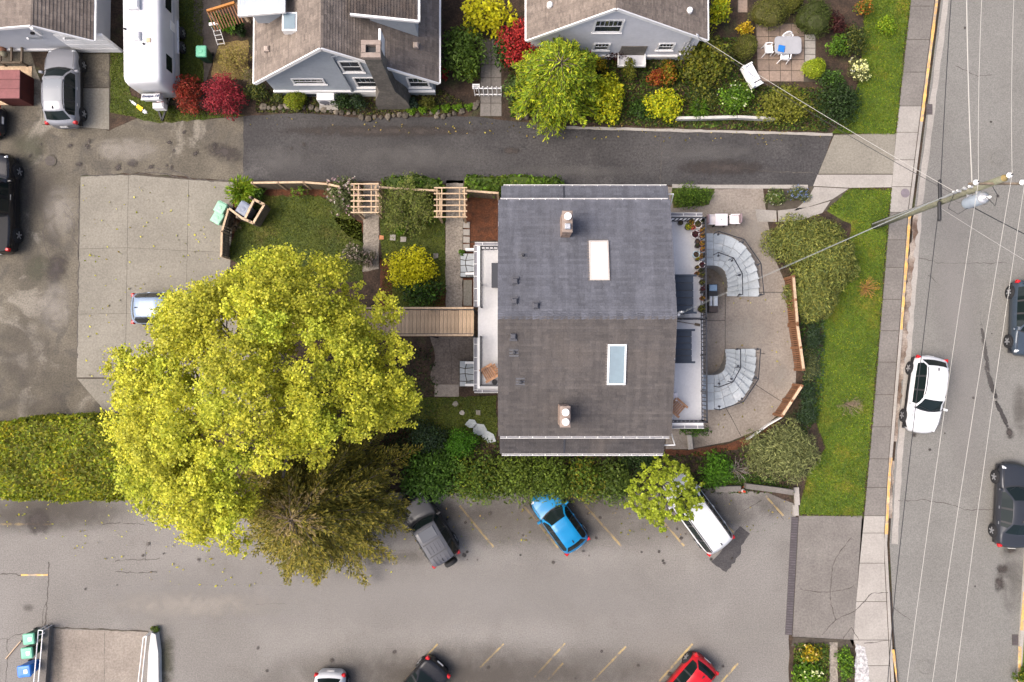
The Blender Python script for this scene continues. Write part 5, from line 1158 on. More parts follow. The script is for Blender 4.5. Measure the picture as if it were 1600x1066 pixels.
    build('windshield', [q for q, _ in groups['windshield']], M_glass, root); build('rear_window', [q for q, _ in groups['rear_window']], M_glass, root)
    for s_ in (1, -1):
        build('side_window', [q for q, k in groups['side_window'] if k == s_], M_glass, root)
    for s_ in (1, -1):
        for p_ in S['pil']: build('pillar', [q for q, k in groups['pillar'] if k == s_ and abs((q[0][0] + q[2][0]) / 2 + L / 2 - p_ * L) < .25], M_trim, root)
    if groups['bed_cover']: build('bed_cover', [q for q, _ in groups['bed_cover']], M_rubber, root)
    m = MB(); m.box((0, 0, .23), (L * .92, Wd * .86, .10)); m.build('underbody', M_trim, root)
    r = .34 * hs if kind not in ('box', 'pickup') else .39; md = wheel(r, .23)
    for t in S['wheels']:
        for s_ in (-1, 1):
            x = t * L - L / 2
            a = MB(); a.lathe([(r * 1.17, -.05), (r * 1.17, .05)], 20, (0, 0, 0), Matrix.Rotation(R(90), 4, 'X')); ar = a.build('wheel_arch', M_trim, root); ar.location = (x, s_ * (w0 * .985 - .035), r + .015)
            o = bpy.data.objects.new('wheel', md[0]); link(o, root); o.location = (x, s_ * (w0 - .075), r); o.name = 'wheel'
            b = bpy.data.objects.new('barrel', md[1]); link(b, o); k = bpy.data.objects.new('rim', md[2]); link(k, o)
    zmir = belt + .06; xm = (S['ws'][1] - .045) * L - L / 2
    for s_ in (-1, 1):
        m = MB(); m.bbox((xm, s_ * (w0 + .09), zmir), (.13, .22, .15), .035, s_ * -.15); mi = m.build('mirror', col if kind != 'box' else M_trim, root)
        m = MB(); m.beam((xm + .02, s_ * (w0 * .93), zmir - .05), (xm, s_ * (w0 + .02), zmir - .03), .06, .04); m.build('mirror_arm', M_trim, mi)
        for (tt, yy, mt, nm, ln) in ((.95, .70, M_lamp, 'headlight', .16), (.022, .86, M_red, 'tail_light', .12)):
            zc = float(np.interp(tt, tp[:, 0], tp[:, 1])) * hs
            m = MB(); zz = min(zc - .02, belt * .93) if nm == 'tail_light' else zc - .05
            m.bbox((tt * L - L / 2 + (-.10 if nm == 'headlight' else .07), s_ * yy * w0, zz - .06), (ln if nm == 'headlight' else .18, (.20 if nm == 'headlight' else .20), .20), .04, s_ * (-.45 if nm == 'headlight' else .25)); m.build(nm, mt, root)
        if 'handles' in extras or True:
            for t in (S['pil'][1] + .025, S['pil'][0] + .015):
                m = MB(); m.box((t * L - L / 2 - .1, s_ * (w0 + .008), belt - .11), (.16, .03, .035)); m.build('door_handle', M_alloy if 'chrome' in extras else col, root)
    m = MB(); m.box((-L / 2 - .004, 0, .62 * hs), (.02, .42, .13)); m.build('number_plate', M_white, root)
    zt = float(np.interp(S['roof'][0] + .06, tp[:, 0], tp[:, 1])) * hs
    m = MB(); xf = (S['roof'][0] + .045) * L - L / 2; m.bbox((xf, 0, zt + .01), (.16, .05, .07), .02); m.build('antenna', M_trim, root)
    if 'rails' in extras:
        for s_ in (-1, 1):
            pts = []
            for i in range(7):
                t = S['roof'][0] + .03 + (S['roof'][1] - S['roof'][0] - .08) * i / 6; pts.append((t * L - L / 2, s_ * rw * .95, float(np.interp(t, tp[:, 0], tp[:, 1])) * hs + (.02 if 0 < i < 6 else -.03)))
            m = MB(); m.tube(pts, .022, 6); m.build('roof_rail', M_trim, root)
    if 'panorama' in extras:
        m = MB(); t0, t1 = S['roof'][0] + .12, S['roof'][1] - .005; pts = []
        for i in range(8):
            t = t0 + (t1 - t0) * i / 7; z = float(np.interp(t, tp[:, 0], tp[:, 1])) * hs + .004
            pts.append([(t * L - L / 2, y, z - abs(y) * .03) for y in (-rw * .8, -rw * .4, 0, rw * .4, rw * .8)])
        for i in range(7):
            for j in range(4): m.quad(pts[i][j], pts[i + 1][j], pts[i + 1][j + 1], pts[i][j + 1])
        g_ = build('sunroof', [[tuple(m.v[i]) for i in f[::-1]] for f in m.f], pmat('sunroof_glass', (0.17, 0.185, 0.20), rough=0.07, spec=0.7), root)
    if 'ribs' in extras:
        z = 1.78 * hs; dk = pmat('roof_groove', (0.03, 0.03, 0.035), rough=0.5)
        m = MB(); m.bbox((.20 * L, 0, z - .02), (.001, .001, .001), 0); 
        for t in (.19, .36):
            m = MB(); m.box((t * L - L / 2, 0, z - .008), (.05, rw * 1.75, .03)); m.build('roof_groove', dk, rf)
        m = MB(); m.bbox((.465 * L - L / 2, 0, z + .005), (.62, rw * 1.45, .03), .02); m.build('sunroof', pmat('grey_sunroof', (0.075, 0.08, 0.09), rough=0.15), rf)
        for t, ln in ((.275, .5), (.115, .42)):
            for j in range(-2, 3): m = MB(); m.box((t * L - L / 2, j * rw * .33, z + .004), (ln, .05, .012)); m.build('roof_rib', roof_col or col, rf)
        M = Matrix.Rotation(R(90), 4, 'Y'); m = MB(); m.lathe([(.2, -.12), (.36, -.12), (.38, -.05), (.38, .05), (.36, .1), (.2, .1)], 18, (-L / 2 - .12, -.12, .88), M); m.build('spare_wheel', M_rubber, root, True)
    return root
P_sil = paint_mat('silver_paint', (0.235, 0.24, 0.262), 0.4); P_blk = paint_mat('black_paint', (0.012, 0.012, 0.014), 0.2, 0.2); P_lbl = paint_mat('pale_blue_paint', (0.17, 0.23, 0.32), 0.2); P_gry = paint_mat('graphite_paint', (0.020, 0.021, 0.025), 0.3); P_grr = paint_mat('graphite_roof_paint', (0.066, 0.068, 0.078), 0.2, 0.4)
P_blu = paint_mat('bright_blue_paint', (0.003, 0.165, 0.36), 0.0); P_wht = paint_mat('white_paint_car', (0.58, 0.59, 0.60), 0.0); P_nvy = paint_mat('dark_blue_grey_paint', (0.040, 0.055, 0.075), 0.5); P_slt = paint_mat('slate_car_paint', (0.026, 0.029, 0.036), 0.3); P_red = paint_mat('red_paint', (0.42, 0.008, 0.015), 0.1)
car('suv', 'silver crossover with a glass roof parked in front of the garage', 'car', 101, 137, 91, 4.62, 1.86, P_sil, None, ('panorama', 'rails', 'chrome'))
car('pickup', 'black crew cab pickup cut off by the left edge', 'pickup truck', -2, 318, 90.5, 5.85, 2.0, P_blk, None, ('chrome',))
car('sedan', 'dark car of which only a rear corner enters at the left edge', 'car', -56, 189, 180, 4.5, 1.8, P_slt)
car('suv', 'pale blue car half hidden under the yellow green tree', 'car', 266, 482, 1, 4.2, 1.78, P_lbl, None, ('rails',))
car('box', 'graphite four wheel drive with a rear spare wheel parked by the hedge', 'car', 670, 823, 121, 4.35, 1.82, P_gry, P_grr, ('ribs',))
car('hatch', 'bright blue compact car parked nose into the hedge', 'car', 873, 812, 126, 3.85, 1.72, P_blu)
car('van', 'white minivan under the small lime green tree', 'minivan', 1087, 800, 126, 4.8, 1.90, P_wht, None, ('rails',))
car('suv', 'white crossover at the kerb of the street', 'car', 1446, 617, -98.5, 4.45, 1.82, P_wht, None, ('rails',), group='cars on the street')
car('sedan', 'dark grey sedan parked on the far side of the street', 'car', 1585, 790, 86.5, 4.85, 1.84, P_slt, None, ('chrome',), group='cars on the street')
car('hatch', 'dark blue car parked on the far side, cut off by the right edge', 'car', 1608, 497, -93, 4.4, 1.8, P_nvy, None, (), group='cars on the street')
car('hatch', 'white car whose rear end enters at the bottom edge', 'car', 516, 1108, -91, 4.3, 1.78, P_wht)
car('sedan', 'black car whose rear end enters at the bottom edge', 'car', 648, 1083, 229, 4.4, 1.78, P_blk)
car('hatch', 'red hatchback entering at the bottom edge', 'car', 1069, 1074, 229, 4.0, 1.75, P_red)
# ------------------------------------------------------------------ travel trailer at the top left
tc = W(238, 76, 1.5); tc.z = 0; tr_ = thing('travel_trailer', 'white travel trailer with rounded edges and a spare tank up front', 'trailer', (tc.x, tc.y, 0.02), R(1.5))
M_fib = pmat('white_fibreglass', (0.56, 0.56, 0.57), (0.53, 0.53, 0.54), 1.2, rough=0.3, world=False)
def rrect(w, l, r, n=4, x0=0, y0=0):
    out = []
    for (sx_, sy_, a0) in ((1, 1, 0), (-1, 1, 90), (-1, -1, 180), (1, -1, 270)):
        for i in range(n + 1):
            a = R(a0 + 90 * i / n); out.append((x0 + sx_ * (w / 2 - r) + r * math.cos(a), y0 + sy_ * (l / 2 - r) + r * math.sin(a)))
    return out
Lt, Wt = 6.4, 2.12; y0 = 0.75
lv = [(0.98, 0.97, 0.45, .25), (1.0, 1.0, 0.55, .3), (1.0, 1.0, 2.2, .3), (0.985, 0.985, 2.45, .3), (0.93, 0.965, 2.60, .28), (0.82, 0.92, 2.66, .25)]
V = []; F = []; n = 20
for (a, b, z, r) in lv: V += [(x, y, z) for x, y in rrect(Wt * a, Lt * b, r, 4, 0, y0)]
for k in range(len(lv) - 1): F += [(k * n + i, k * n + (i + 1) % n, k * n + n + (i + 1) % n, k * n + n + i) for i in range(n)]
F.append(tuple(range((len(lv) - 1) * n, len(lv) * n))); F.append(tuple(range(n))[::-1])
mesh_obj('shell', V, F, M_fib, tr_, True)
m = MB(); m.box((Wt / 2 + .004, y0, 1.15), (.012, Lt * .9, .22)); m.box((-Wt / 2 - .004, y0, 1.15), (.012, Lt * .9, .22)); m.build('side_stripe', pmat('trailer_grey', (0.42, 0.43, 0.46), rough=0.4), tr_)
for (x, y, w, l, h) in ((-.30, 2.05, .62, .95, .26), (-.16, .12, .36, .5, .16)):
    m = MB(); m.bbox((x, y, 2.66 + h / 2), (w, l, h), .07); m.build('roof_unit', M_fib, tr_)
m = MB(); m.box((.42, -.1, 2.68), (.22, .22, .05)); m.build('roof_hatch', M_pale, tr_)
for (x, y) in ((-.85, .55), (.16, -.3)):
    m = MB(); m.lathe([(.06, 0), (.06, .1), (.03, .12)], 8, (x, y, 2.64)); m.build('roof_vent', M_trim, tr_)
for (y, l, z) in ((2.55, 1.1, 1.75), (-1.0, .85, 1.75), (3.6, .4, 1.75)):
    m = MB(); m.box((Wt / 2 + .01, y, z), (.03, l, .62)); m.build('window', M_glass, tr_)
m = MB(); m.box((Wt / 2 + .012, 1.3, 1.3), (.03, .5, .45)); m.build('fridge_vent', M_white, tr_)
for y in (.55, 1.4):
    for s_ in (-1, 1):
        md = wheel(.33, .23); o = bpy.data.objects.new('wheel', md[0]); link(o, tr_); o.rotation_euler = (0, 0, R(90)); o.location = (s_ * (Wt / 2 + .06), y, .33); b = bpy.data.objects.new('rim', md[2]); link(b, o)
m = MB(); m.box((Wt / 2 + .03, .98, .72), (.10, 1.9, .05)); m.build('fender', M_fib, tr_)
m = MB(); m.beam((-.5, -2.3, .48), (0, -3.75, .48), .09, .1); m.beam((.5, -2.3, .48), (0, -3.75, .48), .09, .1); m.build('drawbar', M_trim, tr_)
m = MB(); m.bbox((-.10, -2.72, 1.35), (.98, .3, .40), .06); sgn = m.build('front_box', M_fib, tr_)
sg_ = MB(); sg_.box((-.10, -2.78, 1.57), (1.0, .42, .03), 0, R(-18)); sg_.build('name_panel', M_fib, tr_)
text_mesh('Escape 19', 0.23, pmat('lettering_blue_grey', (0.05, 0.06, 0.12), rough=0.4), 'lettering', tr_, Matrix.Translation((-.10, -2.745, 1.602)) @ Matrix.Rotation(R(-18), 4, 'X'), 0.25, 0.006)
m = MB(); m.bbox((.05, -3.05, .85), (.62, .34, .5), .08); m.build('tank_cover', M_white, tr_)
# red white cover bag and small yellow pennant in the grass
c = W(254, 160); bg = thing('gas_bottle_cover', 'red and white cover lying against the trailer drawbar', 'cover', c, R(-25))
m = MB(); m.lathe([(.30, 0), (.34, .15), (.30, .4), (.16, .52), (.04, .55)], 12); m.build('cover', M_white, bg, True)
m = MB(); m.box((.05, -.16, .40), (.62, .14, .22), R(-20)); m.box((.26, -.18, .3), (.2, .3, .32), R(10)); m.build('red_flap', pmat('crimson_cloth', (0.30, 0.012, 0.05), rough=0.7), bg)
c = W(215, 166); kt = thing('garden_windsock', 'small yellow and grey pennant lying on the grass by the trailer', 'pennant', c, R(-38))
m = MB(); m.add([(0, -.1, .06), (.38, -.13, .05), (.38, .13, .10), (0, .1, .12)], [(0, 1, 2, 3)]); m.box((.19, 0, .03), (.38, .2, .04)); m.build('panel', pmat('yellow_cloth', (0.62, 0.42, 0.02), rough=0.8), kt)
m = MB(); m.tube([(-.55, 0, .04), (.75, .02, .05)], .03, 6); m.box((-.25, 0, .04), (.3, .14, .04)); m.box((.56, 0, .04), (.2, .2, .03)); m.build('pole', M_galv, kt)
# ------------------------------------------------------------------ bins
def bin_(label, px, py, rz, body_m, lid_m, w=.58, l=.62, h=1.05, sticker=False, group='wheeled bins', z=0.02, zref=1.0):
    c = W(px, py, zref); t = thing('wheeled_bin', label, 'bin', (c.x, c.y, z), R(rz), group)
    V = []; lv = [(.78, 0.06), (.86, .4), (.96, h - .1), (1.0, h - .06)]
    for k, zz in lv: V += [(x, y, zz) for x, y in rrect(w * k, l * k, .05, 2)]
    n = 12; F = sum([[(k * n + i, k * n + (i + 1) % n, k * n + n + (i + 1) % n, k * n + n + i) for i in range(n)] for k in range(3)], []); F.append(tuple(range(n))[::-1]); F.append(tuple(range(3 * n, 4 * n)))
    mesh_obj('body', V, F, body_m, t)
    V = []; lv = [(1.06, h - .06), (1.06, h - .02), (.95, h + .03), (.6, h + .045)]
    for k, zz in lv: V += [(x, y, zz) for x, y in rrect(w * k, l * k, .06, 2)]
    F = sum([[(k * n + i, k * n + (i + 1) % n, k * n + n + (i + 1) % n, k * n + n + i) for i in range(n)] for k in range(3)], []); F.append(tuple(range(3 * n, 4 * n)))
    lid = mesh_obj('lid', V, F, lid_m, t)
    m = MB(); m.tube([(-w * .4, l * .55, h - .03), (w * .4, l * .55, h - .03)], .02, 6); m.build('handle', body_m, t)
    for s_ in (-1, 1):
        m = MB(); m.lathe([(.1, -.03), (.1, .03)], 12, (s_ * w * .42, l * .42, .1), Matrix.Rotation(R(90), 4, 'Y')); m.build('wheel', M_rubber, t)
    if sticker: m = MB(); m.box((0, -l * .16, h + .045), (.2, .2, .012)); m.build('sticker', M_white, lid)
    else: m = MB(); m.lathe([(.13, 0), (.11, .02), (.0, .03)], 14, (0, 0, h + .04)); m.build('lid_boss', lid_m, lid)
    return t
G1 = pmat('pale_green_plastic', (0.20, 0.40, 0.27), (0.24, 0.44, 0.31), 4, rough=0.45); G2 = pmat('green_plastic', (0.10, 0.36, 0.22), (0.13, 0.40, 0.26), 4, rough=0.45); GD = pmat('dark_green_plastic', (0.012, 0.05, 0.03), rough=0.5)
BL = pmat('blue_plastic', (0.012, 0.16, 0.55), (0.01, 0.12, 0.45), 4, rough=0.4); GB = pmat('grey_blue_plastic', (0.17, 0.20, 0.26), (0.13, 0.15, 0.20), 4, rough=0.4)
bin_('pale green wheeled bin nearer the fence corner of the concrete pad', 345, 325, -28, G1, G1); bin_('pale green wheeled bin below its twin beside the low cedar fence', 340, 341, -30, G1, G1)
bin_('grey blue bin inside the cedar enclosure', 381, 327, -32, GB, GB, .72, .7, 1.0)
bin_('green bin standing alone in the grass beside the trailer', 315, 81, 0, GD, G2)
bin_('green bin nearest the ramp corner with white sticker', 46, 998, 96, GD, G2, sticker=True); bin_('green bin in the middle of the three by the ramp rail', 43, 1020, 96, GD, G2, sticker=True); bin_('blue bin at the end of the three by the ramp rail', 38, 1049, 96, BL, BL, .62, .7, 1.0, True)
# red slatted storage box at the left edge
c = W(12, 132, 1.2); rb = thing('storage_box', 'dull red storage box with a panelled lid at the left edge', 'storage box', (c.x, c.y, .02))
M_rlid = pmat('dull_red_lid', (0.20, 0.075, 0.075), (0.16, 0.06, 0.06), 3, speck=(8, .1), rough=.8, var=.08); M_rbox = pmat('dark_red_box', (0.085, 0.016, 0.012), (0.06, 0.012, 0.010), 3, rough=.8)
m = MB(); m.box((0, 0, .6), (1.35, 1.60, 1.15)); m.build('body', M_rbox, rb)
for k in range(3): m = MB(); m.box((0, -.55 + .55 * k, 1.2), (1.42, .53, .06)); m.build('lid_panel', M_rlid, rb)
c = W(24, 133); m = MB(); m.bbox((0, 0, .015), (2.1, 2.3, .03), .01); o = m.build('box_plinth', M_pale); o.location = (W(22, 134).x, W(22, 134).y, .012); tag(o, 'pale plinth slab sticking out from under the red storage box', 'plinth')
# raised planter frame in the shade of the garage
c = W(25, 82, .5); pl = thing('planter_frame', 'weathered timber planter frame in the shade under the garage eaves', 'planter', (c.x, c.y, 0))
for a, b in (((-.9, -.6), (-.9, .9)), ((.35, -.6), (.35, .9)), ((-.9, -.6), (.35, -.6)), ((-.9, .9), (.35, .9)), ((-.25, -.6), (-.25, .9))):
    m = MB(); m.beam((*a, .5), (*b, .5), .10, .12); m.build('rail', M_grey, pl)
for x, y in ((-.9, -.6), (.35, -.6), (.35, .9), (-.9, .9)): m = MB(); m.box((x, y, .28), (.1, .1, .56)); m.build('post', M_grey, pl)
for i, (x, y, r, cc, lb) in enumerate([(6, 78, .22, (0.30, 0.14, 0.08), 'terracotta ball ornament in the shaded planter frame'), (8, 86, .2, (0.24, 0.22, 0.15), 'pale stone ball ornament in the shaded planter frame')]):
    m = MB(); m.lathe([(.02, 0), (r * .8, .08), (r, r), (r * .8, r * 1.7), (.05, r * 2)], 12); o = m.build('garden_ornament', pmat('ornament_%s' % 'ab'[i], cc, rough=.8), None, True); o.location = W(x, y, .3); o.location.z = .2; tag(o, lb, 'ornament')
# heat pump by the blue grey house
c = W(511, 157, .5); hp = thing('heat_pump', 'white heat pump unit under the blue grey house wall', 'heat pump', (c.x, c.y, 0))
m = MB(); m.bbox((0, .1, .45), (1.0, .42, .86), .02); m.build('case', M_white, hp); m = MB(); m.box((0, -.1, .06), (1.1, .6, .1)); m.build('plinth', M_conc, hp)
m = MB(); m.lathe([(.28, 0), (.28, .02), (.05, .03)], 18, (-.15, -.115, .48), Matrix.Rotation(R(90), 4, 'X')); m.build('fan_grille', M_fascia, hp)
for k in range(3): m = MB(); m.box((-.2 + .2 * k, -.12, .14), (.1, .03, .06)); m.build('foot', M_rubber, hp)
# pergola beams by the top of the blue grey house
c = W(355, 18, 2.0); pg = thing('lean_to_pergola', 'lean-to pergola with an orange front beam against the blue grey house', 'pergola', (c.x, c.y, 0))
a, b = W(324, 18, 2.2) - Vector((c.x, c.y, 0)), W(367, 5, 2.2) - Vector((c.x, c.y, 0))
m = MB(); m.beam(a, b, .12, .22); m.build('front_beam', pmat('orange_cedar', (0.40, 0.17, 0.035), (0.32, 0.13, 0.03), 3, rough=.7), pg)
for i in range(11):
    q = a.lerp(b, i / 10); m = MB(); m.beam(q + Vector((0, 0, -.02)), q + Vector((.35, -.95, -.3)), .05, .09); m.build('slat', M_woodd, pg)
for q in (a, b): m = MB(); m.box((q.x, q.y, 1.05), (.11, .11, 2.1)); m.build('post', M_pale, pg)
m = MB(); m.beam(b + Vector((0, 0, -.05)), b + Vector((.5, -.75, -.6)), .12, .12); m.build('brace', M_pale, pg)
c = W(340, 55, .5); wc = thing('garden_trolley', 'small white wire trolley beside the tropical looking plants', 'trolley', (c.x, c.y, 0.02), R(8))
for s_ in (-1, 1): m = MB(); m.tube([(s_ * .2, -.4, .1), (s_ * .2, .3, .55), (s_ * .2, .45, .9)], .02, 6); m.build('frame', M_white, wc)
for k in range(4): m = MB(); m.tube([(-.2, -.35 + .2 * k, .14 + .12 * k), (.2, -.35 + .2 * k, .14 + .12 * k)], .018, 6); m.build('rung', M_white, wc)
m = MB(); m.bbox((0, .45, .92), (.5, .18, .06), .02); m.build('tray', M_white, wc)
# garden terrace furniture
tz = .03; c = W(1231, 71, .7); tb = thing('garden_table', 'pale glass garden table with rounded corners on the terrace', 'table', (c.x, c.y, tz))
M_frost = pmat('frosted_glass', (0.30, 0.30, 0.31), (0.27, 0.27, 0.28), 3, rough=.12)
m = MB(); m.prism(rrect(1.50, 0.98, .2, 5), .70, .72); m.build('top', M_frost, tb); m = MB(); m.prism(rrect(1.54, 1.02, .22, 5), .685, .698); m.build('rim', M_galv, tb)
for x, y in ((-.6, -.36), (.6, -.36), (.6, .36), (-.6, .36)): m = MB(); m.tube([(x, y, 0), (x, y, .69)], .022, 6); m.build('leg', M_galv, tb)
M_pl = pmat('white_resin', (0.80, 0.80, 0.80), rough=.4)
def resin_chair(label, px, py, rz):
    c = W(px, py, .45); t = thing('resin_chair', label, 'chair', (c.x, c.y, tz), R(rz), 'white resin chairs on the terrace')
    m = MB(); m.prism(rrect(.48, .46, .1, 3), .41, .45); m.build('seat', M_pl, t)
    for x, y in ((-.2, -.2), (.2, -.2), (.23, .22), (-.23, .22)): m = MB(); m.tube([(x * 1.15, y * 1.2, 0), (x, y, .42)], [.025, .03], 6); m.build('leg', M_pl, t)
    for s_ in (-1, 1): m = MB(); m.tube([(s_ * .25, -.2, .43), (s_ * .27, -.18, .62), (s_ * .28, 0, .65), (s_ * .26, .24, .66)], .03, 6); m.build('armrest', M_pl, t)
    m = MB(); arc = [(.25 * math.cos(R(a)), .24 + .06 * math.sin(R(a)), .45 + .42 * math.sin(R(a))) for a in range(0, 181, 20)]; m.tube(arc, .028, 6)
    bk = m.build('backrest', M_pl, t)
    for i in range(1, 8): q = arc[i]; m = MB(); m.beam((q[0] * .8, .22, .45), q, .035, .012, up=(0, 1, 0)); m.build('back_slat', M_pl, bk)
    return t
resin_chair('white resin chair with fan back on the far side of the glass table', 1229, 63, 0); resin_chair('white resin chair at the left end of the glass table', 1201, 77, 95); resin_chair('white resin chair on the near side of the glass table', 1226, 88, 175)
c = W(1221, 76, .78); m = MB(); m.bbox((0, 0, .03), (.37, .37, .07), .02); o = m.build('seat_cushion', pmat('blue_cloth', (0.008, 0.13, 0.45), rough=.8)); o.location = (c.x, c.y, .75); o.rotation_euler = (0, 0, R(-12)); tag(o, 'bright blue square cushion on the glass table', 'cushion')
c = W(1176, 118, .6); sw = thing('garden_bench', 'white cushioned garden bench with a dark frame under the service wire', 'bench', (c.x, c.y, .02), R(-62))
m = MB(); m.bbox((0, .02, .52), (1.35, .62, .12), .04); m.build('seat', M_pl, sw); m = MB(); m.bbox((0, -.36, .72), (1.35, .14, .5), .04); m.build('backrest', M_pl, sw)
m = MB(); m.box((.1, -.26, .62), (1.1, .05, .06)); m.box((.42, .02, .585), (.06, .62, .02)); m.build('frame', M_trim, sw)
for x in (-.6, .6):
    for y in (-.36, .28): m = MB(); m.tube([(x, y, 0), (x, y, .46)], .03, 6); m.build('leg', M_trim, sw)
for s_ in (-1, 1): m = MB(); m.bbox((s_ * .66, .05, .68), (.09, .5, .07), .02); m.build('armrest', M_pl, sw)
# patio table with two pale chairs
c = W(1127, 343.5, .7); pt_ = thing('patio_table', 'small square white table on the patio between two pale chairs', 'table', (c.x, c.y, .015))
M_blush = pmat('blush_white', (0.72, 0.66, 0.66), rough=.5)
m = MB(); m.bbox((0, 0, .70), (.72, .68, .04), .015); tp_ = m.build('top', M_blush, pt_); m = MB(); m.lathe([(.02, 0), (.02, .01)], 8, (0, 0, .72)); m.build('parasol_hole', M_trim, tp_)
for x, y in ((-.3, -.28), (.3, -.28), (.3, .28), (-.3, .28)): m = MB(); m.box((x, y, .34), (.05, .05, .68)); m.build('leg', M_trim, pt_)
def patio_chair(label, px, py, rz):
    c = W(px, py, .5); t = thing('patio_chair', label, 'chair', (c.x, c.y, .015), R(rz), 'pale patio chairs')
    m = MB(); m.bbox((0, 0, .46), (.50, .54, .08), .03); m.build('seat', M_blush, t); m = MB(); m.bbox((0, .28, .68), (.52, .08, .48), .02); m.build('backrest', pmat('mauve_cloth', (0.22, 0.16, 0.17), rough=.7), t)
    for x, y in ((-.22, -.22), (.22, -.22), (.22, .25), (-.22, .25)): m = MB(); m.box((x, y, .21), (.04, .04, .42)); m.build('leg', M_trim, t)
    for s_ in (-1, 1): m = MB(); m.beam((s_ * .26, -.24, .6), (s_ * .26, .28, .64), .05, .03); m.build('armrest', M_blush, t)
patio_chair('pale patio chair east of the small white table', 1147.5, 343, -90); patio_chair('pale patio chair half hidden by the deck, west of the small white table', 1112, 344, 90)
# wooden lounge chairs on the decks
def lounge(label, px, py, rz):
    c = W(px, py, 3.7); t = thing('adirondack_chair', label, 'chair', (c.x, c.y, 3.3), R(rz), 'wooden slat chairs on the decks'); Mw = pmat('warm_teak', (0.40, 0.22, 0.12), (0.30, 0.155, 0.08), 3, speck=(8, .2), rough=.7, world=False, var=.14)
    for i in range(6): m = MB(); m.box((0, -.26 + .105 * i, .40 - .02 * i), (.56, .085, .025)); m.build('seat_slat', Mw, t)
    for i in range(5): m = MB(); m.beam((-.22 + .11 * i, .28, .32), (-.24 + .12 * i, .52, 1.0), .09, .02, up=(0, 1, 0)); m.build('back_slat', Mw, t)
    for s_ in (-1, 1):
        m = MB(); m.box((s_ * .34, 0, .6), (.12, .75, .03)); m.build('armrest', Mw, t)
        for y in (-.28, .3): m = MB(); m.box((s_ * .32, y, .3), (.06, .06, .6)); m.build('leg', Mw, t)
lounge('wooden slat chair at the south end of the garden deck', 764, 583, -60); lounge('wooden slat chair at the south end of the street deck', 1058, 637, 48)
c = W(773, 597, 3.5); m = MB(); m.lathe([(.1, 0), (.12, .1), (.15, .3), (.12, .32)], 12); o = m.build('plant_pot', M_trim); o.location = (c.x, c.y, 3.3); tag(o, 'small black pot beside the wooden chair on the garden deck', 'pot', 'pots on the decks')
c = W(1052, 620, 3.6); m = MB(); m.bbox((0, 0, .25), (.36, .42, .5), .03); o = m.build('side_table', M_blush); o.location = (c.x, c.y, 3.3); tag(o, 'small white side table beside the wooden chair on the street deck', 'table')
# barbecue and bench on the patio below the deck
c = W(1114.5, 466, .9); bq = thing('barbecue', 'dark barbecue trolley with pale lid panels below the street deck rail', 'barbecue', (c.x, c.y, .015))
m = MB(); m.box((0, 0, .45), (.52, 1.60, .82)); m.build('cabinet', M_trim, bq); m = MB(); m.bbox((-.02, .58, .93), (.44, .36, .10), .03); m.build('side_shelf', pmat('steel_blue', (0.17, 0.25, 0.34), rough=.35), bq)
for x in (-.17, .10): m = MB(); m.bbox((x, -.17, .95), (.17 if x < 0 else .24, .56, .16), .04); m.build('lid_panel', M_galv if x < 0 else pmat('pale_steel', (0.45, 0.48, 0.50), rough=.3), bq)
m = MB(); m.box((0, -.62, .88), (.48, .34, .05)); m.build('end_shelf', pmat('brown_shelf', (0.05, 0.035, 0.03), rough=.6), bq)
for y in (-.7, .7): m = MB(); m.lathe([(.08, -.03), (.08, .03)], 10, (.2, y, .08), Matrix.Rotation(R(90), 4, 'Y')); m.build('wheel', M_rubber, bq)
# pots on the street deck: (px, py, radius, rim material, soil/plant colour, label, plant)
pots = []
# traffic cone
c = W(1161, 767, .3); tcn = thing('traffic_cone', 'orange red traffic cone at the corner of the parking lot', 'traffic cone', (c.x, c.y, .01), R(10)); M_or = pmat('cone_orange', (0.62, 0.055, 0.015), rough=.5)
m = MB(); m.bbox((0, 0, .02), (.36, .36, .04), .01); m.build('base', M_or, tcn); m = MB(); m.lathe([(.14, .04), (.04, .62), (.03, .64)], 14); m.build('cone', M_or, tcn, True); m = MB(); m.lathe([(.103, .27), (.078, .42)], 14); m.build('reflective_band', M_white, tcn)
# bollard light / post pieces on the patio
for (px, py, lb) in ((1117, 697, 'short pale concrete parking stop beside the south wall of the house'),):
    c = W(1077, 690); m = MB(); m.bbox((0, 0, .12), (.28, .85, .22), .03); o = m.build('concrete_block', M_conc); o.location = (c.x, c.y, .012); o.rotation_euler = (0, 0, R(6)); tag(o, 'short pale concrete block standing at the south corner of the patio', 'block')
# ------------------------------------------------------------------ utility pole, crossarm, transformer
PB = Vector((21.05, 7.70, 0)); PT = 10.5
pole = thing('utility_pole', 'tall mossy wooden utility pole with crossarm and transformer beside the street', 'utility pole', PB)
M_pole = pmat('mossy_pole_wood', (0.185, 0.18, 0.13), (0.125, 0.13, 0.085), 2.0, layers=[((0.27, 0.24, 0.18), 1.4, .55, .72, .6)], speck=(8, .3), rough=.9)
m = MB(); m.lathe([(.21, 0), (.19, 4), (.17, 8), (.15, PT)], 14); m.build('shaft', M_pole, pole, True)
m = MB(); m.lathe([(.153, PT), (.06, PT + .12), (.0, PT + .14)], 14); m.build('pole_top', pmat('pole_top_rust', (0.26, 0.18, 0.06), (0.16, 0.13, 0.06), 5, rough=.9), pole)
CA = 9.95; m = MB(); m.beam((-1.15, -.1, CA), (1.15, -.1, CA), .085, .11); m.build('crossarm', M_grey, pole)
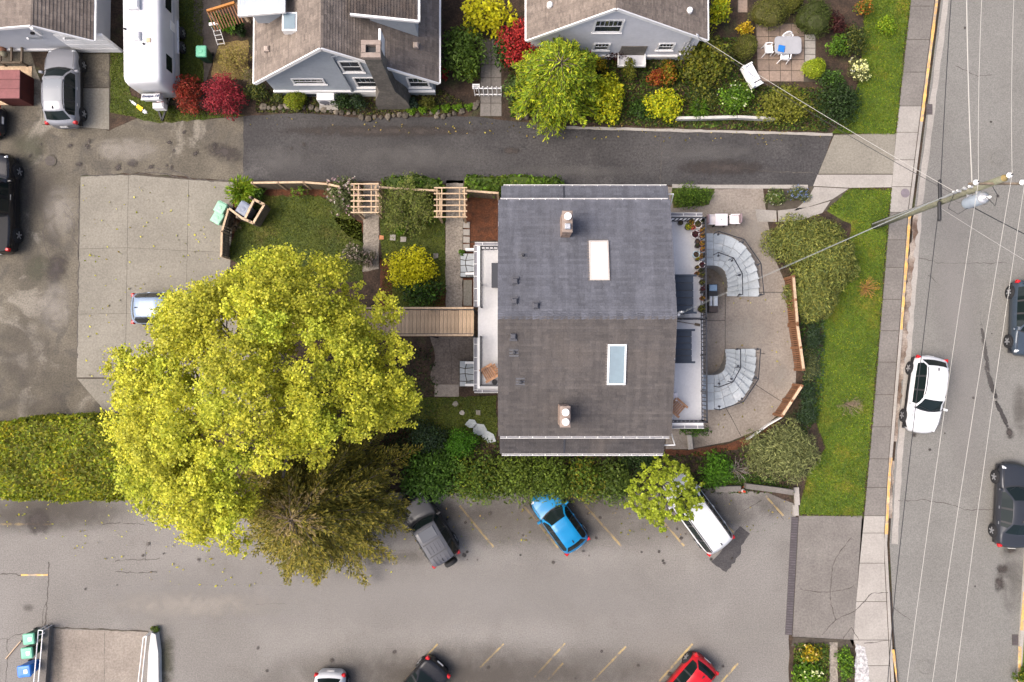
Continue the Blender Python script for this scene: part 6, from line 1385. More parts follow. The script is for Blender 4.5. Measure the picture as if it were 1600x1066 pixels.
def insul(x, y, z, s_=1.0):
    m = MB(); m.lathe([(.03, 0), (.03, .12), (.11 * s_, .13), (.13 * s_, .18), (.08 * s_, .21), (.10 * s_, .25), (.05, .3)], 12, (x, y, z)); i = m.build('insulator', M_white, pole, True)
    m = MB(); m.lathe([(.035, 0), (.035, .05)], 8, (x, y, z + .3)); m.build('insulator_cap', M_trim, i)
insul(-1.0, -.1, CA + .05); insul(1.0, -.1, CA + .05); insul(.05, .06, PT + .05)
TX = (.05, -.52); m = MB(); m.lathe([(.26, 8.0), (.27, 8.05), (.27, 9.0), (.25, 9.08)], 18, (*TX, 0)); tfm = m.build('transformer', pmat('transformer_grey', (0.30, 0.35, 0.40), (0.26, 0.30, 0.35), 3, rough=.4), pole, True)
m = MB(); m.lathe([(.27, 9.08), (.28, 9.12), (.16, 9.2), (.02, 9.22)], 18, (*TX, 0)); m.build('transformer_lid', M_galv, tfm, True)
for dx in (-.12, .12): m = MB(); m.lathe([(.05, 9.16), (.08, 9.22), (.05, 9.28), (.07, 9.34), (.03, 9.42)], 10, (TX[0] + dx, TX[1] - .02, 0)); m.build('bushing', M_white, tfm)
for z in (8.2, 8.8): m = MB(); m.box((.02, -.2, z), (.2, .3, .06)); m.build('transformer_bracket', M_galv, tfm)
for k, (x, y, z) in enumerate([(-.3, .12, 7.6), (-.32, .1, 7.9), (-.28, .12, 8.3), (-.3, .1, 8.7)]):
    m = MB(); m.box((x * .55, y * .6, z), (.30, .08, .08)); br_ = m.build('bracket', M_galv, pole); m = MB(); m.lathe([(.04, -.05), (.06, 0), (.04, .05)], 8, (x, y, z)); m.build('spool', M_white, br_)
m = MB(); m.tube([(-.20, .07, .2), (-.19, .07, 4.0), (-.175, .06, 7.5)], .035, 6); m.build('conduit', M_galv, pole)
m = MB(); m.tube([(TX[0] - .1, TX[1], 9.4), (.5, -.9, 9.2), (.55, -.45, 9.3), (.1, -.1, 9.6)], .014, 5); m.tube([(TX[0], TX[1] - .2, 8.2), (-.3, -1.0, 7.9), (-.7, -.7, 7.8), (-.4, 0, 7.8)], .014, 5); m.build('jumper_cable', M_trim, pole)
# wires: each a thing of its own, sagging between real fixing points
M_wire = pmat('aluminium_wire', (0.34, 0.33, 0.30), rough=.6); M_wire2 = pmat('grey_service_cable', (0.22, 0.23, 0.22), rough=.6); M_cable = pmat('black_cable', (0.018, 0.018, 0.02), rough=.6)
def wire(label, pts, r, mat, sag=0.0, name='overhead_wire', n=16, group='overhead wires'):
    P = []; 
    for a, b in zip(pts, pts[1:]):
        a, b = Vector(a), Vector(b)
        for i in range(n): t = i / n; q = a.lerp(b, t); q.z -= sag * 4 * t * (1 - t); P.append(q)
    P.append(Vector(pts[-1])); c = P[0].copy(); m = MB(c); m.tube(P, [r[0] + (r[1] - r[0]) * i / (len(P) - 1) for i in range(len(P))] if isinstance(r, tuple) else r, 5); o = m.build(name, mat); o.location = c; return tag(o, label, 'wire', group)
ZI = CA + .38
def seg(px0, py0, z0, px1, py1, z1): return W(px0, py0, z0), W(px1, py1, z1)
ins = [PB + Vector((-1.0, -.1, ZI)), PB + Vector((.05, .06, PT + .38)), PB + Vector((1.0, -.1, ZI))]
for nm, p, t_, b_ in (('kerb side', ins[0], (1537, -60), (1404, 1170)), ('middle', ins[1], (1587, -60), (1442, 1170)), ('far side', ins[2], (1618, -60), (1480, 1170))):
    wire('thin pale power line over the street, ' + nm + ' one of three', [W(*t_, 10.2), p, W(*b_, 9.9)], .011, M_wire, .12)
hs_ = PB + Vector((-.25, .15, 8.3))
wire('thicker pale line running north from the pole brackets', [W(1510, -60, 8.1), PB + Vector((-.1, .2, 8.6))], .024, M_wire, .08)
wire('black communication cable bundle running north along the kerb', [W(1490, -60, 6.2), PB + Vector((-.25, .12, 6.5))], .020, M_cable, .05)
wire('black communication cable bundle running south along the kerb', [PB + Vector((-.25, -.12, 6.45)), W(1399, 920, 6.1), W(1380, 1170, 6.0)], .019, M_cable, .05)
wire('second black cable crossing at the bottom of the street', [W(1391, 925, 5.6), W(1412, 1170, 5.6)], .022, M_cable, 0)
for k, (dx, dy) in enumerate([(-.25, .5), (-.25, -.55)]):
    m = MB(); m.lathe([(.04, -.5), (.085, -.42), (.085, .42), (.04, .5)], 10, (0, 0, 0), Matrix.Rotation(R(90), 4, 'X')); o = m.build('cable_splice', M_cable); o.location = PB + Vector((dx - (.02 if k else -.02), dy, 6.47)); tag(o, ['black splice case on the cable just north of the pole', 'black splice case on the cable just south of the pole'][k], 'splice case', 'cable splice cases')
sm = Vector((7.98, 2.1, 6.85))
wire('upper pale service drop from the pole to the double house', [PB + Vector((-.3, .12, 8.4)), sm], (.022, .004), M_wire2, .25, 'service_wire', 20)
wire('lower pale service drop from the pole to the double house', [PB + Vector((-.3, .1, 7.8)), sm + Vector((0, .05, -.1))], (.013, .003), M_wire2, .45, 'service_wire', 20)
at3 = Vector((10.0, y3 - .3, 3.45))
wire('upper twisted service wire to the pale grey house', [PB + Vector((-.3, .1, 7.7)), at3], .012, M_wire, .2, 'service_wire', 20); wire('lower black service wire to the pale grey house', [PB + Vector((-.28, .12, 7.4)), at3 + Vector((0, 0, -.12))], .012, M_cable, .45, 'service_wire', 20)
wire('black service wire leading off to the right edge', [PB + Vector((.1, -.75, 8.3)), W(1640, 385, 7.4)], .020, M_cable, .05, 'service_wire', 12); wire('thin white stay wire leading off to the right edge', [PB + Vector((-.2, -.3, 6.3)), W(1640, 430, 5.5)], .010, M_wire, .05, 'service_wire', 12)
# ------------------------------------------------------------------ vegetation: every crown is made of real leaves
def leaf_mat(name='leaf', trans=0.35):
    m = bpy.data.materials.new(name); t = NT(m); c = t.attr()
    t.fin(c, 0.6, 0, 0.25)
    tl = t.n.new('ShaderNodeBsdfTranslucent'); t.l.new(c, tl.inputs[0]); mx = t.n.new('ShaderNodeMixShader'); mx.inputs[0].default_value = trans
    t.l.new(t.b.outputs[0], mx.inputs[1]); t.l.new(tl.outputs[0], mx.inputs[2]); t.l.new(mx.outputs[0], t.out.inputs['Surface']); return m
M_leaf = leaf_mat('leaf', 0.38); M_needle = leaf_mat('needle', 0.15)
class Leaves:
    def __init__(s, seed): s.r = np.random.default_rng(seed); s.P = []; s.C = []
    def add(s, pos, nrm, size, aspect, cols, along=None, fold=0.0):
        """rhombic leaves: pos (n,3), nrm (n,3), size (n,), cols (n,3)"""
        r = s.r; n = len(pos); nrm = nrm / (np.linalg.norm(nrm, axis=1, keepdims=True) + 1e-9)
        if along is None: along = r.normal(size=(n, 3))
        along = along - nrm * np.sum(along * nrm, axis=1, keepdims=True); along /= (np.linalg.norm(along, axis=1, keepdims=True) + 1e-9)
        side = np.cross(nrm, along); sz = size[:, None]
        a = pos - along * sz * .5; b = pos + side * sz * aspect * .5 + along * sz * .05; c = pos + along * sz * .5; d = pos - side * sz * aspect * .5 + along * sz * .05
        s.P.append(np.stack([a, b, c, d], axis=1)); s.C.append(np.repeat(cols[:, None, :], 4, axis=1))
    def build(s, name, mat, parent, off=(0, 0, 0)):
        P = np.concatenate(s.P).reshape(-1, 3) - np.array(off); C = np.concatenate(s.C).reshape(-1, 3); n = len(P) // 4
        me = bpy.data.meshes.new(name); me.vertices.add(len(P)); me.vertices.foreach_set('co', P.astype(np.float32).ravel())
        me.loops.add(n * 4); me.loops.foreach_set('vertex_index', np.arange(n * 4, dtype=np.int32)); me.polygons.add(n)
        me.polygons.foreach_set('loop_start', np.arange(0, n * 4, 4, dtype=np.int32)); me.update(calc_edges=True); colattr(me, C.astype(np.float32)); me.materials.append(mat)
        o = bpy.data.objects.new(name, me); link(o, parent); return o
def pick(r, pal, n, var=0.18, bias=None):
    pal = np.array(pal); i = r.integers(0, len(pal), n); j = r.integers(0, len(pal), n); t = r.random((n, 1)); c = pal[i] * t + pal[j] * (1 - t)
    c = c * (1 + r.uniform(-var, var, (n, 1))) * np.array([1.22, 1.36, .92]); return np.where(r.random((n, 1)) < .12, np.minimum(c * 1.5, .6), c)  # a random few leaves brightened: highlights painted into the colour for sparkle
def dome(r, n, low=-0.35):
    d = r.normal(size=(n * 3 + 40, 3)); d /= np.linalg.norm(d, axis=1, keepdims=True); d = d[d[:, 2] > low]
    while len(d) < n: d = np.concatenate([d, d])
    return d[:n]
def clump(L, c, rad, n, size, pal, aspect=.6, up=.5, depth=.8, low=-.35, var=.28, jit=1.1, tone=0.16):
    """leaves on and just inside an ellipsoid"""
    r = L.r; d = dome(r, n, low); k = 1 - depth * r.random(n) ** 1.5; p = np.array(c) + d * np.array(rad) * k[:, None]
    nr = d * (1 - up) + np.array([0, 0, 1.0]) * up + r.normal(size=(n, 3)) * jit * .5
    cols = pick(r, pal, n, var) * (1 + r.uniform(-tone, tone)); L.add(p, nr, size * r.uniform(.7, 1.3, n), aspect, cols)
def core(root, cs, pal, off, name='inner_foliage'):
    """solid inner mass of small leaves seen between the outer ones"""
    bmx = bmesh.new()
    for (c, rad) in cs:
        M = Matrix.Translation(Vector(c) - Vector(off)) @ Matrix.Diagonal((*rad, 1)); bmesh.ops.create_icosphere(bmx, subdivisions=2, radius=1, matrix=M)
    q = random.Random(4)
    for v in bmx.verts: v.co += Vector((q.uniform(-.04, .04), q.uniform(-.04, .04), q.uniform(-.04, .04)))
    me = bpy.data.meshes.new(name); bmx.to_mesh(me); bmx.free(); me.materials.append(M_leaf); c = np.mean(np.array(pal), axis=0); colattr(me, np.tile(c, (len(me.vertices), 1))); o = bpy.data.objects.new(name, me); link(o, root); return o
def stems(root, base, tips, r0, mat=M_bark, off=(0, 0, 0), name='trunk', fork=.35, seed=1):
    """tapered trunk with limbs reaching for the clumps"""
    q = random.Random(seed); m = MB(off); base = Vector(base); top = Vector((0, 0, 0))
    for t in tips: top += Vector(t)
    top /= len(tips); fk = base.lerp(Vector((top.x, top.y, top.z)), fork)
    m.tube([base, base.lerp(fk, .5) + Vector((q.uniform(-.05, .05), q.uniform(-.05, .05), 0)), fk], [r0, r0 * .85, r0 * .75], 8)
    for t in tips:
        t = Vector(t); mid = fk.lerp(t, .5) + Vector((q.uniform(-.2, .2), q.uniform(-.2, .2), q.uniform(0, .25))) * (t - fk).length * .18
        m.tube([fk, mid, t], [r0 * .5, r0 * .28, r0 * .07], 5, False)
    return m.build(name, mat, root)
# palettes (real leaf colours)
YG = [(0.46, 0.385, 0.042), (0.37, 0.32, 0.034), (0.52, 0.44, 0.075), (0.18, 0.18, 0.018), (0.28, 0.27, 0.028)]
YEL = [(0.40, 0.33, 0.010), (0.30, 0.27, 0.010), (0.46, 0.38, 0.02)]; LIME = [(0.18, 0.21, 0.012), (0.13, 0.17, 0.012), (0.24, 0.25, 0.02)]
GRN = [(0.045, 0.085, 0.014), (0.065, 0.115, 0.018), (0.032, 0.062, 0.012)]; FRESH = [(0.085, 0.150, 0.010), (0.060, 0.115, 0.010), (0.12, 0.18, 0.014)]
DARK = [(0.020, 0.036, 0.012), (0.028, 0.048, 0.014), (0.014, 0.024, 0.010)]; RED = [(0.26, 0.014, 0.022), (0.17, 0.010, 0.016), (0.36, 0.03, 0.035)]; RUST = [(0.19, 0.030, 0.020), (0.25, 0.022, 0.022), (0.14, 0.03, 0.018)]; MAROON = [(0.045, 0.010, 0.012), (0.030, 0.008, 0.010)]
OLIVE = [(0.085, 0.082, 0.018), (0.060, 0.062, 0.016), (0.115, 0.105, 0.026)]; SAGE = [(0.12, 0.120, 0.060), (0.08, 0.082, 0.040), (0.165, 0.155, 0.080), (0.055, 0.058, 0.026)]; GOLD = [(0.34, 0.20, 0.012), (0.26, 0.17, 0.012), (0.42, 0.25, 0.02)]; ORNG = [(0.24, 0.085, 0.014), (0.17, 0.10, 0.012), (0.30, 0.07, 0.02)]
JUN = [(0.11, 0.110, 0.034), (0.075, 0.082, 0.026), (0.16, 0.140, 0.040), (0.05, 0.06, 0.02)]; BLUEG = [(0.045, 0.065, 0.055), (0.03, 0.046, 0.042)]; HEDG = [(0.145, 0.160, 0.016), (0.085, 0.115, 0.012), (0.25, 0.21, 0.016), (0.19, 0.195, 0.016)]
GG = [(0.11, 0.115, 0.012), (0.17, 0.14, 0.010), (0.07, 0.085, 0.012)]; YEW = [(0.155, 0.116, 0.020), (0.108, 0.090, 0.016), (0.21, 0.148, 0.030), (0.062, 0.058, 0.012)]
def shrub(label, px, py, rx, ry, h, pal, leaf=.10, n=None, cat='shrub', k=7, aspect=.6, up=.45, seed=None, flowers=None, name='shrub', group=None, rot=0.0, lump=.5, solid=False, mat=None, ct=None):
    """leafy shrub: several overlapping leaf lumps on stems; rx, ry in photograph pixels"""
    seed = seed if seed is not None else int(px * 7 + py * 13); c = W(px, py, h * .55); c.z = 0; s_ = SCL(h * .55); a, b = rx / s_, ry / s_; root = thing(name, label, cat, c, 0, group); q = random.Random(seed); L = Leaves(seed); cs = []; tips = []
    ca, sa = math.cos(R(rot)), math.sin(R(rot))
    for i in range(k):
        t = i * 2.39996; d = math.sqrt((i + .3) / k) * (1 - lump * .55); x, y = a * d * math.cos(t) * q.uniform(.85, 1.1), b * d * math.sin(t) * q.uniform(.85, 1.1); x, y = x * ca - y * sa, x * sa + y * ca
        rr = lump * q.uniform(.8, 1.2); z = h * (1 - .42 * d * d) * q.uniform(.88, 1.04); rad = (max(.12, (a + b) / 2 * rr * (.6 + .4 * a / (a + b) * 2)), max(.12, (a + b) / 2 * rr), max(.12, h * .42)); cs.append(((c.x + x, c.y + y, z - rad[2]), rad)); tips.append((c.x + x, c.y + y, max(.1, z - rad[2])))
    area = a * b * math.pi; leaf *= 1.22; n = int((n or area * 2.6 / (leaf * leaf * aspect * .5)) * 1.0); n = min(max(n, 350), 15000); wsum = sum(r_[0] * r_[1] for _, r_ in cs)
    for cc, rad in cs: clump(L, cc, rad, max(30, int(n * rad[0] * rad[1] / wsum)), leaf, pal, aspect, up)
    if flowers:
        fp, fn, fs = flowers
        for cc, rad in cs:
            for _ in range(max(1, fn // k)):
                d = dome(L.r, 1, .15)[0]; p = np.array(cc) + d * np.array(rad) * 1.04; m_ = 6; L.add(p + L.r.normal(size=(m_, 3)) * fs * .35, d + L.r.normal(size=(m_, 3)) * .6, np.full(m_, fs), .8, pick(L.r, fp, m_, .1))
    L.build('crown', mat or M_leaf, root, c)
    if solid: core(root, [(cc, (rad[0] * .74, rad[1] * .74, rad[2] * .74)) for cc, rad in cs], pal, c)
    stems(root, c, tips, max(.025, h * .022), off=c, name='stems', fork=.18, seed=seed); return root
def hedge(label, pxs, h, pal, leaf=.13, dens=1.0, name='hedge', cat='hedge', seed=3, wav=.10):
    """clipped hedge over a photographed outline: leaves over its top and sides"""
    P = PX(*pxs, z=h * .9); c = sum(P, Vector()) / len(P); c.z = 0; root = thing(name, label, cat, c); L = Leaves(seed); r = L.r; q = [(p.x, p.y) for p in P]
    xs_ = [p[0] for p in q]; ys_ = [p[1] for p in q]
    def inside(x, y):
        ins_ = False; j = len(q) - 1
        for i in range(len(q)):
            if (q[i][1] > y) != (q[j][1] > y) and x < (q[j][0] - q[i][0]) * (y - q[i][1]) / (q[j][1] - q[i][1]) + q[i][0]: ins_ = not ins_
            j = i
        return ins_
    def edge(x, y):
        best = 9
        for i in range(len(q)):
            ax, ay = q[i]; bx, by = q[(i + 1) % len(q)]; dx, dy = bx - ax, by - ay; t = max(0, min(1, ((x - ax) * dx + (y - ay) * dy) / (dx * dx + dy * dy + 1e-9))); best = min(best, math.hypot(x - ax - t * dx, y - ay - t * dy))
        return best
    area = (max(xs_) - min(xs_)) * (max(ys_) - min(ys_)); n = int(area * 1.5 * dens / (leaf * leaf * .3)); pos = []; nr = []
    for _ in range(n):
        x, y = r.uniform(min(xs_), max(xs_)), r.uniform(min(ys_), max(ys_))
        if not inside(x, y): continue
        e = edge(x, y); z = h - .5 * max(0, .35 - e) ** 1.2 * 2 + wav * math.sin(x * 2.1 + y) * math.sin(y * 2.7 - x * .6) - abs(r.normal()) * .06; pos.append((x, y, z)); nr.append((0, 0, 1))
    npos = len(pos)
    for i in range(len(q)):
        a, b = Vector((*q[i], 0)), Vector((*q[(i + 1) % len(q)], 0)); d = b - a; ln = d.length; nn = Vector((d.y, -d.x, 0)).normalized(); mid = (a + b) / 2
        if inside(mid.x + nn.x * .05, mid.y + nn.y * .05): nn = -nn
        for _ in range(int(ln * h * 1.3 * dens / (leaf * leaf * .3))):
            t, z = r.random(), r.random() * h * .97; bulge = r.normal() * .05 + .06 * math.sin(ln * t * 2.3 + z); p = a + d * t + nn * bulge; pos.append((p.x, p.y, z)); nr.append((nn.x, nn.y, .4))
    pos = np.array(pos); nr = np.array(nr) + r.normal(size=(len(pos), 3)) * .75; tone = 1 + .22 * np.sin(pos[:, :1] * 1.7 + 1.3 * np.sin(pos[:, 1:2] * 1.9)); n = len(pos)
    cl_ = pick(r, pal, n, .3) * tone; dead_ = (np.sin(pos[:, 0] * .9 + 2) * np.sin(pos[:, 1] * 1.3 + .5) + r.normal(size=n) * .35) > .95; cl_[dead_] = cl_[dead_] * np.array([1.15, .9, .8]); L.add(pos + np.where(r.random((n, 1)) < .04, np.array([[0, 0, .14]]), 0), nr, leaf * r.uniform(.55, 1.6, n), .6, cl_); L.build('foliage', M_leaf, root, c)
    m = MB(c); cc = Vector((c.x, c.y, 0)); ins2 = [(c.x + (x - c.x) * .93, c.y + (y - c.y) * .90) for x, y in q]; m.prism(ins2, .05, h * .86); o = m.build('inner_foliage', M_leaf, root); colattr(o.data, np.tile(np.mean(np.array(pal), axis=0), (len(o.data.vertices), 1)))
    stems(root, c, [(c.x + (x - c.x) * .6, c.y + (y - c.y) * .6, h * .7) for x, y in q], .06, off=c, name='stems', fork=.2); return root
def spiky(label, px, py, r_px, h, pal, n=260, wd=.05, name='shrub', cat='shrub', group=None, z0=.02):
    """arching blades from a common base"""
    c = W(px, py, h * .4); c.z = z0; a = r_px / SCL(h * .4); root = thing(name, label, cat, c, 0, group); L = Leaves(int(px + py)); r = L.r; th = r.uniform(0, 2 * np.pi, n); ln = a * r.uniform(.5, 1.05, n)
    for k in range(3):
        t0 = k / 3.0; u = np.stack([np.cos(th), np.sin(th), np.zeros(n)], 1); p0 = u * (ln * t0)[:, None]; p0[:, 2] = h * np.sin(np.pi * .62 * t0) * .9; t1 = t0 + .36; p1 = u * (ln * t1)[:, None]; p1[:, 2] = h * np.sin(np.pi * .62 * t1) * .9
        al = p1 - p0; nz_ = np.cross(np.cross(al, np.array([0, 0, 1.0])), al); sz = np.linalg.norm(al, axis=1) * 1.25; L.add((p0 + p1) / 2 + np.array(c), nz_ + r.normal(size=(n, 3)) * .1, sz, wd / (sz.mean()), pick(r, pal, n, .2), al)
    L.build('blades', M_leaf, root, c); return root
def twiggy(label, px, py, r_px, h, n=40, mat=M_twig, pal=None, leaf=.06, nl=400, name='shrub', cat='shrub', thick=.012):
    """open shrub of fine branching twigs"""
    c = W(px, py, h * .5); c.z = 0; a = r_px / SCL(h * .5); root = thing(name, label, cat, c); q = random.Random(int(px * 3 + py)); m = MB(c); ends = []
    for _ in range(n):
        th = q.uniform(0, 6.283); e = q.uniform(.35, 1.0); tip = c + Vector((a * e * math.cos(th), a * e * math.sin(th), h * (1.05 - .55 * e * e) * q.uniform(.8, 1.05))); mid = c.lerp(tip, .45) + Vector((0, 0, h * .18)); m.tube([c, mid, tip], [thick, thick * .8, thick * .35], 4, False)
        for _ in range(4):
            s0 = mid.lerp(tip, q.uniform(.1, .95)); e1 = s0 + Vector((q.uniform(-1, 1), q.uniform(-1, 1), q.uniform(.0, .8))) * a * .28; m.tube([s0, e1], [thick * .5, thick * .2], 3, False); ends.append(e1)
        ends.append(tip)
    m.build('branches', mat, root)
    if pal:
        L = Leaves(int(px)); r = L.r; E = np.array([tuple(e) for e in ends]); i = r.integers(0, len(E), nl); p = E[i] + r.normal(size=(nl, 3)) * a * .07; L.add(p, r.normal(size=(nl, 3)) * .5 + np.array([0, 0, .8]), leaf * r.uniform(.6, 1.3, nl), .55, pick(r, pal, nl, .2)); L.build('crown', M_leaf, root, c)
    return root

# ------------------------------------------------------------------ the large yellow green tree
def broad_tree(label, base, cx, cy, cz, rx, ry, rz, K, n_leaf, leaf, rc, pal, seed, trunk=.28, name='broadleaf_tree', inner=.45, low=-.25, gaps=None, spread=(.82, 1.04)):
    root = thing(name, label, 'tree', base); L = Leaves(seed); q = random.Random(seed); tips = []; ctr = Vector((cx, cy, cz)); cl = []
    for i in range(K):
        zf = 1 - (i + .5) / K * (1 - low); t = i * 2.39996 + q.uniform(-.2, .2); s_ = math.sqrt(max(0, 1 - zf * zf)); k = q.uniform(*spread); cl.append((Vector((cx + rx * s_ * math.cos(t) * k, cy + ry * s_ * math.sin(t) * k, cz + rz * zf * k)), rc * q.uniform(.7, 1.35)))
    for i in range(int(K * inner)):
        t = q.uniform(0, 6.283); s_ = math.sqrt(q.random()) * .78; zf = math.sqrt(1 - s_ * s_) * q.uniform(.35, .8); cl.append((Vector((cx + rx * s_ * math.cos(t), cy + ry * s_ * math.sin(t), cz + rz * zf)), rc * q.uniform(.7, 1.2)))
    for (p, rr) in cl:
        w = 1.0
        if gaps:
            for (gx, gy, gr, gw) in gaps:
                if (p.x - gx) ** 2 + (p.y - gy) ** 2 < gr * gr: w *= gw
        if q.random() > w + .25: continue
        m_ = int(n_leaf * w * (rr / rc) ** 2)
        if m_ < 8: continue
        # sub-clusters of leaves at twig ends
        sub = max(3, int(m_ / 26)); d = dome(L.r, sub, -.6); sc_ = np.array(p) + d * np.array([rr, rr, rr * .62]) * (L.r.random((sub, 1)) ** .4); per = m_ // sub
        pos = np.repeat(sc_, per, axis=0) + L.r.normal(size=(sub * per, 3)) * rr * .13; tone = np.repeat(1 + L.r.uniform(-.16, .16, (sub, 1)), per, axis=0)
        nr = L.r.normal(size=(len(pos), 3)) * .55 + np.array([0, 0, 1.0]) + (pos - np.array(ctr)) * .05; L.add(pos, nr, leaf * L.r.uniform(.65, 1.35, len(pos)), .75, pick(L.r, pal, len(pos), .18) * tone * (1 + q.uniform(-.16, .16)) * np.array([1 - max(0, q.gauss(0, .05)), 1.0, 1.0])); tips.append(p)
    crown = L.build('crown', M_leaf, root, base); qs = [t for i, t in enumerate(tips) if i % 2 == 0][:130]
    m = MB(base); b = Vector(base); fk = b.lerp(Vector((cx, cy, cz - rz * .2)), .42); m.tube([b, b.lerp(fk, .5), fk], [trunk * 1.15, trunk, trunk * .85], 10); tr = m.build('trunk', M_bark, root)
    m = MB(base); lim = []
    for i in range(9):
        t = i * 6.283 / 9; e = Vector((cx + rx * .5 * math.cos(t), cy + ry * .5 * math.sin(t), cz + rz * q.uniform(.05, .35))); md = fk.lerp(e, .5) + Vector((0, 0, .3)); m.tube([fk, md, e], [trunk * .5, trunk * .34, trunk * .2], 6, False); lim += [md, e]
    for t in qs:
        s_ = min(lim, key=lambda v: (v - t).length); md = s_.lerp(t, .55) + Vector((q.uniform(-.2, .2), q.uniform(-.2, .2), q.uniform(-.1, .2))); m.tube([s_, md, t], [trunk * .16, trunk * .09, trunk * .03], 4, False)
    m.build('limbs', pmat('pale_bark', (0.17, 0.145, 0.115), (0.10, 0.085, 0.065), 4, speck=(9, .3), rough=.95), root); return root
tb = W(495, 612); tcx = W(420, 634, 8.2)
broad_tree('very large round tree in yellow green spring leaf beside the concrete pad', tb, tcx.x, tcx.y, 7.6, 6.55, 6.75, 4.5, 205, 860, .115, .86, YG, 5, .34, inner=.24, spread=(.70, 1.06), gaps=[(W(600, 735, 7).x, W(600, 735, 7).y, 2.5, 0.0), (W(470, 560, 9).x, W(470, 560, 9).y, .9, .35), (W(330, 560, 9).x, W(330, 560, 9).y, .9, .45), (W(430, 680, 9).x, W(430, 680, 9).y, .8, .4), (W(528, 812, 7).x, W(528, 812, 7).y, 3.8, 0.0), (W(330, 850, 6).x, W(330, 850, 6).y, 2.2, .55), (W(300, 770, 8).x, W(300, 770, 8).y, 1.2, .8)])
tm = W(1038, 770, 3.2); broad_tree('small airy tree in lime green leaf over the white minivan', W(1030, 742), tm.x, tm.y, 3.1, 1.85, 1.6, 1.3, 48, 120, .13, .42, [(0.215, 0.23, 0.018), (0.15, 0.17, 0.016), (0.27, 0.28, 0.04)], 9, .09, 'small_tree', .4)
# ------------------------------------------------------------------ brown green conifer with drooping sprays
def conifer(label, bpx, bpy, h, rad, seed, pal, nb=150, dead=.55, size=(.20, .36), asp=.30, dens=17, pw=.62, name='conifer_tree', rise=.16, tip=-.08, wood=None):
    b = W(bpx, bpy); root = thing(name, label, 'tree', b); L = Leaves(seed); r = L.r; q = random.Random(seed); m = MB(b); m.tube([b, b + Vector((0, 0, h * .5)), b + Vector((0, 0, h))], [.24, .15, .03], 8); m.build('trunk', M_bark, root); m = MB(b)
    for i in range(nb):
        f = (i + .5) / nb; z = h * (.12 + .86 * f); th = i * 2.39996 + q.uniform(-.3, .3); ln = rad * (1.0 - f) ** pw * q.uniform(.72, 1.12) + .35; u = Vector((math.cos(th), math.sin(th), 0)); p0 = b + Vector((0, 0, z)); p1 = p0 + u * ln * .55 + Vector((0, 0, ln * rise)); p2 = p0 + u * ln + Vector((0, 0, ln * tip)); m.tube([p0, p1, p2], [.045, .03, .008], 4, False)
        ns = max(6, int(ln * 9))
        for j in range(ns):
            t = .12 + .88 * (j + q.random()) / ns; pa = p0.lerp(p1, t / .55) if t < .55 else p1.lerp(p2, (t - .55) / .45); side = Vector((-u.y, u.x, 0)) * (1 if j % 2 else -1); sl = (.55 * ln * (1 - t) + .22) * q.uniform(.45, .9); dr = (u * .95 + side * .62 + Vector((0, 0, q.uniform(-.25, .1)))).normalized(); k = max(5, int(sl * dens)); tt = r.random(k) * sl
            pos = np.array(pa) + np.array(dr) * tt[:, None] + r.normal(size=(k, 3)) * np.array([.05, .05, .03]); al = np.array(dr) + r.normal(size=(k, 3)) * .28; nr = np.array([0, 0, 1.0]) + r.normal(size=(k, 3)) * .55; tone = 1 + q.uniform(-.25, .25); cols = pick(r, pal, k, .2) * tone
            if f > .86 and q.random() < dead: cols = pick(r, [(0.17, 0.11, 0.055), (0.22, 0.15, 0.08)], k, .2)
            L.add(pos, nr, r.uniform(*size, k), asp, cols, al)
    L.build('crown', M_needle, root, b); m.build('limbs', wood or M_twig, root); return root
conifer('brown green conifer with drooping sprays between the large tree and the parking lot', 524, 762, 8.2, 5.0, 21, YEW, 170, .5, (.14, .26), .28, 26)
# ------------------------------------------------------------------ hedges
hedge('broad clipped green hedge at the left edge beside the parking lot', [(-60, 668), (10, 662), (40, 655), (120, 651), (175, 652), (260, 660), (270, 770), (172, 781), (100, 783), (30, 780), (-60, 775)], 1.7, HEDG, .15, .9, seed=11)
hedge('laurel hedge strip against the lane beside the house roof', [(729, 277), (800, 275), (872, 277), (880, 288), (878, 300), (729, 300)], 1.1, [(0.06, 0.10, 0.012), (0.09, 0.13, 0.016), (0.04, 0.07, 0.01)], .18, .9, seed=12)
hedge('laurel hedge strip between the two arbours against the lane', [(600, 280), (640, 274), (682, 280), (692, 294), (600, 293)], 1.3, [(0.05, 0.09, 0.012), (0.08, 0.12, 0.016), (0.035, 0.06, 0.01)], .18, .9, seed=13)
# row of big leaved shrubs behind the parked cars
HL = [('westernmost glossy green shrub of the parking hedge, above the graphite car', 668, 742, 44, 36, GRN), ('glossy green shrub with yellow tips in the parking hedge, second from the west', 745, 745, 36, 36, [(0.06, 0.095, 0.014), (0.085, 0.12, 0.02), (0.04, 0.065, 0.012), (0.12, 0.12, 0.014)]), ('open green shrub showing its branches under the skirt roof', 805, 742, 40, 36, [(0.075, 0.10, 0.016), (0.11, 0.13, 0.022), (0.05, 0.07, 0.012)]), ('green shrub in the parking hedge right above the bright blue car', 862, 745, 38, 36, [(0.07, 0.10, 0.014), (0.10, 0.125, 0.02), (0.045, 0.065, 0.012)]), ('green and golden shrub in the parking hedge east of the blue car', 915, 748, 34, 32, [(0.06, 0.095, 0.014), (0.085, 0.115, 0.016), (0.045, 0.07, 0.012), (0.14, 0.11, 0.012)]), ('darker green shrub at the east end of the parking hedge', 962, 748, 32, 34, [(0.05, 0.075, 0.014), (0.075, 0.095, 0.018), (0.035, 0.05, 0.012)])]
for k, (lb, x, y, a, b, pal) in enumerate(HL): shrub(lb, x, y + 7, a * 1.16, b * 1.18, 2.3, pal, .14, None, k=15, group='shrubs of the parking hedge', lump=.42, aspect=.5)
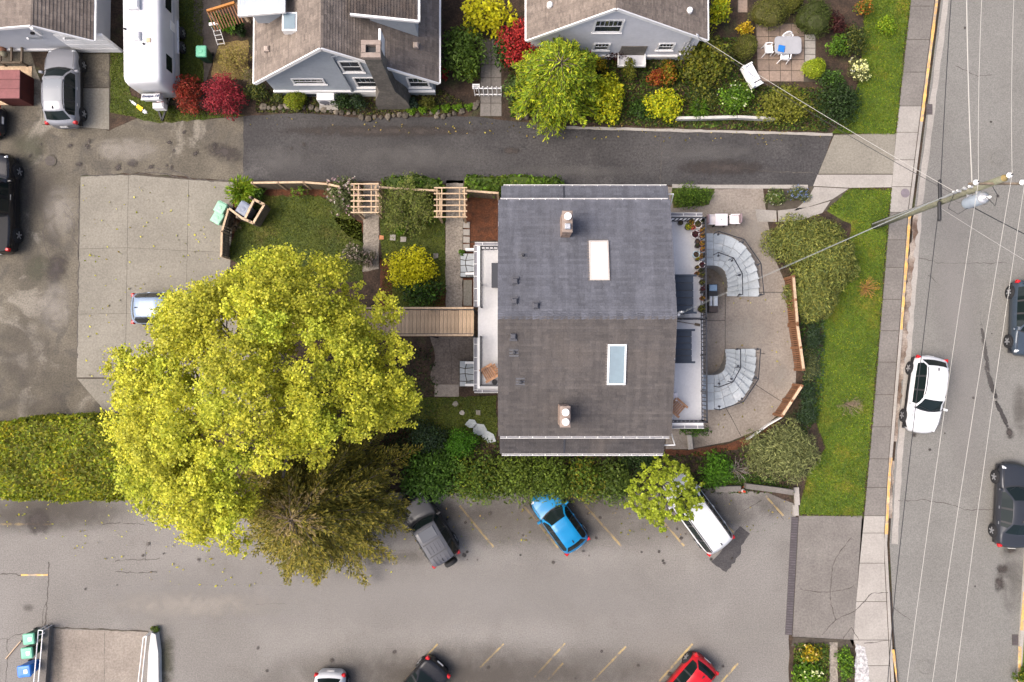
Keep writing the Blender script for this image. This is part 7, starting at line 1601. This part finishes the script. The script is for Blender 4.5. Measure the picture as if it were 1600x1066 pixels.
shrub('bright green bushy shrub near the row of three flagstones', 718, 694, 28, 26, 1.5, [(0.045, 0.115, 0.008), (0.065, 0.15, 0.012), (0.03, 0.08, 0.008)], .08, k=9)
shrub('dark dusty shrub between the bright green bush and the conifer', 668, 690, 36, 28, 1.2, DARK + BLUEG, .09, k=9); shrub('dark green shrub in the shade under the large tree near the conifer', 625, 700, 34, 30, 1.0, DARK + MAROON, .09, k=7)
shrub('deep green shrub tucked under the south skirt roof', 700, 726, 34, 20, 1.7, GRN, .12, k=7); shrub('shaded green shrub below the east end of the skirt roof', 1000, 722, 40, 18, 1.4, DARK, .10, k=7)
shrub('fresh green weeping shrub east of the small lime tree', 1118, 735, 28, 32, 1.8, [(0.05, 0.12, 0.008), (0.08, 0.16, 0.012), (0.035, 0.08, 0.008)], .16, aspect=.25, k=9)
twiggy('grey bare twiggy shrub beside the traffic cone', 1152, 735, 22, 1.6, 26, pmat('grey_twig', (0.22, 0.19, 0.17), rough=.9))
shrub('broad grey green needle leaved shrub at the lot corner', 1225, 706, 64, 54, 1.9, SAGE, .20, n=8500, aspect=.16, up=.3, k=14, lump=.40, mat=M_needle)
# spreading juniper along the patio
for (lb, x, y, a, b) in (('spreading juniper by the patio walkway, northern lobe', 1266, 380, 62, 46), ('spreading juniper, eastern lobe over the front lawn', 1300, 412, 40, 56), ('spreading juniper, southern lobe behind the long cedar screen', 1274, 460, 42, 46)):
    shrub(lb, x, y, a, b, 1.7, JUN, .17, n=15000, aspect=.24, up=.25, k=18, lump=.40, mat=M_needle, group='lobes of the spreading juniper', name='juniper')
for (lb, x, y, a, b, pal) in (('blue grey lavender clump at the top of the strip beside the screen', 1272, 525, 14, 24, BLUEG + DARK), ('blue grey lavender clump in the middle of the strip', 1269, 572, 14, 26, BLUEG + SAGE), ('blue grey lavender clump beside the short angled screen', 1263, 616, 14, 22, BLUEG + DARK), ('dark bluish shrub between the angled screen and the grey green shrub', 1262, 648, 22, 18, BLUEG + DARK)):
    shrub(lb, x, y, a, b, .8, pal, .11, aspect=.25, k=8, group='lavender strip')
twiggy('bare pale twiggy shrub on the front lawn', 1327, 632, 22, .9, 34, M_twig); twiggy('orange twiggy shrub on the front lawn near the sidewalk', 1356, 450, 20, .7, 44, pmat('orange_twig', (0.30, 0.16, 0.05), rough=.9), GOLD, .05, 200)
# back garden
spiky('lime green ferny shrub at the corner of the garden fence', 382, 301, 26, .9, FRESH + LIME, 320, .07); shrub('dark rosette shrub behind the bin enclosure', 404, 302, 13, 12, .9, GRN, .13, k=5, aspect=.35); twiggy('brown twiggy clump inside the low angled fence', 364, 352, 15, .8, 40, M_bark, [(0.06, 0.04, 0.025)], .06, 200)
shrub('pink flowering rhododendron beside the western arbour', 538, 304, 34, 32, 1.7, [(0.07, 0.075, 0.04), (0.05, 0.06, 0.025), (0.09, 0.10, 0.05)], .11, k=12, flowers=([(0.40, 0.26, 0.36), (0.50, 0.40, 0.44), (0.32, 0.17, 0.32)], 90, .10), lump=.42)
twiggy('open grey green shrub of arching stems between the arbours', 637, 322, 46, 2.2, 90, pmat('olive_twig', (0.17, 0.15, 0.08), rough=.9), [(0.11, 0.12, 0.035), (0.075, 0.09, 0.024), (0.16, 0.16, 0.05)], .11, 4200, thick=.014)
shrub('dark leafy mass under the arching shrub between the arbours', 645, 322, 40, 34, 1.3, GRN + OLIVE, .13, k=9); spiky('bright green tuft below the arching shrub', 627, 360, 10, .6, FRESH, 120, .06)
for k, (x, y) in enumerate([(474, 298), (462, 302)]): twiggy(['slender green climber on the garden fence', 'small green climber further west on the garden fence'][k], x, y, 9, 1.0, 10, M_twig, FRESH, .09, 160)
shrub('purple pink flowering shrub at the edge of the big tree', 553, 398, 24, 15, 1.1, [(0.09, 0.08, 0.06), (0.06, 0.065, 0.04)], .10, k=7, flowers=([(0.30, 0.20, 0.27), (0.38, 0.30, 0.34)], 60, .08)); shrub('dusky pink shrub overhanging the western gravel path', 575, 405, 15, 13, .9, [(0.10, 0.08, 0.07), (0.07, 0.06, 0.045)], .10, k=5, flowers=([(0.26, 0.18, 0.23)], 30, .08))
shrub('rounded bright yellow shrub between the gravel paths', 640, 418, 45, 35, 2.0, YEL, .12, k=14, lump=.40); shrub('deep green shrub below the bright yellow one', 660, 458, 33, 28, 1.7, GRN + DARK, .13, k=10, lump=.42)
shrub('small green plant at the corner of the northern stone landing', 722, 395, 7, 5, .6, GRN, .09, k=3)
shrub('glossy green bush beside the north wall of the house', 1080, 306, 36, 16, 1.0, [(0.06, 0.10, 0.014), (0.09, 0.13, 0.016), (0.04, 0.07, 0.012)], .12, k=9, aspect=.35)
shrub('low mixed heather and blue flower bed plant by the walkway, left half', 1212, 308, 20, 13, .45, SAGE + GRN, .07, k=7, flowers=([(0.5, 0.46, 0.40), (0.22, 0.22, 0.30)], 26, .06)); shrub('low blue flowering bed plant by the walkway, right half', 1248, 304, 22, 11, .40, BLUEG + SAGE, .07, k=7, flowers=([(0.10, 0.13, 0.36), (0.16, 0.17, 0.40)], 60, .06))
shrub('green strip plant under the south edge of the street deck', 1085, 672, 26, 6, .5, GRN, .09, k=6)
# north of the lane
shrub('large leaved green rhododendron east of the blue grey house', 722, 78, 40, 48, 2.4, [(0.06, 0.095, 0.018), (0.09, 0.13, 0.026), (0.045, 0.07, 0.014)], .20, k=16, aspect=.4, lump=.36); shrub('bright yellow large shrub at the top between two houses', 762, 22, 50, 34, 2.8, YEL, .18, k=15, lump=.36)
shrub('dark green shrub beside the red leaved bush', 790, 80, 26, 30, 1.8, GRN + DARK, .15, k=9); shrub('vivid red leaved shrub at the corner of the pale grey house', 816, 68, 40, 42, 2.6, RED, .12, k=13, lump=.40); shrub('small red shrub beside the blue grey house corner', 694, 112, 9, 13, 1.0, RED, .10, k=4)
conifer('large fresh green feathery tree beside the lane', 868, 149, 4.6, 2.6, 33, [(0.115, 0.155, 0.008), (0.165, 0.195, 0.010), (0.060, 0.095, 0.008), (0.26, 0.24, 0.014)], 170, 0.0, (.14, .28), .28, 24, .5, 'feathery_tree', .22, .05, M_bark); shrub('yellow green leafy shrub on the east side of the feathery tree', 950, 152, 30, 46, 2.2, LIME + YEL, .13, k=12, lump=.36)
shrub('maroon shrub against the pale grey house wall', 910, 78, 26, 12, 1.6, RED + MAROON, .10, k=7); shrub('golden small shrub against the pale grey house', 937, 100, 14, 14, 1.2, GG + GOLD, .10, k=6); shrub('maroon twiggy shrub below the pale grey house belt', 965, 86, 18, 10, 1.2, MAROON, .08, k=6)
shrub('olive clipped cone shrub east of the feathery tree', 984, 108, 11, 19, 1.7, OLIVE + GG, .07, k=7, lump=.6); shrub('rust red small shrub in front of the pale grey house', 1026, 120, 13, 16, 1.1, RUST + ORNG, .09, k=6); shrub('orange and yellow shrub in front of the pale grey house', 1046, 112, 15, 22, 1.3, ORNG + GG, .10, k=8)
shrub('bright yellow green shrub spilling towards the white board fence', 1040, 162, 34, 28, 1.3, YEL + LIME, .12, k=13, lump=.36); shrub('large green and gold mottled shrub east of the pale grey house', 1106, 92, 44, 46, 2.5, GG + OLIVE, .14, k=16, lump=.36); shrub('bright green yellow shrub at the top right of the pale grey house', 1125, 16, 21, 24, 2.0, LIME + YEL, .13, k=9)
for (lb, x, y, a, b, h, pal) in (('round clipped olive topiary left of the terrace', 1166, 73, 18, 21, 1.5, OLIVE), ('large clipped olive topiary above the terrace', 1205, 18, 28, 22, 1.7, OLIVE), ('tall clipped dark olive topiary right of the terrace', 1275, 24, 25, 28, 1.8, [(0.05, 0.06, 0.014), (0.04, 0.05, 0.012)]), ('clipped lime ball right of the terrace', 1274, 106, 17, 14, 1.0, LIME), ('clipped lime ball in the bed below the blue grey house', 461, 156, 14, 15, 1.0, LIME + GG), ('small clipped olive topiary at the top centre', 1240, 2, 18, 12, 1.4, OLIVE)):
    shrub(lb, x, y, a, b, h, pal, .06, n=6500, k=5, lump=.85, solid=True, name='topiary', group='clipped round shrubs')
shrub('golden yellow small shrub above the round topiary', 1163, 43, 14, 13, 1.1, GOLD, .10, k=6); shrub('dark maroon shrub beside the terrace', 1306, 38, 19, 20, 1.4, MAROON, .09, k=7); shrub('fresh green shrub below the maroon one', 1310, 70, 19, 18, 1.2, FRESH + GRN, .11, k=8); shrub('orange flowering shrub at the top by the lawn', 1351, 10, 15, 15, 1.2, ORNG + GRN, .09, k=6)
shrub('rounded shrub dotted with cream flowers near the lawn', 1342, 109, 17, 19, 1.2, SAGE, .07, k=7, flowers=([(0.66, 0.58, 0.36), (0.72, 0.66, 0.48)], 90, .08)); shrub('dark olive shrub between the terrace and the lawn', 1333, 62, 24, 28, 1.3, OLIVE + DARK, .10, k=9); shrub('green gold shrub on the lawn edge at the top', 1385, 38, 16, 18, .9, FRESH + LIME, .10, k=6); shrub('very dark green shrub beside the lawn and lane apron', 1312, 160, 40, 38, 1.8, DARK, .12, k=12); shrub('dark green shrub below the cream flowers', 1300, 122, 22, 18, 1.3, GRN + DARK, .10, k=7)
shrub('loose olive yellow shrub under the service wire', 1228, 162, 46, 32, 1.7, [(0.13, 0.125, 0.02), (0.09, 0.09, 0.018), (0.18, 0.16, 0.03)], .12, k=14, lump=.38); shrub('green shrub with white blossoms beside the white bench', 1152, 152, 28, 28, 1.3, GRN + FRESH, .11, k=10, flowers=([(0.7, 0.68, 0.55)], 26, .08)); shrub('dark green low shrub right of the bright yellow green one', 1100, 150, 24, 22, .9, DARK + OLIVE, .11, k=8); spiky('green strappy tuft behind the white board fence', 1090, 172, 18, .7, FRESH + GRN, 160, .05)
shrub('low dark green shrub at the lane below the house window shelf', 1000, 172, 24, 18, .7, DARK + GRN, .10, k=7); shrub('grey green leafy shrub right of the garden gate', 800, 140, 17, 24, 1.4, [(0.06, 0.085, 0.03), (0.04, 0.06, 0.024)], .15, k=7); shrub('small mixed shrub left of the garden gate', 735, 110, 15, 18, 1.2, LIME + GRN, .11, k=6)
for (lb, x, y, a, b, h, pal) in (('dark green shrub left of the heat pump', 434, 152, 12, 9, .7, DARK + OLIVE), ('dark green shrub between heat pump and chimney', 532, 158, 16, 15, 1.1, DARK), ('blue green shrub at the foot of the mossy chimney', 557, 158, 15, 14, 1.0, BLUEG + DARK), ('grey green shrub right of the mossy chimney', 641, 160, 14, 10, .8, BLUEG), ('small olive shrub near the corner of the blue grey house', 668, 160, 13, 11, .8, OLIVE), ('dark shrub at the left corner of the blue grey house', 398, 142, 20, 16, 1.1, DARK + OLIVE)): shrub(lb, x, y, a, b, h, pal, .09, k=6, group='foundation shrubs below the blue grey house')
for k in range(6): shrub('low bright grass like edging plant, number %s from the chimney' % ['one', 'two', 'three', 'four', 'five', 'six'][k] if False else 'low bright green edging plant between chimney and garden gate, ' + ['first from the west', 'second from the west', 'third from the west', 'third from the east', 'second from the east', 'easternmost'][k], 642 + 18 * k, 173 - (1.2 * k), 11, 5, .3, FRESH, .08, k=4, group='low edging plants')
shrub('rust red feathery maple beside the trailer', 290, 147, 25, 32, 1.9, RUST, .12, k=12, aspect=.35, lump=.40); shrub('crimson feathery maple nearest the blue grey house', 346, 145, 33, 38, 2.0, [(0.20, 0.012, 0.034), (0.13, 0.010, 0.024), (0.28, 0.03, 0.05)], .12, k=14, aspect=.35, lump=.38)
twiggy('straw coloured tall grass clump beside the crimson maple', 366, 96, 27, .9, 110, pmat('straw_twig', (0.30, 0.22, 0.09), rough=.9), [(0.25, 0.18, 0.06), (0.18, 0.14, 0.05)], .10, 900); twiggy('brown twiggy shrub by the corner of the blue grey house', 392, 122, 16, 1.2, 40, M_twig, OLIVE, .07, 260)
spiky('broad leaved tropical looking plant under the pergola', 361, 42, 15, 1.1, FRESH + GRN, 110, .16); spiky('darker broad leaved plant under the pergola, left one', 344, 38, 14, 1.0, GRN, 90, .14); spiky('dark plant against the blue grey house by the pergola', 376, 48, 12, 1.0, DARK, 90, .14)
# bottom right bed and stray tufts
shrub('golden green leafy plant at the head of the bottom flower bed', 1268, 1020, 18, 15, .8, GOLD + GG, .13, k=8, flowers=([(0.7, 0.45, 0.25)], 14, .08)); shrub('green leafy plant with white blooms in the bottom flower bed', 1262, 1052, 26, 22, .8, FRESH + GRN, .15, k=9, flowers=([(0.68, 0.62, 0.5)], 24, .10)); shrub('narrow green plant strip beside the pale gravel', 1322, 1040, 11, 34, .5, GRN + FRESH, .11, k=10)
sheet('gravel_bed', [(1338, 1006), (1352, 1012), (1360, 1066), (1364, 1120), (1340, 1120), (1335, 1040)], .03, pmat('white_gravel', (0.46, 0.45, 0.44), (0.26, 0.25, 0.25), 6, speck=(9, .4), rough=.9, bump=(10, .9, .05)), amp=.05, step=.3); sheet('bed_path', [(1296, 1004), (1309, 1004), (1309, 1120), (1296, 1120)], .026, M_gravel, amp=.03, step=.3)
shrub('grass tuft at the head of the white ramp wall', 242, 984, 9, 6, .4, GRN + OLIVE, .08, k=3); shrub('leafy plant at the bottom right corner across the street', 1602, 1058, 16, 18, .8, GG + GRN, .11, k=6)
# ------------------------------------------------------------------ grass blades on the lawns, leaf litter on the soil
def grow(pp, k): 
    cx_ = sum(p[0] for p in pp) / len(pp); cy_ = sum(p[1] for p in pp) / len(pp); return [(x + k * (1 if x > cx_ else -1), y + k * (1 if y > cy_ else -1)) for x, y in pp]
def blades(parent, pxs, n, pal, z, h=.07, seed=1, wd=.35, name='grass'):
    P = PX(*pxs); q = [(p.x, p.y) for p in P]; r = np.random.default_rng(seed); xs_ = [p[0] for p in q]; ys_ = [p[1] for p in q]; x = r.uniform(min(xs_), max(xs_), n); y = r.uniform(min(ys_), max(ys_), n); ins_ = np.zeros(n, bool); j = len(q) - 1
    for i in range(len(q)):
        cnd = ((q[i][1] > y) != (q[j][1] > y)) & (x < (q[j][0] - q[i][0]) * (y - q[i][1]) / (q[j][1] - q[i][1] + 1e-12) + q[i][0]); ins_ ^= cnd; j = i
    x, y = x[ins_], y[ins_]; n = len(x); L = Leaves(seed); pos = np.stack([x, y, np.full(n, z) + h * .4], 1); nr = r.normal(size=(n, 3)) * .6 + np.array([0, 0, .7]); tone = 1 + .25 * np.sin(x * 1.3 + 2 * np.sin(y * .9))[:, None] * np.sin(y * 1.1)[:, None]; L.add(pos, nr, h * r.uniform(.8, 1.8, n), wd, pick(r, pal, n, .3) * tone); o = L.build(name, M_leaf, parent); o['kind'] = 'stuff'; return o
GR = [(0.082, 0.118, 0.008), (0.054, 0.092, 0.006), (0.15, 0.145, 0.011), (0.04, 0.072, 0.006)]; GR2 = [(0.06, 0.072, 0.010), (0.095, 0.095, 0.016), (0.042, 0.056, 0.009)]
PXA = [(1326, 296), (1391, 297), (1376, 480), (1363, 640), (1347, 806), (1248, 803), (1262, 740), (1290, 700), (1270, 640), (1284, 560), (1290, 500), (1320, 440), (1330, 350), (1292, 330)]; PXB = [(1352, -60), (1424, -60), (1421, 0), (1398, 209), (1300, 208), (1330, 170), (1345, 110), (1350, 40)]
blades(lawnA, grow(PXA, 2), 46000, GR, .03, seed=1); blades(lawnB, grow(PXB, 2), 24000, GR, .03, seed=2); blades(lawnC, [(408, 306), (500, 306), (540, 330), (566, 350), (566, 440), (420, 440), (352, 400), (372, 355)], 14000, GR2, .02, seed=3); blades(lawnD, [(173, 82), (192, 78), (205, 150), (262, 165), (384, 180), (250, 193), (215, 185), (173, 176)], 14000, GR2 + GR[:1], .02, seed=4); blades(lawnE, [(276, -20), (318, -20), (318, 130), (276, 130)], 5000, GR2, .02, seed=5); blades(lawnF, [(593, 335), (696, 335), (695, 480), (600, 480)], 7000, GR2, .02, seed=6); blades(lawnG, [(640, 622), (776, 618), (776, 690), (640, 700)], 7000, GR2, .016, seed=7)
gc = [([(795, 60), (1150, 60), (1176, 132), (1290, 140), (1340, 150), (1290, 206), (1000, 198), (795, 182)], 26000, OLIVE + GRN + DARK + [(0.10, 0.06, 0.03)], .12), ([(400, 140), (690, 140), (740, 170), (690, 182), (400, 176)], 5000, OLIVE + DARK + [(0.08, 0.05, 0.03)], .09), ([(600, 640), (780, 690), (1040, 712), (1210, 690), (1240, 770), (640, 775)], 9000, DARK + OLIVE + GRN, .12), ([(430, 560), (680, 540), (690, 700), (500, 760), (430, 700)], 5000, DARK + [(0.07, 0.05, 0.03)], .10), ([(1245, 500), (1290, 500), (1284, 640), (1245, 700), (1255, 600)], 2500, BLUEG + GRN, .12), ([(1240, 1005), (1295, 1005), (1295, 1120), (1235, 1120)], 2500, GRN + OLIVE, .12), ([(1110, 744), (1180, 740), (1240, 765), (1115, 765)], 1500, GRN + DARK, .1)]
for k, (pp, n, pal, sz) in enumerate(gc):
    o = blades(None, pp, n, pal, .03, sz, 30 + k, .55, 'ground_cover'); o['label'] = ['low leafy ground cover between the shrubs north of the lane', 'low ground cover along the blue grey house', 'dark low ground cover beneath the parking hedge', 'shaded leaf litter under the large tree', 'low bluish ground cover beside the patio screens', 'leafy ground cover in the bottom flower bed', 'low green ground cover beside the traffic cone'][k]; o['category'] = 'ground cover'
for k, (pp, n, pal, z, lb) in enumerate([([(0, 783), (640, 783), (640, 900), (300, 930), (0, 830)], 260, YG + [(0.2, 0.12, 0.05)], .04, 'yellow leaf specks fallen on the lot below the large tree'), ([(640, 785), (1240, 780), (1230, 830), (640, 860)], 220, GG + [(0.2, 0.12, 0.05)], .04, 'leaf specks fallen along the parking hedge'), ([(385, 180), (1290, 205), (1270, 230), (385, 200)], 260, [(0.3, 0.2, 0.08), (0.2, 0.16, 0.05)], .03, 'leaf specks fallen along the north edge of the lane'), ([(130, 290), (360, 290), (350, 590), (130, 590)], 160, YG + [(0.2, 0.12, 0.05)], .035, 'leaf specks fallen on the concrete pad'), ([(1050, 300), (1240, 340), (1240, 620), (1080, 695)], 120, [(0.2, 0.14, 0.05), (0.3, 0.25, 0.1)], .035, 'leaf specks fallen on the patio')]):
    o = blades(None, pp, n, pal, z, .10, 90 + k, .6, 'fallen_leaves'); o['label'] = lb; o['category'] = 'leaves'
# ------------------------------------------------------------------ pots on the street deck
M_pw = pmat('white_pot', (0.70, 0.67, 0.66), rough=.5); M_pd = pmat('dark_glazed_pot', (0.03, 0.022, 0.035), rough=.25); M_pt = pmat('terracotta_pot', (0.32, 0.13, 0.06), (0.25, 0.10, 0.05), 4, rough=.8); M_pb = pmat('pale_blue_pot', (0.42, 0.55, 0.60), rough=.4); M_pbr = pmat('brown_pot', (0.06, 0.04, 0.035), rough=.5)
def pot(label, px, py, r, mat, pal, n=40, h=.32, leaf=.08, zl=0.02, spread=1.0):
    c = W(px, py, 3.3 + h); t = thing('plant_pot', label, 'plant pot', (c.x, c.y, 3.3), 0, 'pots on the street deck'); m = MB(); s_ = 14; prof = [(r * .72, 0), (r * .98, h - .03), (r * 1.05, h - .03), (r * 1.05, h), (r * .88, h), (r * .85, h - .05)]; m.lathe(prof, s_); m.build('pot', mat, t, False)
    m = MB(); m.lathe([(r * .86, h - .055), (r * .86, h - .045)], s_); m.build('soil', M_soil, t)
    if pal:
        L = Leaves(int(px * py)); q = L.r; a = q.uniform(0, 6.283, n); d = np.sqrt(q.random(n)) * r * spread; L.add(np.stack([d * np.cos(a), d * np.sin(a), h + zl + q.random(n) * .14], 1), q.normal(size=(n, 3)) * .5 + np.array([0, 0, 1.0]), leaf * q.uniform(.7, 1.3, n), .6, pick(q, pal, n, .2)); L.build('plant', M_leaf, t)
PLUM = [(0.09, 0.012, 0.03), (0.05, 0.010, 0.03)]; GO = [(0.30, 0.14, 0.02), (0.20, 0.11, 0.02), (0.10, 0.07, 0.02)]
for a in (('large white rimmed pot with plum coloured leaves near the deck corner', 1086.5, 366, .21, M_pw, PLUM, 60), ('white rimmed pot with dark soil nearest the deck corner', 1091, 350, .21, M_pw, OLIVE, 26), ('white rimmed pot with purple leaves halfway down the rail', 1097, 413.5, .17, M_pw, PLUM, 40), ('pale blue flared pot standing alone on the deck', 1088, 397.5, .18, M_pb, BLUEG, 6), ('pot of yellow green tulips near the deck corner', 1076, 354, .19, M_pbr, LIME + YEL, 50), ('pot with orange flowers beside the tulips', 1081, 347, .14, M_pbr, GO, 34), ('coral red pot between the tulips and the plum pot', 1083, 355, .13, pmat('coral_pot', (0.46, 0.08, 0.06), rough=.5), [(0.5, 0.1, 0.08)], 20), ('small black pot by the house wall on the deck', 1063.5, 348, .14, M_pd, None, 0), ('brown pot in the deck corner', 1099, 347, .12, M_pbr, DARK, 14), ('terracotta pot with rusty foliage, first along the east rail', 1098, 359, .13, M_pt, GO, 34), ('terracotta pot with golden foliage, second along the east rail', 1098, 368, .13, M_pt, GO, 34), ('dark glazed pot beside the golden foliage', 1090, 377, .13, M_pd, None, 0), ('dark glazed pot just below its twin', 1090, 384, .14, M_pd, DARK, 12), ('orange flowering pot, third along the east rail', 1097.5, 380, .14, M_pt, GO, 40), ('orange flowering pot, fourth along the east rail', 1099, 389, .14, M_pt, ORNG + GO, 40), ('orange flowering pot level with the pale blue pot', 1097, 400, .13, M_pt, GO, 36), ('yellow flowering pot just above the purple leaved pot', 1090, 405, .11, M_pbr, LIME + GO, 24), ('small brown pot left of the purple leaved pot', 1089.5, 417.5, .10, M_pbr, GO, 10), ('brown pot below the purple leaved pot', 1095.5, 422.5, .12, M_pbr, DARK, 16), ('small rust pot at the corner of the northern awning', 1089, 427.5, .11, M_pt, GO, 12), ('olive leaved pot, first beside the northern awning', 1097, 430, .14, M_pbr, OLIVE, 36), ('olive leaved pot, second beside the northern awning', 1097.5, 441, .15, M_pbr, OLIVE, 36), ('maroon leaved pot, third beside the northern awning', 1098, 452, .12, M_pbr, PLUM, 26), ('brown leaved pot, fourth beside the northern awning', 1098, 466, .13, M_pt, GO + MAROON, 26), ('large olive shrub pot at the deck divider', 1096.5, 483, .2, M_pbr, OLIVE, 70)): pot(*a)
# dark folded furniture by the deck divider and the broom on the southern deck
c = W(1066, 486, 3.8); fb = thing('deck_grill', 'dark folded grill and tools by the deck divider rail', 'grill', (c.x, c.y, 3.3), R(8)); m = MB(); m.bbox((0, 0, .4), (.9, .36, .75), .08); m.build('cover', M_trim, fb)
for k in range(3): m = MB(); m.tube([(-.4 + .2 * k, -.22, .78), (.1 + .25 * k, .05, .86)], .02, 5); m.build('tool', M_galv, fb)
c = W(1076, 505, 3.4); m = MB(); m.tube([(-.75, .12, .03), (.35, -.06, .05)], .018, 6); m.box((.48, -.08, .05), (.28, .14, .08), R(-10)); o = m.build('broom', M_grey); o.location = (c.x, c.y, 3.3); tag(o, 'broom lying on the southern street deck by the divider', 'broom')
